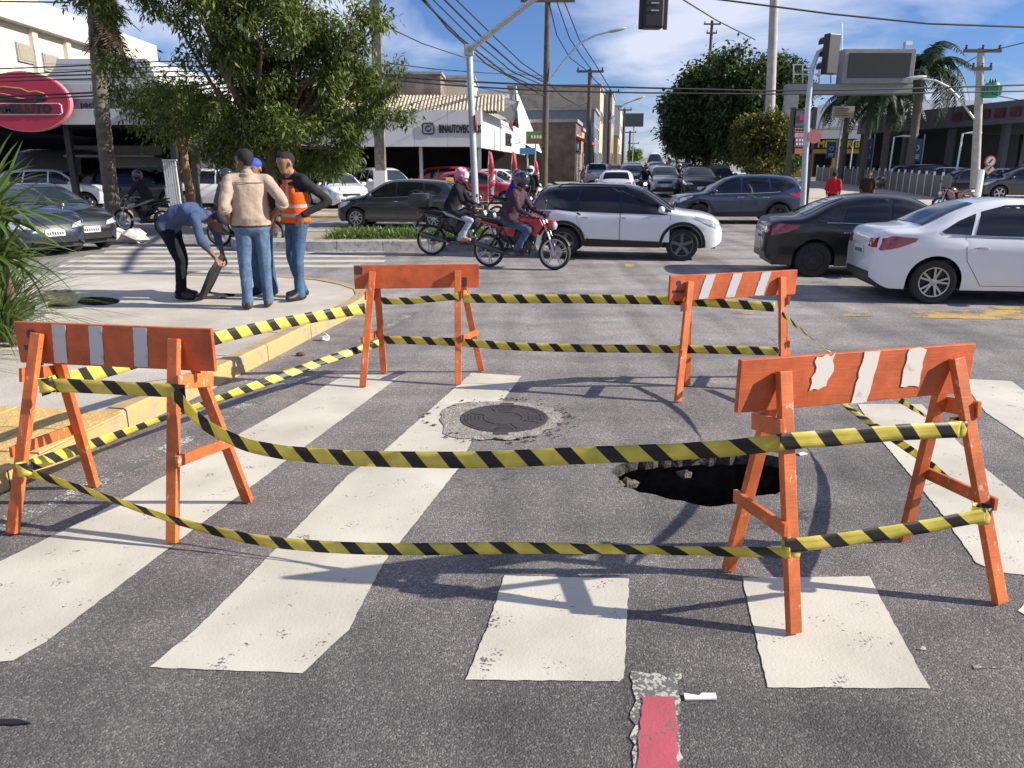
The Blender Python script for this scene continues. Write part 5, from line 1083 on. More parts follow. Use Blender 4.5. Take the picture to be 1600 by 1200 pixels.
    if cap:
        M3 = Matrix((f, hs, hu)).transposed(); mb = MB(); mb.ball(H(-.015, 0, .055), (.112, .103, .085), 18, 10, M=M3); co = mb.build('cap', cap, root, 60)
        mb = MB(); q = [tuple(hz + M3 @ Vector((.07 + .11 * math.cos(a) * k, .085 * math.sin(a), .055 - .02 * k))) for k in (0, 1) for a in np.linspace(-1.4, 1.4, 9)]
        mb.add(q, [(i, i + 1, i + 10, i + 9) for i in range(8)]); vz = mb.build('cap_visor', cap, co, 60); so_ = vz.modifiers.new('t', 'SOLIDIFY'); so_.thickness = .006
    return root
def sit(dx=0.0, dz=0.0, lean=.10, reach=(.33, .32, .97), foot=(.12, .20, .33), knee=(.27, .22, .72)):
    """riding pose on a motorcycle, hips at the seat"""
    h = Vector((-.20 + dx, 0, .90 + dz)); J = dict(pel=h, wai=h + Vector((.02 + lean * .3, 0, .14)), che=h + Vector((.05 + lean, 0, .34)), nec=h + Vector((.06 + lean * 1.4, 0, .51)), hea=h + Vector((.10 + lean * 1.6, 0, .68)))
    for c, sg in (('L', 1), ('R', -1)):
        J[c + 'hip'] = h + Vector((0, .09 * sg, -.02)); J[c + 'kne'] = (knee[0] + dx, knee[1] * sg, knee[2] + dz); J[c + 'ank'] = (foot[0] + dx - .06, foot[1] * sg, foot[2] + dz + .06); J[c + 'toe'] = (foot[0] + dx + .12, foot[1] * sg + .03 * sg, foot[2] + dz + .01)
        sh = h + Vector((.05 + lean * 1.25, .18 * sg, .465)); J[c + 'sho'] = sh; wr = Vector((reach[0], reach[1] * sg, reach[2])); J[c + 'wri'] = wr; J[c + 'elb'] = sh.lerp(wr, .5) + Vector((-.04, .07 * sg, -.09))
    return J
GRIP = {'L': ((.3, .1, -.15), (0, -1, .2), None, 1.4), 'R': ((.3, -.1, -.15), (0, 1, .2), None, 1.4)}
# ---- the four men on the sidewalk corner
HIPS = dict(Lsho=(-.01, .20, 1.45), Lelb=(-.10, .42, 1.20), Lwri=(.03, .24, 1.05), Rsho=(-.01, -.20, 1.45), Relb=(-.10, -.42, 1.20), Rwri=(.03, -.24, 1.05))
hh = {'L': ((.25, -.25, -.55), (.6, -.3, .5), None, .3), 'R': ((.25, .25, -.55), (.6, .3, .5), None, .3)}
g = G(405, 482, SW)
person(g, R(112), 'man in tan shirt and blue jeans standing with hands on hips', dict(HIPS, Lelb=(-.13, .28, 1.18), Lwri=(.02, .225, 1.0), Relb=(-.18, -.35, 1.22), Rank=(.06, -.11, .09), Rtoe=(.24, -.15, .045), Rkne=(.05, -.11, .5), hea=(.05, .02, 1.655)), TANS, JEAN, SHOET, SKIN2, face=(.8, .6, -.15), hands=hh, scale=1.04, slim=1.06)
g = G(472, 466, SW)
person(g, R(226), 'man in dark shirt and orange reflective vest looking down with hands on hips', dict(HIPS, Lelb=(-.26, .34, 1.20), Relb=(-.22, -.36, 1.20), hea=(.09, 0, 1.645), nec=(.02, 0, 1.495), Lank=(.10, .13, .09), Ltoe=(.28, .15, .045), Lkne=(.09, .12, .5), Rank=(-.08, -.12, .09), Rtoe=(.09, -.17, .045)), CHARS, JEAN2, SHOEB, SKIN, sleeve='long', face=(1, 0, -.55), hands=hh, vest=True, scale=1.035, slim=1.05)
g = G(416, 461, SW)
person(g, R(250), 'worker in blue cap half hidden behind the man in the tan shirt', dict(), CHARS, JEAN2, SHOEB, SKIN, sleeve='short', face=(1, .1, -.4), vest=True, cap=mat('blue_cap', (.03, .06, .35), .7), scale=.985)
g = G(287, 466, SW)
bend = dict(pel=(-.10, 0, .95), wai=(.03, 0, 1.05), che=(.25, 0, 1.10), nec=(.44, 0, 1.055), hea=(.60, 0, .99), Lhip=(-.10, .10, .93), Rhip=(-.10, -.10, .93), Lkne=(-.02, .13, .50), Lank=(-.10, .14, .09), Ltoe=(.08, .17, .045), Rkne=(.08, -.12, .50), Rank=(.04, -.13, .09), Rtoe=(.22, -.16, .045),
    Lsho=(.37, .19, 1.06), Lelb=(.43, .24, .78), Lwri=(.50, .20, .55), Rsho=(.37, -.19, 1.05), Relb=(.46, -.24, .76), Rwri=(.60, -.20, .55))
person(g, R(-6), 'worker in slate blue shirt bending over to lift the manhole lid', bend, NAVYS, BLACKP, SHOEB, SKIN2, sleeve='rolled', face=(.75, -.15, -.75), hands={'L': ((.35, 0, -.7), (.3, -.8, 0), None, .9), 'R': ((.35, 0, -.7), (.3, .8, 0), None, .9)}, cap=mat('dark_cap', (.02, .022, .03), .8), scale=1.0, hair=True)
# the lid he lifts
o = MB().lathe([(0, -.025), (.30, -.025), (.32, -.01), (.32, .02), (.29, .03), (0, .03)], n=28)
for k in range(-4, 5): o.bar((-.26 + .02 * abs(k), .06 * k, .034), (.26 - .02 * abs(k), .06 * k, .034), .02, .01)
lid = o.build('iron_cover', mat('shaded_iron', (.018, .015, .015), .7, var=.4, scale=20), None, 40); lid.location = g + Vector((.45, -.10, .295)); lid.rotation_euler = (R(28), R(-58), R(-22)); tag(lid, 'black iron lid held up on edge by the bending worker', 'manhole cover')  # lid face stands in shade, so its shade is put into the iron colour
# ---- riders in the junction
b1 = G(690, 399) + Vector((.28, 0, 0)); h1 = R(-7); B1 = Vector((b1.x + .15, b1.y, 0))
motorcycle(B1, h1, paintmat('bike_black', (.012, .012, .014)), 'black motorcycle with a top box ridden by the woman in the pink helmet', box=True, scale=1.04)
PINK = mat('pink_helmet', (.42, .07, .20), .25, coat=1, col2=(.75, .7, .72), thr=(.55, .58), scale=9)
person(B1, h1, 'rider in pink and white helmet, black jacket and pale jeans', sit(-.03), BLACKJ, JEANL, mat('shoe_tan', (.45, .25, .16), .6), SKIN, sleeve='long', helmet=PINK, visor=mat('clear_visor', (.6, .6, .62), .1, coat=1), voxel=.014, hands=GRIP, scale=1.04, slim=.95)
g2 = G(812, 419); h2 = R(-22); motorcycle(g2, h2, paintmat('bike_red', (.36, .012, .03)), 'red motorcycle nearest the barricades', steer=.1, scale=1.0)
person(g2, h2, 'rider in black helmet and dark plaid jacket on the red motorcycle', sit(-.02), PLAID, JEAN2, SHOEB, SKIN, sleeve='long', helmet=mat('black_helmet', (.015, .014, .018), .2, coat=1, col2=(.3, .28, .3), thr=(.64, .67), scale=12), voxel=.014, hands=GRIP, gloves=BLACKP, slim=1.08)
# couple on the motorcycle behind the men
g3 = G(366, 388) + Vector((.10, .5, 0)); h3 = R(-6); motorcycle(g3, h3, paintmat('bike_dark_red', (.20, .01, .02)), 'motorcycle carrying two people behind the men on the corner', scale=1.0)
person(g3, h3, 'pillion passenger in dark helmet, grey shirt and dark jeans with white shoes', sit(-.30, .06, .06, reach=(.02, .17, 1.08), foot=(.02, .22, .40), knee=(.30, .20, .80)), GREYT, JEAND, SHOEW, SKIN, helmet=mat('navy_helmet', (.03, .035, .05), .25, coat=1), voxel=.014, slim=1.12)
person(g3, h3, 'driver in maroon trousers partly hidden by the man in the tan shirt', sit(.05), GREYT, MAROON, SHOEW, SKIN, helmet=mat('black_helmet2', (.012, .012, .012), .25, coat=1), voxel=.014, hands=GRIP)
# rider far left under the palm
g4 = B(228, 23.0); motorcycle(g4, R(168), paintmat('bike_black2', (.01, .01, .012)), 'dark motorcycle heading left beside the palm trunk')
person(g4, R(168), 'rider in black shirt and pale shorts beside the palm trunk', sit(), CHARS, cloth('pale_shorts', (.40, .40, .30)), SHOEW, SKIN, helmet=mat('maroon_helmet', (.06, .015, .02), .3, coat=1), short_pants=True, voxel=.016, hands=GRIP)
# delivery rider and others beyond
g5 = B(722, 26.5); motorcycle(g5, R(25), paintmat('bike_black3', (.011, .011, .013)), 'black motorcycle of the courier with the yellow backpack')
person(g5, R(25), 'courier in blue helmet seen from behind at the grey post', sit(), CHARS, JEAND, SHOEB, SKIN, sleeve='long', helmet=mat('blue_helmet', (.10, .14, .34), .2, coat=1), voxel=.016, hands=GRIP)
o = MB().box((0, 0, 0), (.30, .42, .46)).build('delivery_backpack', mat('mustard_bag', (.32, .20, .02), .8), None, bevel=.03); o.location = g5 + Vector((-.45, -.22, 1.22)); o.rotation_euler = (0, 0, R(25)); tag(o, 'mustard yellow delivery backpack on the courier', 'backpack')
g6 = B(806, 25.0); motorcycle(g6, R(-15), paintmat('bike_blue', (.02, .05, .2)), 'blue motorcycle behind the white sport utility car')
person(g6, R(-15), 'rider in navy helmet and blue top behind the rider in plaid', sit(), cloth('royal_blue', (.02, .04, .22)), JEAND, SHOEB, SKIN, helmet=mat('navy_helmet2', (.03, .04, .10), .25, coat=1), voxel=.016, hands=GRIP)
person(B(829, 27.0), R(250), 'pedestrian in black shirt standing beside the tail of the white sport utility car', {}, BLACKJ, JEAND, SHOEB, SKIN, voxel=.016, helmet=mat('white_helmet', (.6, .6, .62), .3, coat=1))
g7 = B(1007, 39.5); motorcycle(g7, AV + math.pi, paintmat('bike_black4', (.01, .01, .011)), 'motorcycle with lit headlamp filtering between the queued cars', lit=True)
person(g7, AV + math.pi, 'dark clothed motorcyclist filtering between the queued cars', sit(), BLACKJ, JEAND, SHOEB, SKIN, helmet=mat('black_helmet3', (.012, .012, .013), .2, coat=1), voxel=.018, hands=GRIP, sleeve='long')
g8 = B(1059, 44); motorcycle(g8, AV + math.pi, paintmat('bike_black5', (.01, .01, .011)), 'motorcycle between the silver and the black car in the queue')
person(g8, AV + math.pi, 'motorcyclist between the silver and the black car in the queue', sit(), BLACKJ, JEAND, SHOEB, SKIN, helmet=mat('grey_helmet', (.3, .3, .3), .2, coat=1), voxel=.018, hands=GRIP, sleeve='long')
person(B(1297, 27.8), R(60), 'pedestrian in bright red shirt on the far right sidewalk', {}, REDS, BLACKP, SHOEB, SKIN2, voxel=.016, scale=.9)
person(B(1350, 28.5), R(240), 'pedestrian in dark clothes near the fence on the far right sidewalk', {}, cloth('brown_shirt', (.04, .02, .018)), BLACKP, SHOEW, SKIN2, voxel=.016, scale=.9)
g9 = B(1487, 30); motorcycle(g9, R(195), paintmat('bike_wine', (.10, .01, .015)), 'wine coloured motorcycle parked at the far right kerb', group='motorcycles in the junction')
# ================================================================ far side: median, forecourt, buildings
GRASSM = leafmat('grass_blades', (.05, .09, .02), (.13, .20, .05), .3)
def leaves(name, centers, n, spread, L_, W_, m, parent=None, droop=.3, seed=1, fold=.15, kind=None, jit=.35):
    r = np.random.default_rng(seed); C = np.repeat(np.asarray(centers, float), n, axis=0); N = len(C)
    sp = np.asarray(spread, float) if hasattr(spread, '__len__') else np.array([spread] * 3)
    p = C + r.normal(0, 1, (N, 3)) * sp * .5; d = r.normal(0, 1, (N, 3)) + (p - C) / (np.linalg.norm(p - C, axis=1)[:, None] + 1e-6) * .8; d[:, 2] -= droop; d /= np.linalg.norm(d, axis=1)[:, None]
    u = r.normal(0, .5, (N, 3)) + np.array([0, 0, 1.0]); s = np.cross(d, u); s /= np.linalg.norm(s, axis=1)[:, None] + 1e-9; nn = np.cross(s, d); k = (1 + r.uniform(-jit, jit, N))[:, None]
    a = p; b = p + d * L_ * k * .45 + s * W_ * k * .5 + nn * W_ * fold; c = p + d * L_ * k - nn * L_ * .1; e = p + d * L_ * k * .45 - s * W_ * k * .5 + nn * W_ * fold
    v = np.stack([a, b, c, e], 1).reshape(-1, 3); me = bpy.data.meshes.new(name); me.vertices.add(4 * N); me.vertices.foreach_set('co', v.ravel()); me.loops.add(4 * N); me.loops.foreach_set('vertex_index', np.arange(4 * N, dtype=np.int32)); me.polygons.add(N); me.polygons.foreach_set('loop_start', np.arange(0, 4 * N, 4, dtype=np.int32)); me.polygons.foreach_set('loop_total', np.full(N, 4, np.int32)); me.update(calc_edges=True); me.materials.append(m)
    return link(name, me, parent)
def slab(name, px, z, m, zf=None, kind='structure', seed=0):
    return tag(sheet(name, [p[:2] for p in px], z, m, zf=zf), kind=kind)
# median
mline = [Vector(G(362, 388)[:2]), Vector(G(372, 393)[:2]), Vector(G(500, 394)[:2]), Vector(G(640, 393)[:2]), Vector(G(800, 391)[:2]), Vector(G(812, 384)[:2]), Vector(G(800, 376)[:2]), Vector(G(640, 374)[:2]), Vector(G(480, 374)[:2]), Vector(G(372, 377)[:2]), Vector(G(362, 382)[:2])]
WORNK = mat('worn_kerb', (.40, .385, .37), .85, scale=9, col2=(.24, .21, .24), thr=(.48, .62))
mk = tag(bpy.data.objects.new('median_kerb', None), kind='structure'); COL.objects.link(mk)
kerb_run(mline + [mline[0]], .16, .24, mk, WORNK, 1.0)
tag(sheet('median', [tuple(p) for p in inset(mline, .15)], .21, mat('median_ground', (.34, .30, .23), .9, var=.3, scale=3, bump=.4)), kind='structure')
cs = [(random.uniform(G(530, 380).x, G(760, 380).x), random.uniform(G(600, 388).y, G(600, 378).y), .24) for _ in range(420)]
tag(leaves('ground_cover', cs, 14, (.16, .16, .10), .12, .03, GRASSM, None, droop=-.9, seed=3), 'low green ground cover growing on the median', 'ground cover', kind='stuff')
# pale forecourt of the shops at left
fc = mat('forecourt_paving', (.40, .34, .26), .85, var=.25, scale=1.4, bump=.2); zf = gz
def quad_sheet(name, pts, z, m):
    mb = MB(); mb.add([(p[0], p[1], gz(p[1]) + z) for p in pts], [tuple(range(len(pts)))]); return tag(mb.build(name, m), kind='structure')
quad_sheet('forecourt', [(-70, 28.2), (-1.4, 28.0), (0.6, 29.5), (3.2, 52), (-70, 75)], .10, fc)
fk = tag(bpy.data.objects.new('forecourt_kerb', None), kind='structure'); COL.objects.link(fk)
kerb_run([Vector((-30, 28.15)), Vector((-1.4, 27.95)), Vector((.2, 28.4)), Vector((.66, 29.5))], .2, .17, fk, mat('ochre_kerb', (.45, .33, .16), .8, var=.25, scale=4), 1.2)
quad_sheet('avenue_sidewalk', [(0.8, 29.5), (2.2, 31), (14.0, 110), (3, 110), (3.4, 52)], .12, CONC_D)
# right-hand far sidewalk and forecourt
quad_sheet('far_sidewalk', [(12.4, 27.5), (40, 26.0), (60, 30), (60, 44), (28, 48), (24, 140), (16.5, 140), (11.8, 33)], .12, CONC)
rk = tag(bpy.data.objects.new('far_kerb', None), kind='structure'); COL.objects.link(rk)
kerb_run([Vector((11.75, 33)), Vector((11.9, 29)), Vector((12.4, 27.45)), Vector((40, 25.95))], -.2, .16, rk, CONC_D, 1.2)
# ---- showroom with the red oval sign
FG = mat('grey_fascia', (.42, .445, .475), .5, var=.08, scale=2); FGL = mat('pale_grey_cladding', (.52, .535, .55), .5, var=.06, scale=1.2); FGD = mat('mid_grey_band', (.30, .325, .36), .5, var=.06)
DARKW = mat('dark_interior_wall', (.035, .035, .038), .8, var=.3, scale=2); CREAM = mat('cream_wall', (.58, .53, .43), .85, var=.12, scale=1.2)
SIGNRED = mat('sign_crimson', (.42, .025, .06), .4, var=.08, scale=2); INK = mat('sign_ink', (.015, .015, .018), .4); WHT = mat('sign_white', (.75, .75, .76), .4, var=.04)
Ys = 31.0; sh = thing('showroom', 'grey clad car showroom with curved parapet and open dark ground floor', 'building', (0, 0, 0))
xl = B(-120, Ys).x; xr = B(291, Ys).x; zb_, z1_, z2_, zt_ = ZY(195, Ys), ZY(170, Ys), ZY(155, Ys), ZY(130, Ys)
n_ = 10; pw = (xr - xl) / n_
for i in range(n_):
    cx = xl + pw * (i + .5)
    MB().box((cx, Ys + .1, (zb_ + z1_) / 2), (pw - .02, .2, z1_ - zb_ - .02)).build('fascia_panel', FG, sh, bevel=.01)
    MB().box((cx, Ys + .12, (z2_ + zt_) / 2), (pw - .02, .2, zt_ - z2_ - .02)).build('fascia_panel', FG, sh, bevel=.01)
MB().box(((xl + xr) / 2, Ys + .16, (z1_ + z2_) / 2), (xr - xl, .16, z2_ - z1_)).build('lettered_band', FGD, sh)
zc_ = ZY(89, Ys); arc = [(B(58, Ys).x, zt_)] + [(B(58 + 55 * math.sin(t), Ys).x, zt_ + (zc_ - zt_) * (1 - math.cos(t)) ** .8) for t in np.linspace(.15, math.pi / 2, 9)] + [(B(250, Ys).x, zc_), (B(262, Ys).x, zt_)]
arc = arc[:1] + [(a, min(b, zc_)) for a, b in arc[1:]]
MB().prism(arc, Ys + .5, Ys + 9, lambda a, b, h: (a, h, b)).build('parapet', FGL, sh)
for k in range(1, 5):
    z = zt_ + (zc_ - zt_) * k / 5; MB().box(((B(95, Ys).x + B(255, Ys).x) / 2, Ys + .495, z), (B(255, Ys).x - B(95, Ys).x, .012, .02)).build('cladding_joint', FGD, sh)
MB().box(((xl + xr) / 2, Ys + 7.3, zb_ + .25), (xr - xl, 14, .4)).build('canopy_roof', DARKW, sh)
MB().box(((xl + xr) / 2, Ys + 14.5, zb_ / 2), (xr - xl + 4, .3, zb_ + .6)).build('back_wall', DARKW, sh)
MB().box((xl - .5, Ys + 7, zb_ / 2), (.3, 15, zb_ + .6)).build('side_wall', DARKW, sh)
ox0, ox1 = B(125, Ys + 8).x, B(262, Ys + 8).x; z0 = gz(Ys + 8) + .1
MB().box(((ox0 + ox1) / 2, Ys + 9, z0 + 1.25), (ox1 - ox0, 2, 2.5)).build('office_wall', CREAM, sh)
MB().box(((ox0 + ox1) / 2, Ys + 7.7, z0 + 2.0), (ox1 - ox0, 1.2, .10)).build('office_awning', WHT, sh)
for k in range(4):
    cx = ox0 + (ox1 - ox0) * (.15 + .23 * k); wn = MB().box((cx, Ys + 7.97, z0 + 1.0), (.95, .06, 1.1)).build('window', WHITE, sh); MB().box((cx, Ys + 7.93, z0 + 1.0), (.82, .03, .98)).build('pane', GLASS, wn)
MB().box((xr + .1, Ys + 7.5, zb_ / 2), (.25, 13, zb_ + .6)).build('side_wall', DARKW, sh)  # added wall that keeps the low sun from reaching under the canopy
for px_ in (124, 283):
    p = B(px_, Ys + .4); MB().box((p.x, p.y, zb_ / 2 + gz(Ys) / 2), (.22, .22, zb_ - gz(Ys))).build('column', DARKM, sh)
MB().box((B(279, Ys).x, Ys - .2, ZY(178, Ys)), (.5, .4, ZY(140, Ys) - ZY(215, Ys))).build('dark_pylon', DARKM, sh)
put_text('paciência credibilidade', .34, INK, ((B(128, Ys).x + B(262, Ys).x) / 2 + .35, Ys + .06, ZY(163.5, Ys)), 0, sh, .015, .004)
# red oval sign
so_ = thing('oval_sign', 'crimson oval sign with black lettering and a car outline on the showroom', 'sign', P(38, 159, 30.6))
rx_, rz_ = 64 / 1200 * 31.2, 39.5 / 1200 * 31.2
ell = lambda k, d=0: [((rx_ * k + d) * math.cos(t), (rz_ * k + d) * math.sin(t)) for t in np.linspace(0, 2 * math.pi, 49)[:-1]]
MB().prism(ell(1, .05), .0, .22, lambda a, b, h: (a, h, b)).build('rim', mat('sign_pink_edge', (.6, .2, .25), .4), so_); MB().prism(ell(1), -.03, .2, lambda a, b, h: (a, h, b)).build('face', SIGNRED, so_)
MB().prism([(-1.7 + x, z) for x, z in wobble([(0, -.47), (3.0, -.47), (3.1, -.40), (3.1, -.12), (3.0, -.05), (0, -.05)], 9, 0)], -.06, -.03, lambda a, b, h: (a, h, b)).build('letter_backing', WHT, so_)
MB().prism([(-1.7 + x, z) for x, z in [(0, -.445), (2.99, -.445), (3.07, -.385), (3.07, -.135), (2.99, -.075), (0, -.075)]], -.068, -.058, lambda a, b, h: (a, h, b)).build('letter_panel', mat('sign_deep_red', (.26, .02, .04), .4), so_)
put_text('ZAMELUTO', .42, INK, (-.18, -.082, -.265), 0, so_, .012, .016, 1.12)
GOLD = mat('sign_gold', (.42, .20, .07), .45)
for pts_, m_ in (([(-1.35, .43, ), (-.7, .52), (.0, .45), (.25, .33), (.55, .36), (.8, .28), (.95, .12)], GOLD), ([(-1.1, .36), (-.5, .22), (-.1, .10), (.3, .10)], GOLD), ([(-1.2, .05), (-.3, .0), (.4, -.02), (.9, .05)], INK), ([(-.9, .14), (-.2, .06), (.5, .12), (.9, .08)], INK)):
    MB().tube([(a, -.05, b) for a, b in pts_], [.012] + [.035] * (len(pts_) - 2) + [.012], 6).build('car_outline', m_, so_, 50)
MB().ball((.62, -.04, .10), (.16, .03, .10), 12, 8).build('car_lamp', INK, so_, 50)
# ---- long weathered cream building behind
WEATH = mat('weathered_cream_render', (.62, .57, .46), .9, scale=.8, col2=(.34, .28, .20), thr=(.54, .74), bump=.2, bscale=12)
A_, E_ = B(-60, 37.0), B(262, 62.0); dl = Vector((E_.x - A_.x, E_.y - A_.y, 0)); Lb = dl.length; ang = math.atan2(dl.y, dl.x)
cb = thing('weathered_building', 'long weathered cream building rising behind the showroom', 'building', (A_.x, A_.y, 0), ang)
MB().box((Lb / 2, 5, 4.6), (Lb, 10, 9.2)).build('wall', WEATH, cb); MB().box((Lb / 2, 4.9, 9.9), (Lb + .3, 10.4, 1.35)).build('parapet', WEATH, cb); MB().box((Lb / 2, -.25, 9.15), (Lb + .4, .7, .2)).build('cornice', CONC_L, cb)
for k in range(7): MB().box((1.2 + Lb / 7 * k, -.12, 4.6), (.5, .26, 9.0)).build('pilaster', WEATH, cb)
for k, (u, z) in enumerate([(.30, 7.7), (.40, 7.5), (.55, 7.6), (.66, 7.6), (.80, 7.6)]):
    wn = MB().box((Lb * u, -.05, z), (1.7, .14, .95)).build('window', CONC_D, cb); MB().box((Lb * u, -.13, z), (1.5, .04, .75)).build('pane', mat('dusty_pane', (.30, .27, .20), .4), wn)
for k in range(9): MB().bar((Lb * .04 + .32 * k, -.1, 6.6), (Lb * .04 + .32 * k, -.1, 8.9), .10, .06).build('lattice_slat', mat('brown_lattice', (.20, .12, .06), .8), cb)
# ---- second showroom, round the corner of the avenue
Y2 = 38.0; s2 = thing('corner_showroom', 'white and grey corner showroom with ribbed roof and open dark front', 'building', (0, 0, 0))
zb2, zt2 = ZY(229, Y2), ZY(172, Y2); a0, a1 = B(292, Y2).x, B(753, Y2).x; far = Vector((1.0, 60.0)); cor = Vector((a1, Y2))
for i in range(9):
    w_ = (a1 - a0) / 9; MB().box((a0 + w_ * (i + .5), Y2 + .12, (zb2 + zt2) / 2), (w_ - .012, .24, zt2 - zb2)).build('fascia_panel', FGL, s2)
dv_ = far - cor; L2 = dv_.length; an2 = math.atan2(dv_.y, dv_.x)
for i in range(5):
    c_ = cor + dv_ * ((i + .5) / 5); MB().box((c_.x - .13, c_.y + .02, (zb2 + zt2) / 2 - .02), (L2 / 5 - .012, .24, zt2 - zb2 + .04), an2).build('fascia_panel', WHT, s2)
mb = MB(); q = []; nr = 90; xa_, xb_ = a0, B(778, Y2).x + .3
zr = ZY(149, Y2 + 2.0)
for i in range(nr * 2 + 1):
    x = xa_ + (xb_ - xa_) * i / (nr * 2); d = .09 if i % 2 else 0
    q += [(x, Y2 + .4, zt2 - .05 + d), (x, Y2 + 2.6, zr + d), (x, Y2 + 16, zr + d)]
mb.add(q, [(i * 3 + k, i * 3 + 3 + k, i * 3 + 4 + k, i * 3 + 1 + k) for i in range(nr * 2) for k in range(2)]); mb.build('ribbed_roof', mat('tan_roof_sheet', (.46, .38, .28), .7, var=.2, scale=4), s2)
mb = MB(); e0, e1 = B(776, Y2 + .6).x, B(803, Y2 + 5).x; mb.add([(e0, Y2 + .6, zt2 - .1), (e0 - .3, Y2 + 2.7, zr + .1), (e1 + .3, Y2 + 6.5, zr + .1), (e1, Y2 + 8, zt2 - .1)], [(0, 1, 2, 3)]); mb.build('roof_end', mat('slate_sheet', (.10, .105, .115), .6), s2)
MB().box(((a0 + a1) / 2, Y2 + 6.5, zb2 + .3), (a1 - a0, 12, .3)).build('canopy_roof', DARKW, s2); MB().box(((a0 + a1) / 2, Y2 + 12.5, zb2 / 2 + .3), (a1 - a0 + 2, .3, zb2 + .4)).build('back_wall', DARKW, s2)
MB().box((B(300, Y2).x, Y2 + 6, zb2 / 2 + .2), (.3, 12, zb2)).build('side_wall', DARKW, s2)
MB().box((a1 + .2, Y2 + 11.5, zb2 / 2 + .3), (.25, 8, zb2)).build('glazed_wall', GLASS, s2)
for px_ in (430, 520, 660, 750):
    p = B(px_, Y2 + .6); MB().box((p.x, p.y, zb2 / 2 + .2), (.16, .16, zb2)).build('column', STEEL, s2)
put_text('BINAUTOVEICULOS', .50, INK, (B(721, Y2).x, Y2 - .03, ZY(202, Y2)), 0, s2, .02, .018, .45)
ic = P(669, 201, Y2); lg = MB(); 
for a, b in ((-.24, -.24), (.24, -.24), (.24, .24), (-.24, .24)): pass
lg.tube([(ic.x + .27 * math.copysign(abs(math.cos(t)) ** .4, math.cos(t)), Y2 - .03, ic.z + .24 * math.copysign(abs(math.sin(t)) ** .4, math.sin(t))) for t in np.linspace(0, 2 * math.pi, 33)], .03, 6); lg.tube([(ic.x + .12 * math.cos(t), Y2 - .03, ic.z + .12 * math.sin(t)) for t in np.linspace(0, 2 * math.pi, 17)], .03, 6); lg.ball((ic.x + .15, Y2 - .03, ic.z + .14), .035, 8, 6); lg.build('camera_icon', INK, s2, 60)
pt = cor + dv_ * .50; put_text('BELTC', .95, INK, (pt.x + .02, pt.y - .05, zb2 + .62), an2, s2, .03, .03, 1.1)
pt = cor + dv_ * .55
MB().tube([(pt.x + .02 + d * math.cos(an2), pt.y + d * math.sin(an2) - .03, zb2 + 1.5 + z) for d, z in ((-1.2, .35), (-.3, .45), (.5, .15), (1.0, -.2), (.3, -.05), (-.9, .1))], .07, 6).build('red_logo', mat('logo_red', (.5, .05, .06), .5), s2, 60)
# plain buildings behind the corner showroom
def block(label, x0, x1, ytop, Y, depth, m, name='building', win=0, base=None, roofm=None, hw=(.9, 1.2), wz=(.6,), awn=None):
    p0, p1 = B(x0, Y), B(x1, Y); zt = ZY(ytop, Y); c = (p0 + p1) / 2; W = p1.x - p0.x; h = zt - gz(Y); o = thing(name, label, 'building', (c.x, Y, gz(Y)))
    MB().box((0, depth / 2, h / 2), (W, depth, h)).build('wall', m, o); MB().box((0, depth / 2, h + .1), (W + .25, depth + .25, .2)).build('roof', roofm or CONC_D, o)
    for zf_ in wz:
        for k in range(win):
            x = -W / 2 + W * (k + .5) / win; wn = MB().box((x, -.03, h * zf_), (hw[0], .1, hw[1])).build('window', CONC_D, o); MB().box((x, -.09, h * zf_), (hw[0] - .14, .04, hw[1] - .14)).build('pane', GLASS, wn)
    if awn: MB().box((0, -.6, awn[0]), (W, 1.2, awn[1])).build('awning', awn[2], o)
    return o
block('dark brown stained gable wall behind the corner showroom', 560, 692, 116, 66, 8, mat('stained_brown_wall', (.16, .12, .10), .9, col2=(.32, .28, .25), thr=(.45, .7), scale=.7))
block('pale house wall beside the stained gable', 693, 742, 122, 70, 8, CREAM); block('small white house with flat roof left of the tall pole', 742, 795, 146, 76, 8, WHITE)
# buildings along the left side of the avenue, each end-on to the viewer
def shop(label, Y, Ylen, dx, hgt, m, inset_=.0, fascia=None, awn=None, win=2, width=8):
    """building whose front runs along the avenue"""
    xk = lambda y: 2.2 + (y - 31) * .149
    p0 = Vector((xk(Y) + .4 - inset_, Y, gz(Y))); o = thing('shop_building', label, 'building', p0, AV - math.pi / 2 + 0.0, 'shops along the left side of the avenue')
    MB().box((-width / 2, Ylen / 2, hgt / 2), (width, Ylen, hgt)).build('wall', m, o); MB().box((-width / 2, Ylen / 2, hgt + .12), (width + .3, Ylen + .3, .24)).build('roof', CONC_D, o)
    for k in range(win):
        y = Ylen * (k + .5) / win; wn = MB().box((.03, y, hgt * .68), (.1, 1.5, 1.2)).build('window', WHITE, o); MB().box((.09, y, hgt * .68), (.04, 1.3, 1.0)).build('pane', GLASS, wn)
        d = MB().box((.03, y, 1.2), (.1, 2.0, 2.4)).build('shutter', mat('roller_shutter', (.16, .165, .17), .5, metal=.4), o)
        for r_ in range(5): MB().box((.085, y, .3 + .45 * r_), (.02, 1.96, .05)).build('shutter_slat', STEEL, d)
    if fascia: MB().box((-width / 2, -.12, fascia[0]), (width, .24, fascia[1])).build('sign_band', fascia[2], o)
    if awn: MB().prism([(0, awn[0]), (1.3, awn[0] - .45), (1.3, awn[0] - .65), (0, awn[0] - .2)], .2, Ylen - .2, lambda a, b, h: (a, h, b)).build('awning', awn[1], o)
    return o
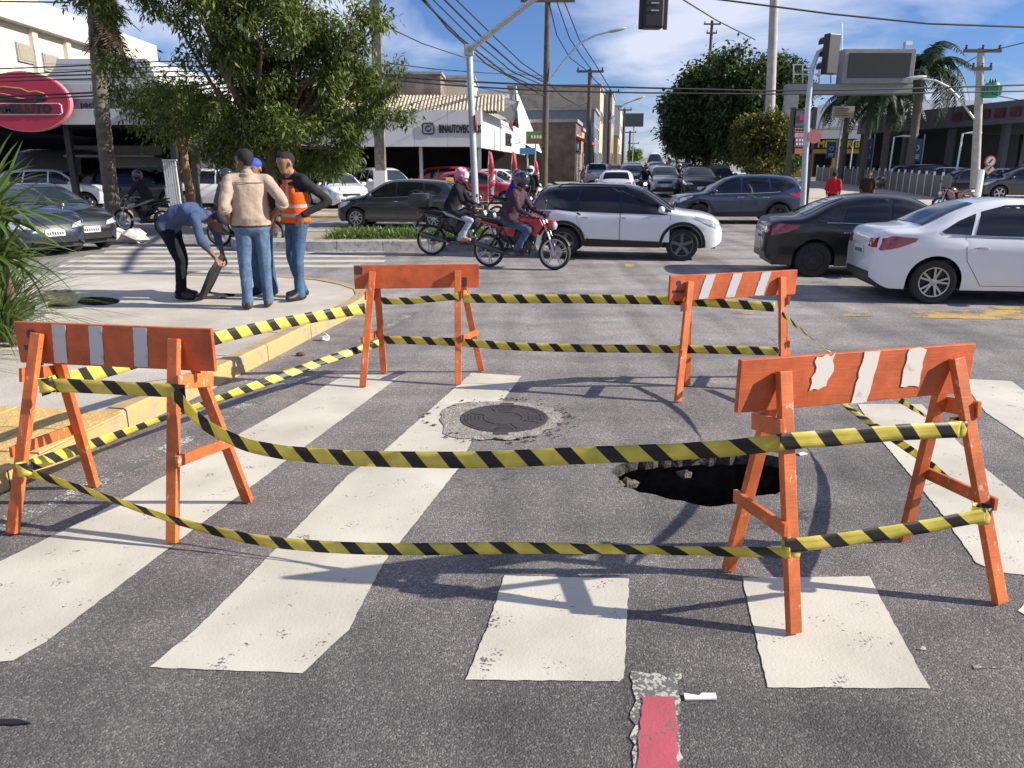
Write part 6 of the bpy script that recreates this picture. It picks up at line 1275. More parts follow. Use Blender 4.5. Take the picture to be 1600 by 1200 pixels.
BRICKR = mat('red_brown_wall', (.22, .07, .05), .85, var=.25, scale=2); OCH = mat('ochre_wall', (.50, .26, .12), .85, var=.15); PINKW = mat('faded_pink_wall', (.42, .20, .16), .85, var=.15); GREYW = mat('blue_grey_wall', (.14, .17, .20), .7, var=.15); BEIGE = mat('beige_wall', (.46, .38, .28), .85, col2=(.26, .21, .17), thr=(.5, .7), scale=1.2)
shop('dark brown shop with a red awning behind the tall utility pole', 63, 6, 0, 4.6, mat('dark_brown_wall', (.12, .085, .07), .85, var=.5, scale=1.2), awn=(3.6, mat('red_awning', (.45, .04, .05), .7)), win=2, inset_=2.4, width=7)
shop('ochre shop front beside the red awning', 70, 5, 0, 4.2, OCH, win=1, inset_=2.4, width=6)
shop('blue grey shop with a wide sign band and pink pillar', 76, 10, 0, 6.2, GREYW, fascia=(4.2, 1.7, mat('faded_blue_band', (.20, .25, .30), .6)), win=3, inset_=1.6, width=9)
shop('beige two storey house with peeling walls', 88, 10, 0, 9.2, BEIGE, win=3, inset_=1.6, width=10)
shop('grey weathered house farther up the avenue', 100, 12, 0, 9.4, CONC_D, win=3, width=9, inset_=.6)
shop('low yellow shop far up the avenue', 116, 12, 0, 4.6, mat('yellow_shop', (.55, .36, .12), .8), win=3, inset_=0)
shop('pale house at the far end of the shops', 130, 20, 0, 9.5, CREAM, win=4, inset_=0)
# white pointed tent roof
tn = thing('peaked_tent', 'white peaked tent roof beside the corner showroom', 'tent', B(806, 62)); TENT = mat('tent_canvas', (.70, .71, .72), .6, var=.06)
zt = lambda y: ZY(y, 62) - gz(62)
def sail(pts, nm): 
    mb = MB(); mb.add([(B(x, 62).x - B(806, 62).x, dy, zt(y)) for x, y, dy in pts], [(0, 1, 2), (0, 2, 3), (0, 3, 1)]); return mb.build(nm, TENT, tn)
sail([(805, 134, 1.5), (778, 240, -1.2), (799, 205, -1.8), (800, 238, 4)], 'sail'); sail([(806, 134, 1.5), (812, 222, -1.8), (846, 240, -1.0), (838, 225, 4)], 'sail')
MB().tube([(0, 1.5, 0), (0, 1.5, zt(132))], .08, 8).build('mast', STEEL, tn)
# feather flags
FLAG = mat('flag_red_white', (.50, .05, .08), .7, scale=.8, col2=(.68, .66, .68), thr=(.50, .52))
for i, (px_, Y_, yt) in enumerate([(763, 33.5, 236), (799, 36, 236), (834, 44, 250)]):
    p = B(px_, Y_); o = thing('feather_flag', ['red and white feather flag at the corner of the showroom', 'red and white feather flag right of the showroom corner', 'small red and white flag by the utility pole'][i], 'flag', p, R(-10), 'feather flags'); H_ = ZY(yt, Y_) - p.z
    MB().tube([(0, 0, 0), (0, 0, H_ * .7), (.05, 0, H_), ], .02, 6).build('pole', STEEL, o)
    mb = MB(); q = []
    for k in range(13):
        z = H_ * (.12 + .88 * k / 12); w_ = .26 * math.sin(math.pi * min(.97, .12 + .8 * k / 12)) ** .6; q += [(.03, .02 * math.sin(k), z), (.03 + w_, .05 * math.sin(k * 1.3), z - .04)]
    mb.add(q, [(2 * k, 2 * k + 1, 2 * k + 3, 2 * k + 2) for k in range(12)]); f_ = mb.build('banner', FLAG, o, 60); f_.modifiers.new('t', 'SOLIDIFY').thickness = .01
# small shop signs on posts
def sign_post(label, px_, Y_, y0, y1, w_px, m, base_y=None, txt=None, name='shop_sign'):
    p = B(px_, Y_); o = thing(name, label, 'sign', p); w_ = w_px / 1200 * Y_ * 1.02; za, zb = ZY(y1, Y_) - p.z, ZY(y0, Y_) - p.z
    MB().tube([(0, .06, 0), (0, .06, zb)], .045, 8).build('post', STEEL, o); MB().box((0, 0, (za + zb) / 2), (w_, .07, zb - za)).build('panel', m, o, bevel=.01)
    if txt: put_text(txt[0], txt[1], txt[2], (0, -.045, (za + zb) / 2), 0, o, .008, .0, 1.0)
    return o
o = sign_post('green and brown shop sign left of the tall utility pole', 836, 46, 205, 225, 28, mat('sign_green', (.12, .22, .06), .5, var=.2)); MB().box((0, -.045, ZY(221, 46) - gz(46)), (1.0, .03, .22)).build('lower_band', mat('sign_brown', (.22, .08, .05), .5), o)
for k in range(4): MB().box((-.2 + .16 * k, -.045, ZY(214, 46) - gz(46)), (.10, .02, .16)).build('letter_block', WHT, o)
sign_post('blue street name sign on a thin post', 824, 40, 231, 241, 23, mat('sign_blue', (.05, .20, .36), .5), name='street_sign')
o = sign_post('square dark road sign over the avenue', 987, 66, 177, 198, 27, mat('sign_back_dark', (.05, .06, .07), .6), name='road_sign')
# ================================================================ poles, lamps, signals
WOODP = mat('dark_pole', (.085, .07, .06), .85, var=.3, scale=4); CPOLE = mat('concrete_pole', (.36, .35, .33), .85, var=.2, scale=3)
def pole(label, px_, Y_, ytop, r0, r1, m, arms=(), px_top=None, base=None, square=False, stub=True):
    p = B(px_, Y_); H_ = ZY(ytop, Y_) - p.z; o = thing('utility_pole', label, 'pole', p, 0, 'utility poles along the streets'); dx = 0
    if px_top: dx = P(px_top, ytop, Y_).x - p.x
    MB().tube([(0, 0, -.1), (dx * .5, 0, H_ / 2), (dx, 0, H_)], [r0, (r0 + r1) / 2, r1], 4 if square else 12).build('shaft', m, o, False if square else 50)
    if base: MB().tube([(0, 0, -.05), (0, 0, base)], r0 * 1.15, 4 if square else 12).build('painted_base', WHITE, o)
    for z, w_ in arms:
        zz = ZY(z, Y_) - p.z; ar = MB().box((dx * zz / H_, -.12, zz), (w_, .12, .14)).build('crossarm', WOODP, o)
        for k in (-.45, 0, .45): MB().lathe([(.05, 0), (.07, .06), (.03, .10), (.06, .16), (0, .2)], (dx * zz / H_ + k * w_, -.12, zz + .07), n=8).build('insulator', DARKM, ar)
    return o, H_
ROUGHP = mat('mossy_pole', (.10, .095, .08), .9, col2=(.24, .22, .19), thr=(.45, .65), scale=3)
pole('square concrete pole wrapped in leaves beside the street tree', 597, 30, -120, .27, .22, ROUGHP, px_top=583, base=1.6, square=True)
po_, _ = pole('tall dark utility pole with a crossarm at the corner of the avenue', 850, 45, -8, .20, .15, WOODP, [(2, 2.9)], px_top=856)
pole('utility pole with a crossarm, second along the avenue', 917, 55, 108, .19, .13, WOODP, [(112, 1.8)], px_top=922, base=1.4); pole('utility pole with a crossarm, third along the avenue', 950, 70, 141, .19, .13, WOODP, [(144, 1.6)], base=1.2, px_top=953)
pole('utility pole with a crossarm beside the dark road sign', 972, 88, 170, .18, .13, WOODP, [(172, 1.5)]); pole('thin distant utility pole', 982, 105, 205, .16, .12, WOODP, [(207, 1.6)]); pole('most distant utility pole', 988, 130, 222, .15, .12, WOODP, [(224, 1.8)])
pole('thick pale concrete pole in front of the dark trees', 1198, 41, -60, .26, .20, CPOLE, px_top=1212); pole('slim mast rising behind the dark trees', 1097, 80, 32, .17, .14, WOODP, [(52, 1.0), (38, 1.6)])
tp, tH = pole('concrete utility pole with a green transformer at the right', 1522, 38, 75, .22, .15, CPOLE, [(80, 1.7), (108, .9)], px_top=1533, base=1.5)
TRG = mat('transformer_green', (.05, .30, .20), .45, var=.1); z_ = ZY(142, 38) - gz(38)
tr = MB().lathe([(0, -.33), (.30, -.33), (.32, -.28), (.32, .24), (.28, .30), (0, .32)], (-.22, -.35, z_), n=18).build('transformer', TRG, tp, 50)
for k in range(8):
    a = math.pi + math.pi * k / 7; MB().box((-.22 + .37 * math.cos(a), -.35 + .37 * math.sin(a), z_ - .02), (.10, .02, .42), a).build('cooling_fin', TRG, tr)
for k in (-.12, .0, .12): MB().lathe([(.04, 0), (.05, .08), (.03, .16), (0, .24)], (-.22 + k, -.35, z_ + .3), n=8).build('bushing', DARKM, tr)
# parking signs on that pole
for zy, sh_, lab in ((252, 'round', ''), (264, 'diamond', '')):
    z_ = ZY(zy, 37.6) - gz(38); n_ = 20 if sh_ == 'round' else 4; pl = MB().prism([(.27 + .26 * math.cos(t), .26 * math.sin(t)) for t in np.linspace(0, 2 * math.pi, n_ + 1)[:-1]], -.34, -.31, lambda a, b, h, z_=z_: (a, h, b + z_)).build('traffic_plate', mat('sign_ring_red', (.45, .05, .05), .5) if sh_ == 'round' else mat('sign_yellow', (.42, .34, .20), .5), tp)
    MB().prism([(.27 + .20 * math.cos(t), .20 * math.sin(t)) for t in np.linspace(0, 2 * math.pi, n_ + 1)[:-1]], -.36, -.34, lambda a, b, h, z_=z_: (a, h, b + z_)).build('plate_face', mat('sign_cream', (.5, .45, .40), .5) if sh_ == 'round' else mat('sign_yellow2', (.45, .36, .22), .5), pl)
    MB().bar((.20, -.37, z_ - .10), (.34, -.37, z_ + .10), .05, .02, up=(0, 1, 0)).build('plate_mark', INK, pl)
def lamp_arm(label, base_p, pts, Y_, m=STEEL, head=.55):
    o = thing('street_lamp', label, 'street lamp', base_p, 0, 'street lamps'); q = [P(x, y, Y_) - base_p for x, y in pts]; MB().tube(q, [.05] * (len(q) - 1) + [.04], 8).build('arm', m, o, 60)
    e = q[-1]; d = (q[-1] - q[-2]).normalized(); MB().ball(e + d * .3, (head, .18, .09), 14, 8, M=Matrix.Rotation(-math.asin(max(-1, min(1, d.z))), 3, 'Y')).build('lamp_head', mat('lamp_head_grey', (.4, .4, .4), .4), o, 60); return o
lamp_arm('curved street lamp arm reaching from the tall utility pole over the avenue', P(862, 122, 44.8), [(862, 122), (880, 96), (905, 68), (930, 55), (955, 49)], 44.8)
lamp_arm('smaller curved street lamp arm farther up the avenue', P(952, 190, 69.8), [(952, 190), (962, 178), (975, 163), (993, 156)], 69.8); lamp_arm('curved lamp arm beside the green transformer', P(1521, 185, 37.8), [(1521, 185), (1500, 155), (1482, 136), (1462, 126), (1440, 123)], 37.8)
# galvanised signal post with a mast arm
ps = B(745, 24.6); zt = ZY(85, 24.6); sp_ = thing('signal_post', 'galvanised signal post whose arm reaches out over the road', 'traffic light', ps); GALV = mat('pale_galvanised', (.45, .49, .53), .4, metal=.35, var=.12)
tx = P(733, 85, 24.6).x - ps.x; MB().tube([(0, 0, -.05), (tx, 0, zt)], .105, 14).build('post', GALV, sp_, 50); MB().box((tx, 0, zt + .1), (.28, .26, .30)).build('arm_bracket', STEEL, sp_, bevel=.02)
ar_ = [Vector((tx, 0, zt + .1))] + [P(x, y, Y_) - ps for x, y, Y_ in ((835, -2, 20.5), (930, -62, 16.0), (1022, -95, 12.6))]; MB().tube(ar_, [.085, .07, .06, .05], 10).build('mast_arm', GALV, sp_, 60)
z_ = ZY(192, 24.4); rs = MB().lathe([(0, -.012), (.26, -.012), (.26, .012), (0, .012)], (tx * .8 + .17, -.05, z_), 'X', 24).build('round_plate', mat('plate_back_red', (.5, .12, .08), .5), sp_)
def signal_head(center, label, w_, h_, rz, facing=-1, parent=None, louvre=False):
    o = thing('traffic_signal', label, 'traffic light', center, rz); MB().box((0, 0, 0), (w_, .22, h_)).build('housing', BLACK, o, bevel=.03)
    for k in range(3):
        z = h_ * (.31 - .31 * k); ln = MB().lathe([(0, -.13), (w_ * .30, -.125), (w_ * .33, -.11)], (0, 0, z), 'Y', 18).build('lens', mat(['lens_red', 'lens_amber', 'lens_green'][k], [(.05, .008, .006), (.05, .03, .006), (.006, .04, .03)][k], .2), o, 50)
        mb = MB(); q = []
        for t in np.linspace(-.3, math.pi + .3, 12):
            for y in (-.11, -.33): q.append((w_ * .37 * math.cos(t), y, z + w_ * .37 * math.sin(t)))
        mb.add(q, [(2 * i, 2 * i + 1, 2 * i + 3, 2 * i + 2) for i in range(11)]); mb.build('visor_hood', BLACK, ln, 60)
    if louvre:
        for sx in (-1, 1): MB().box((sx * w_ * .62, .03, 0), (w_ * .22, .03, h_ * 1.02)).build('backplate', DARKM, o, bevel=.01)
        for k in range(4): MB().box((0, .118, -h_ * .30 + .10 * k), (w_ * .40, .012, .022)).build('countdown_bar', mat('countdown_grey', (.25, .26, .27), .4), o)
    return o
c_ = P(1022, -22, 12.6); o = signal_head(c_, 'black traffic signal hanging over the road at the top edge', .30, 1.18, R(184), louvre=True); MB().tube([(0, 0, .5), (0, 0, P(1022, -95, 12.6).z - c_.z)], .03, 8).build('hanger', GALV, o)
# second signal on a bent post at right
p2 = B(1252, 22.5); s3 = thing('signal_post', 'leaning grey signal post right of the avenue carrying a black signal', 'traffic light', p2); MB().tube([P(x, y, 22.5) - p2 for x, y in ((1253, 352), (1258, 250), (1262, 170), (1268, 110), (1278, 82), (1290, 74))], [.08, .08, .075, .065, .055, .05], 10).build('post', GALV, s3, 60)
signal_head(P(1298, 85, 22.4), 'black traffic signal beside the message board', .42, 1.02, R(205))
z_ = ZY(213, 22.4) - p2.z; MB().lathe([(0, -.012), (.19, -.012), (.19, .012), (0, .012)], (.06, -.10, z_), 'Y', 22).build('round_plate', mat('faded_red_plate', (.42, .16, .13), .6), s3)
# ================================================================ right side: message board, totem, station, fence
gb = thing('message_board', 'dark electronic message board on a steel gantry with railings', 'sign', B(1230, 45)); o0 = B(1230, 45); L = lambda x, y, dy=0: P(x, y, 45) - o0 + Vector((0, dy, 0))
MB().box(((L(1232, 200).x), 0, (ZY(140, 45) - o0.z) / 2), (.62, .62, ZY(140, 45) - o0.z)).build('column', CPOLE, gb)
a, b = L(1228, 132), L(1420, 148); MB().box(((a.x + b.x) / 2, 0, (a.z + b.z) / 2), (b.x - a.x, .7, a.z - b.z)).build('beam', mat('gantry_grey', (.20, .22, .24), .5, var=.1), gb)
a, b = L(1312, 79), L(1416, 132); MB().box(((a.x + b.x) / 2, -.3, (a.z + b.z) / 2), (b.x - a.x, .8, a.z - b.z)).build('cabinet', mat('cabinet_grey', (.20, .21, .22), .5), gb, bevel=.03); MB().box(((a.x + b.x) / 2, -.72, (a.z + b.z) / 2 + .02), ((b.x - a.x) * .86, .06, (a.z - b.z) * .72)).build('screen', mat('dead_screen', (.018, .017, .016), .4), gb)
for x in (1240, 1254, 1268, 1280, 1298, 1308): a, b = L(x, 101), L(x, 130); MB().bar(b, a, .06, .06).build('railing_post', STEEL, gb)
for y in (101, 116): MB().bar(L(1238, y), L(1310, y), .05, .05).build('railing', STEEL, gb)
MB().tube([L(1413, 80), L(1413, 66)], .05, 6).build('camera_mast', STEEL, gb); MB().box(L(1419, 68), (.35, .25, .22)).build('surveillance_camera', WHITE, gb); MB().tube([L(1316, 80), L(1316, 36)], .02, 5).build('antenna', STEEL, gb)
tt = thing('advertising_totem', 'black framed totem sign with red and white panels right of the avenue', 'sign', B(1252, 30)); o0 = B(1252, 30); L = lambda x, y, Y_=30: P(x, y, Y_) - o0
for x in (1237, 1270): MB().bar((L(x, 200).x, 0, 0), (L(x, 200).x, 0, ZY(168, 30) - o0.z), .16, .16).build('frame_post', DARKM, tt)
a, b = L(1239, 170), L(1268, 240); MB().box(((a.x + b.x) / 2, .05, (a.z + b.z) / 2), (b.x - a.x, .14, a.z - b.z)).build('backing', DARKM, tt)
for y0, y1, c_, nm in ((173, 198, (.10, .10, .11), 'panel_dark'), (200, 207, (.55, .42, .36), 'panel_pale'), (208, 215, (.60, .36, .30), 'panel_peach'), (216, 230, (.40, .14, .12), 'panel_red'), (232, 240, (.55, .18, .07), 'panel_orange')):
    a, b = L(1241, y0), L(1266, y1); MB().box(((a.x + b.x) / 2, -.05, (a.z + b.z) / 2), (b.x - a.x, .06, a.z - b.z)).build('panel', mat('totem_' + nm, c_, .5, var=.2, scale=6), tt)
a, b = L(1248, 180), L(1256, 188); MB().box(((a.x + b.x) / 2, -.09, (a.z + b.z) / 2), (b.x - a.x, .03, a.z - b.z)).build('red_emblem', mat('emblem_red', (.55, .02, .08), .5), tt)
for y in (203, 219, 225):
    for k in range(5): p = L(1244 + 4.4 * k, y); MB().box((p.x, -.085, p.z), (.07, .02, .09)).build('letter_block', WHT if y > 210 else INK, tt)
# filling-station roof
ST = thing('filling_station', 'dark wide canopy building filling the right side behind the fence', 'building', (0, 0, 0)); A_ = B(1330, 62); E_ = B(1690, 41); dd = Vector((E_.x - A_.x, E_.y - A_.y)).normalized(); pp = Vector((-dd.y, dd.x)); zt = ZY(183, 62); th = 1.25; Lr = Vector((E_.x - A_.x, E_.y - A_.y)).length; an = math.atan2(dd.y, dd.x); SLATE = mat('slate_fascia', (.12, .13, .15), .5, var=.12); DKBLUE = mat('dark_blue_wall', (.035, .042, .05), .7, var=.25, scale=.7)
c_ = Vector((A_.x, A_.y)) + dd * (Lr / 2) + pp * 9; MB().box((c_.x, c_.y, zt - th / 2), (Lr, 18, th), an).build('roof', SLATE, ST)
c_ = Vector((A_.x, A_.y)) + dd * .4 + pp * 9.2; MB().box((c_.x, c_.y, (zt - th) / 2 + .3), (.4, 18, zt - th), an).build('end_wall', DKBLUE, ST)
c_ = Vector((A_.x, A_.y)) + dd * (Lr / 2 + 4) + pp * 13; MB().box((c_.x, c_.y, (zt - th) / 2 + .3), (Lr - 8, .4, zt - th), an).build('back_wall', DKBLUE, ST)
for k in range(9):
    c_ = Vector((A_.x, A_.y)) + dd * (2 + Lr / 9 * k) + pp * (1.2 if k % 2 else 12.6); MB().box((c_.x, c_.y, (zt - th) / 2 + .3), (.35, .35, zt - th), an).build('column', SLATE, ST)
for k in range(8):
    c_ = Vector((A_.x, A_.y)) + dd * (9 + 3.0 * k) + pp * 12.7; wn = MB().box((c_.x, c_.y, 2.0), (2.2, .2, 1.8), an).build('window', STEEL, ST); c_ -= pp * .12; MB().box((c_.x, c_.y, 2.0), (2.0, .06, 1.6), an).build('pane', GLASS, wn)
c_ = Vector((A_.x, A_.y)) + dd * 11 - pp * .1
for k in range(5): MB().box((c_.x + dd.x * 1.2 * k, c_.y + dd.y * 1.2 * k, zt - .62), (.75, .1, .5), an).build('roof_letter', mat('dull_red_letters', (.12, .03, .03), .6), ST)
MB().box((B(1392, 70).x, 70, ZY(180, 70)), (12, 6, 2.0)).build('upper_box', WHITE, ST)
# yellow motor shop
mo = thing('motor_shop', 'yellow walled shop with black sign band and yellow lettering beyond the palms', 'building', B(1310, 80)); W_ = 9.5; MB().box((1.5, 4, 2.4), (W_, 8, 4.8)).build('wall', mat('amber_wall', (.55, .34, .07), .8, var=.1), mo); zt = ZY(233, 80) - gz(80); zu = ZY(218, 80) - gz(80); MB().box((1.5, -.1, (zt + zu) / 2), (W_ + .2, .3, zu - zt)).build('sign_band', INK, mo); MB().box((1.5, 3.8, zu + .7), (W_ + .6, 9, 1.3)).build('roof', mat('pale_metal_roof', (.36, .37, .39), .5), mo); MB().box((1.5, 3.8, zu + 1.42), (W_ + .8, 9.2, .25)).build('roof_edge', DARKM, mo)
put_text('METEOR BIKE', .95, mat('sign_yellow_letters', (.62, .50, .04), .5), (.2, -.28, (zt + zu) / 2), 0, mo, .02, .02, .95)
for k in range(3): wn = MB().box((-1.8 + 2.6 * k, -.05, 1.2), (1.8, .14, 2.2)).build('window', DARKM, mo); MB().box((-1.8 + 2.6 * k, -.13, 1.2), (1.6, .05, 2.0)).build('pane', GLASS, wn)
# blue banners, lamp posts, hanging sign
for i, (px_, Y_, y0, y1, w_) in enumerate([(1293, 62, 222, 247, 13), (1350, 58, 216, 252, 11), (1423, 52, 217, 252, 16)]):
    p = B(px_, Y_); o = thing('banner', ['faded blue banner left of the palms', 'narrow blue banner between the palm trunks', 'bright blue banner with a white emblem on a lamp post'][i], 'banner', p, 0, 'blue banners'); za, zb = ZY(y1, Y_) - p.z, ZY(y0, Y_) - p.z; wd = w_ / 1200 * Y_
    MB().tube([(wd / 2 + .1, 0, 0), (wd / 2 + .1, 0, zb + .3)], .05, 8).build('post', STEEL, o); MB().box((0, 0, (za + zb) / 2), (wd, .05, zb - za)).build('cloth', mat('banner_blue', (.04, .16, .34), .6, var=.35, scale=3), o); MB().lathe([(wd * .16, -.02), (wd * .25, -.02), (wd * .25, .0), (wd * .16, .0)], (0, -.04, (za * .4 + zb * .6)), 'Y', 16, True).build('emblem', WHT, o)
    for k in range(3): MB().box((0, -.035, za + (zb - za) * (.14 + .07 * k)), (wd * .6, .02, .06)).build('printed_line', WHT, o)
for i, (px_, Y_, yt, side) in enumerate([(1385, 50, 214, 1), (1488, 44, 209, 1), (1325, 66, 220, 1)]):
    p = B(px_, Y_); H_ = ZY(yt, Y_) - p.z; o = thing('lamp_post', ['slim pale lamp post between the palms and the blue banner', 'slim pale lamp post with a bright flat head left of the concrete pole', 'slim distant lamp post left of the palms'][i], 'lamp post', p, 0, 'lamp posts behind the fence'); MB().tube([(0, 0, 0), (.06, 0, H_), (.5, 0, H_ + .06)], .05, 8).build('post', WHITE, o, 50); MB().ball((.75, 0, H_ + .05), (.38, .16, .08), 12, 6).build('lamp_head', WHITE, o, 60)
hs_ = sign_post('pale board sign on a post among the palm crowns', 1304, 52, 166, 184, 32, mat('weathered_sign', (.40, .35, .26), .7, var=.2, scale=3), name='board_sign')
for k in range(4): MB().box((-.1, -.045, ZY(170 + 3.4 * k, 52) - gz(52)), (.9 - .1 * (k % 2), .02, .05)).build('printed_line', mat('brown_ink', (.16, .11, .06), .6), hs_)
# fence of upright panels along the station
fn = thing('panel_fence', 'low fence of grey upright panels along the far right sidewalk', 'fence', (0, 0, 0)); FP = mat('fence_panel', (.17, .16, .155), .7, var=.15, rnd=.15); fpts = [(B(1275, 66), B(1330, 58)), (B(1330, 58), B(1400, 47)), (B(1400, 47), B(1482, 37.5))]
for a, b in fpts:
    d = b - a; n_ = max(3, int(d.length / 1.35)); an = math.atan2(d.y, d.x)
    for k in range(n_):
        c_ = a.lerp(b, (k + .5) / n_); MB().box((c_.x, c_.y, c_.z + .65), (d.length / n_ - .09, .05, 1.1), an).build('panel', FP, fn); c_ = a.lerp(b, k / n_); MB().box((c_.x, c_.y, c_.z + .68), (.09, .09, 1.36), an).build('post', WHITE, fn)
# white kiosk boxes on the avenue side
for i, (px_, Y_, w_, h_, lab) in enumerate([(1151, 47, 30, 30, 'white rounded cabinet under the dark trees'), (1208, 40, 26, 20, 'low white sign box right of the dark trees')]):
    p = B(px_, Y_); wd = w_ / 1200 * Y_; hh_ = h_ / 1200 * Y_; o = thing('street_cabinet', lab, 'cabinet', p); MB().box((0, 0, hh_ / 2), (wd, .5, hh_)).build('case', WHITE, o, bevel=.12 if i == 0 else .02)
    for sx in ((-.28, .28) if i == 0 else (.0, .16)): MB().box((sx * wd, -.26, hh_ * .42), (.10, .03, hh_ * .6)).build('slot', INK, o)
# stone border and striped gate by the showroom
for i, (px_, lab) in enumerate([(188, 'white rubble block beside the navy sedan'), (210, 'white rubble block left of the bending worker')]):
    p = G(px_, 380); o = rock((0, 0, .16), (.38, .25, .2), 90 + i).build('rubble_block', mat('whitewashed_stone', (.6, .57, .52), .9, var=.25, scale=5), None); o.location = p; tag(o, lab, 'stone')
gt = thing('striped_post', 'white post of upright bars beside the brown tree trunk', 'gate', B(277, 26)); hz_ = ZY(250, 26) - gz(26)
for k in range(6): MB().bar((-.18 + .075 * k, 0, 0), (-.22 + .075 * k, 0, hz_), .045, .045).build('bar', WHITE, gt)
MB().bar((-.25, 0, hz_), (.22, 0, hz_), .07, .05).build('top_rail', WHITE, gt)
# ================================================================ trees
BARK = mat('tree_bark', (.13, .09, .06), .95, var=.35, scale=6, bump=.8, bscale=14, aniso=(1, 1, .3)); BARKT = mat('tan_trunk', (.20, .12, .06), .9, var=.3, scale=4, bump=.5, aniso=(1, 1, .3))
LM = leafmat('street_tree_leaf', (.025, .052, .012), (.17, .195, .055), .36); LD = leafmat('dark_tree_leaf', (.018, .038, .014), (.06, .10, .032), .25); LY = leafmat('yellow_bush_leaf', (.022, .045, .013), (.15, .14, .03), .3)
def tree(label, base, lobes, nclump, nleaf, L_, W_, m, trunk_h, r0, bark, seed, clump=.55, droop=.4, name='tree', shell=.45, limbs=9, cut=.0):
    r = random.Random(seed); o = thing(name, label, 'tree', base); cs = []; vol = [a * b * c for (_, (a, b, c)) in lobes]; tot = sum(vol)
    for (c, rad), v in zip(lobes, vol):
        for _ in range(int(nclump * v / tot) + 1):
            while True:
                p = Vector((r.uniform(-1, 1), r.uniform(-1, 1), r.uniform(-1, 1)))
                if shell < p.length < 1: break
            p = Vector((p.x * rad[0] + c[0], p.y * rad[1] + c[1], p.z * rad[2] + c[2]))
            cs.append(p * 1.0)
    MB().tube([(0, 0, -.1), (.05, .02, trunk_h * .4), (-.03, .04, trunk_h * .75), (.02, 0, trunk_h)], [r0, r0 * .85, r0 * .75, r0 * .6], 10).build('trunk', bark, o, 60); mb = MB()
    for k in range(limbs):
        e = cs[r.randrange(len(cs))]; s = Vector((0, 0, trunk_h * r.uniform(.75, 1.0))); m1 = s.lerp(e, .4) + Vector((r.uniform(-.3, .3), r.uniform(-.3, .3), .35)); m2 = s.lerp(e, .75) + Vector((r.uniform(-.2, .2), r.uniform(-.2, .2), .2)); mb.tube([s, m1, m2, e], [r0 * .45, r0 * .28, r0 * .16, .02], 6)
    mb.build('limbs', bark, o, 60); n_ = max(1, int(nleaf / len(cs))); leaves('crown', [tuple(c) for c in cs], n_, (clump, clump, clump * .8), L_, W_, m, o, droop, seed); return o
# street tree in front of the showroom: ragged crown, drooping shoots
tb = B(432, 22.0); kx = 22.0 / 1200 * 1.02; TT = lambda x, y, dy=0.0: Vector(((x - 432) * kx, dy, ZY(y, 22.0) - tb.z))
lob = []
for x_, y_, rx_, rz_ in [(222, 12, 46, 22), (300, 8, 44, 22), (385, 30, 60, 38), (470, 48, 66, 46), (550, 58, 46, 50), (592, 40, 22, 42), (338, 80, 34, 22), (420, 108, 74, 54), (510, 120, 66, 56), (575, 122, 30, 46), (252, 112, 34, 16), (222, 140, 20, 26), (262, 150, 22, 26), (312, 156, 34, 34), (385, 182, 66, 46), (470, 190, 70, 50), (552, 190, 44, 46), (602, 172, 22, 46), (634, 181, 9, 9), (352, 236, 44, 32), (430, 252, 56, 26), (505, 252, 46, 26), (548, 246, 24, 20), (395, -30, 190, 30), (612, 20, 12, 14), (612, 96, 12, 16)]:
    lob.append((TT(x_, y_, random.uniform(-.9, .9)), (rx_ * kx * .92, max(.35, min(2.0, rx_ * kx * 1.5)), rz_ * kx * .92)))
tree('broad leafy street tree spreading over the men on the corner', tb, lob, 350, 50000, .18, .05, LM, 2.3, .20, BARK, 11, clump=.33, droop=1.0, name='street_tree', shell=.1, limbs=34)
tree('slim tan trunked tree beside the striped post', B(300, 25), [((0, 0, 3.5), (1.4, 1.3, 1.0))], 60, 5200, .18, .05, LM, 2.6, .17, BARKT, 12, name='street_tree', limbs=5)
# dark trees right of the avenue
def dtree(label, px_, Y_, ytop, wpx, seed, m=LD, n=12000, ybot=275, leaf=(.34, .15), lean=0, name='avenue_tree'):
    b = B(px_, Y_); zt = ZY(ytop, Y_) - b.z; zb = max(1.2, ZY(ybot, Y_) - b.z); R_ = wpx / 2 / 1200 * Y_; zc = (zt + zb) / 2; hz = (zt - zb) / 2; r = random.Random(seed); lobes = [((lean, 0, zc), (R_ * .8, R_ * .8, hz * .92))]
    for k in range(9): a = r.uniform(0, 6.28); lobes.append(((R_ * .62 * math.cos(a), R_ * .6 * math.sin(a), zc + hz * r.uniform(-.6, .62)), (R_ * r.uniform(.26, .42), R_ * .4, hz * r.uniform(.22, .36))))
    return tree(label, b, lobes, 240, n, leaf[0], leaf[1], m, zc * .8, .3, BARK, seed, clump=R_ * .20, droop=.3, name=name, shell=.55, limbs=10)
dtree('dense dark tree closest to the avenue lanes', 1105, 54, 78, 152, 21, n=16000); dtree('dense dark tree right of the avenue reaching highest', 1168, 50, 66, 150, 22, n=16000); dtree('dark tree farther up the avenue behind the dense pair', 1072, 74, 108, 92, 23, n=9000, ybot=262)
dtree('dark tree half hidden by the message board', 1222, 62, 88, 72, 24, n=8000); dtree('yellow flowering bushy tree before the pale concrete pole', 1186, 37, 172, 104, 25, LY, 10000, ybot=290, leaf=(.2, .09)); dtree('small green bush at the foot of the message board', 1222, 41, 210, 60, 26, leafmat('bush_leaf', (.02, .045, .012), (.06, .10, .03), .25), 4000, leaf=(.2, .08), ybot=296)
dtree('small bright green tree at the far end of the avenue', 990, 120, 233, 24, 27, leafmat('bright_leaf', (.06, .12, .02), (.14, .22, .04), .3), 1500, ybot=252, leaf=(.4, .2)); dtree('dark tree far up the right side of the avenue', 1056, 105, 150, 60, 28, n=6000, ybot=255)
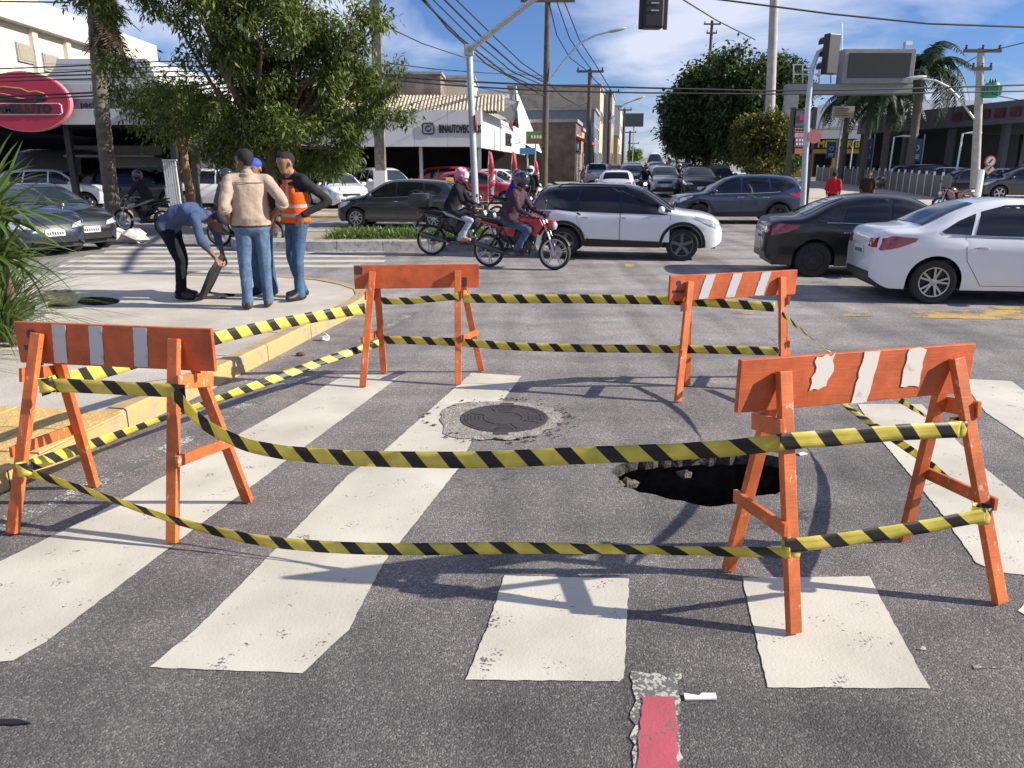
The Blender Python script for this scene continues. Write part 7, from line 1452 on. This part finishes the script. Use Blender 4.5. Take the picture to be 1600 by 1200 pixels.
# palms
def frond_mesh(L_, seed, m, rise=.55, drop=1.0, n=34, wl=.55):
    r = random.Random(seed); mb = MB(); pts = []
    for k in range(n + 1):
        t = k / n; pts.append(Vector((L_ * (t * .85 - .12 * t * t), 0, L_ * (rise * t - drop * t * t * (.75 + .25 * t)))))
    mb.tube(pts[::3] + [pts[-1]], [.035 * (1 - .85 * i / (n / 3 + 1)) for i in range(len(pts[::3]) + 1)], 5)
    for k in range(3, n):
        t = k / n; p = pts[k]; d = (pts[k + 1] - pts[k - 1]).normalized(); w_ = wl * math.sin(math.pi * min(1, .12 + .9 * t)) ** .6
        for sg in (-1, 1):
            for j in range(2):
                e = p + d * (w_ * r.uniform(.3, .55)) + Vector((0, sg * w_ * r.uniform(.65, .95), -w_ * r.uniform(.35, .8))); mid = p.lerp(e, .5) + Vector((0, 0, w_ * .10)); s = d * .03; mb.add([p - s, mid - s * .9, e, mid + s * .9, p + s], [(0, 1, 3, 4), (1, 2, 3)])
    return mb.mesh('frond', m)
PALML = leafmat('palm_leaf', (.02, .045, .02), (.06, .10, .045), .25); DEADL = leafmat('dead_frond', (.022, .016, .011), (.10, .075, .05), .15); PTR = mat('palm_trunk', (.16, .14, .12), .9, var=.25, scale=3, bump=.5, aniso=(1, 1, 4)); FR = [frond_mesh(3.0, i, PALML, .5 + .1 * i, .95 + .1 * i) for i in range(3)]; FD = [frond_mesh(2.2, 9 + i, DEADL, .02, .6, 24, .30) for i in range(2)]
def ringed(H_, r0, r1, dx, seed):
    n = int(H_ / .16); pts = []; rad = []
    for k in range(n + 1): t = k / n; pts += [(dx * t * t, 0, H_ * t)]; rad += [(r0 + (r1 - r0) * t) * (1.05 if k % 2 else .97)]
    return MB().tube(pts, rad, 14)
def palm(label, px_, Y_, ytop, r0, r1, nf, scale=1.0, dx=0.0, dead=0, seed=0, px_top=None, bark=PTR):
    b = B(px_, Y_); H_ = ZY(ytop, Y_) - b.z; o = thing('palm_tree', label, 'palm tree', b, 0, 'palm trees'); r = random.Random(seed); dx = (P(px_top, ytop, Y_).x - b.x) if px_top else dx; ringed(H_, r0, r1, dx, seed).build('trunk', bark, o, 60)
    for k in range(nf):
        f = link('frond', FR[k % 3], o); f.location = (dx, 0, H_); f.rotation_euler = (0, R(r.uniform(-38, 30)), k * 2.4 + r.uniform(-.2, .2)); s = scale * r.uniform(.85, 1.1); f.scale = (s, s, s)
    for k in range(dead):
        f = link('dead_frond', FD[k % 2], o); f.location = (dx + r.uniform(-.05, .05), r.uniform(-.05, .05), H_ - r.uniform(0.3, 2.1)); f.rotation_euler = (r.uniform(-.2, .2), R(r.uniform(54, 80)), k * 2.4 + r.uniform(-.3, .3)); s = r.uniform(.8, 1.15); f.scale = (s, s, s)
    return o
palm('tall palm with a skirt of dead fronds in front of the showroom', 180, 25, -125, .23, .19, 14, 1.0, dead=110, seed=3, px_top=142, bark=mat('grey_palm_trunk', (.15, .125, .10), .9, var=.35, scale=2.5, bump=.6, aniso=(1, 1, 5)))
palm('tall palm beside the message board', 1416, 50, 112, .28, .22, 24, 1.45, seed=5); palm('palm left of centre behind the board sign', 1346, 55, 150, .26, .2, 22, 1.25, seed=6); palm('slim palm at the left under the message board', 1312, 60, 158, .24, .19, 20, 1.2, seed=7); palm('palm between the banners', 1376, 54, 160, .26, .2, 18, 1.1, seed=8)
# sword-leaved plants at the left edge
SW1 = leafmat('sword_leaf', (.045, .085, .02), (.12, .18, .05), .3); r = random.Random(5)
def sword(L_, W_, bend, seed):
    mb = MB(); q = []; n = 7
    for k in range(n + 1):
        t = k / n; w_ = W_ * (1 - t) ** .7 * (.55 + .45 * min(1, t * 4)); x = L_ * (t - .12 * bend * t * t); z = -bend * L_ * t * t * .5; q += [(x, -w_, z + w_ * .5), (x, 0, z), (x, w_, z + w_ * .5)]
    mb.add(q, [(k * 3 + j, k * 3 + j + 1, k * 3 + j + 4, k * 3 + j + 3) for k in range(n) for j in (0, 1)]); return mb.mesh('leaf', SW1, 60)
SWD = [sword(.75, .034, .5 * i + .1, i) for i in range(4)]; GRS = [sword(.95, .012, .9 + .5 * i, i) for i in range(4)]
def rosette(label, px_, py_, Y_, n, meshes, tilt, scale, trunk=True, seed=1):
    p = P(px_, py_, Y_); b = Vector((p.x, p.y, SW + .04)); o = thing('sword_leaf_plant', label, 'plant', b, 0, 'sword leaved plants in the planter'); h = p.z - b.z; r = random.Random(seed)
    if trunk: MB().tube([(0, 0, -.05), (.03, 0, h * .5), (0, 0, h)], [.06, .05, .05], 8).build('stem', BARK, o, 50)
    for k in range(n):
        f = link('leaf', meshes[k % len(meshes)], o); f.location = (r.uniform(-.03, .03), r.uniform(-.03, .03), h + r.uniform(-.08, .05)); f.rotation_euler = (r.uniform(-.4, .4), -R(r.uniform(*tilt)), k * 2.4 + r.uniform(-.3, .3)); s = scale * r.uniform(.8, 1.2); f.scale = (s, s, s)
rosette('spiky sword-leaved plant at the left edge, upper rosette', -18, 335, 7.4, 84, SWD, (-30, 85), 1.05, seed=2); rosette('spiky sword-leaved plant at the left edge, middle rosette', 0, 400, 7.2, 60, SWD, (-20, 85), .85, seed=3)
for i, (x, y, Y_, n_) in enumerate([(-35, 530, 7.0, 130), (5, 524, 6.9, 120), (12, 500, 7.5, 90), (-20, 500, 7.6, 110)]): rosette(['arching grassy plant at the left edge of the planter', 'arching grassy plant in front of the left planter', 'arching grassy plant beside the stone block', 'arching grassy plant at the back of the planter'][i], x, y, Y_, n_, GRS, (42, 89), 1.0, False, 10 + i)
# ================================================================ overhead wires
CABLE = mat('cable_black', (.012, .012, .013), .6)
def wire(pts, rad, label, sag=None):
    q = []
    for a, b in zip(pts, pts[1:]):
        for k in range(8):
            t = k / 8; p = Vector(a).lerp(Vector(b), t); q.append(p)
    q.append(Vector(pts[-1])); o = MB().tube(q, rad, 5).build('overhead_wire', CABLE, None, 60); return tag(o, label, 'wire', 'overhead wires')
def W(pxs, Y0, Y1, rad, label):
    n = len(pxs) - 1; wire([P(x, y, Y0 + (Y1 - Y0) * i / n) for i, (x, y) in enumerate(pxs)], rad, label)
W([(1060, -8), (1130, 0), (1300, 22), (1450, 37), (1620, 43)], 24, 24, .026, 'thick cable crossing the sky at the top right'); W([(1060, -5), (1120, 32), (1180, 62)], 24, 36, .022, 'cable slanting down to the pale concrete pole'); 
W([(-20, 152), (140, 145), (300, 133), (480, 124), (600, 118), (700, 126), (850, 133), (1000, 137), (1200, 142), (1400, 139), (1620, 132)], 29, 34, .035, 'thick cable strung right across the street, upper'); W([(-20, 158), (140, 150), (300, 140), (480, 130), (600, 124), (700, 133), (850, 142), (1000, 145), (1200, 147), (1400, 146), (1620, 142)], 29, 34, .03, 'thick cable strung right across the street, lower')
for i, (pp_, lab) in enumerate([([(655, -5), (720, 60), (790, 115), (850, 142)], 'first of the cables running down to the tall pole'), ([(672, -5), (740, 62), (800, 112), (850, 134)], 'second of the cables running down to the tall pole'), ([(690, -5), (760, 65), (810, 108), (850, 128)], 'third of the cables running down to the tall pole'), ([(708, -5), (775, 60), (815, 98), (850, 122)], 'fourth of the cables running down to the tall pole'), ([(660, -5), (700, 45), (760, 100), (850, 150)], 'lowest of the cables running down to the tall pole')]): W(pp_, 30, 44.5, .028 if i % 2 else .04, lab)
for i, (pp_, lab) in enumerate([([(600, 40), (660, 68), (720, 88), (850, 124)], 'thin wire from the leafy pole to the tall pole, upper'), ([(600, 98), (680, 108), (760, 114), (850, 118)], 'thin wire from the leafy pole to the tall pole, middle'), ([(600, 106), (700, 128), (800, 146), (850, 148)], 'thin wire from the leafy pole to the tall pole, lower')]): W(pp_, 30, 44.5, .022, lab)
for i, (y0, y1) in enumerate([(104, 96), (113, 104), (118, 112), (124, 120)]): W([(-20, y0 + 4), (100, y0), (250, y1), (420, y1 - 2)], 28, 30, .022, ['telephone wire along the showroom, topmost', 'telephone wire along the showroom, second', 'telephone wire along the showroom, third', 'telephone wire along the showroom, lowest'][i])
for i, (pp_, lab) in enumerate([([(858, 5), (870, 55), (890, 90), (917, 110)], 'left wire between the first two avenue poles'), ([(870, 3), (890, 60), (910, 90), (925, 110)], 'middle wire between the first two avenue poles'), ([(882, 3), (905, 62), (930, 100), (955, 142)], 'right wire between the avenue poles'), ([(855, 128), (880, 152), (905, 166), (920, 160)], 'slack cable loop below the tall pole'), ([(920, 112), (930, 126), (950, 143)], 'wire between the second and third avenue poles')]): W(pp_, 45, 56, .03, lab)
W([(1533, 82), (1570, 74), (1620, 62)], 38, 34, .02, 'upper wire leaving the transformer pole to the right'); W([(1533, 140), (1560, 150), (1620, 162)], 38, 36, .02, 'lower wire leaving the transformer pole to the right'); W([(1533, 85), (1490, 108), (1440, 128)], 38, 50, .02, 'wire from the transformer pole to the palms'); W([(-20, 2), (60, 3), (110, 4)], 28, 28, .025, 'wire crossing the top left corner')
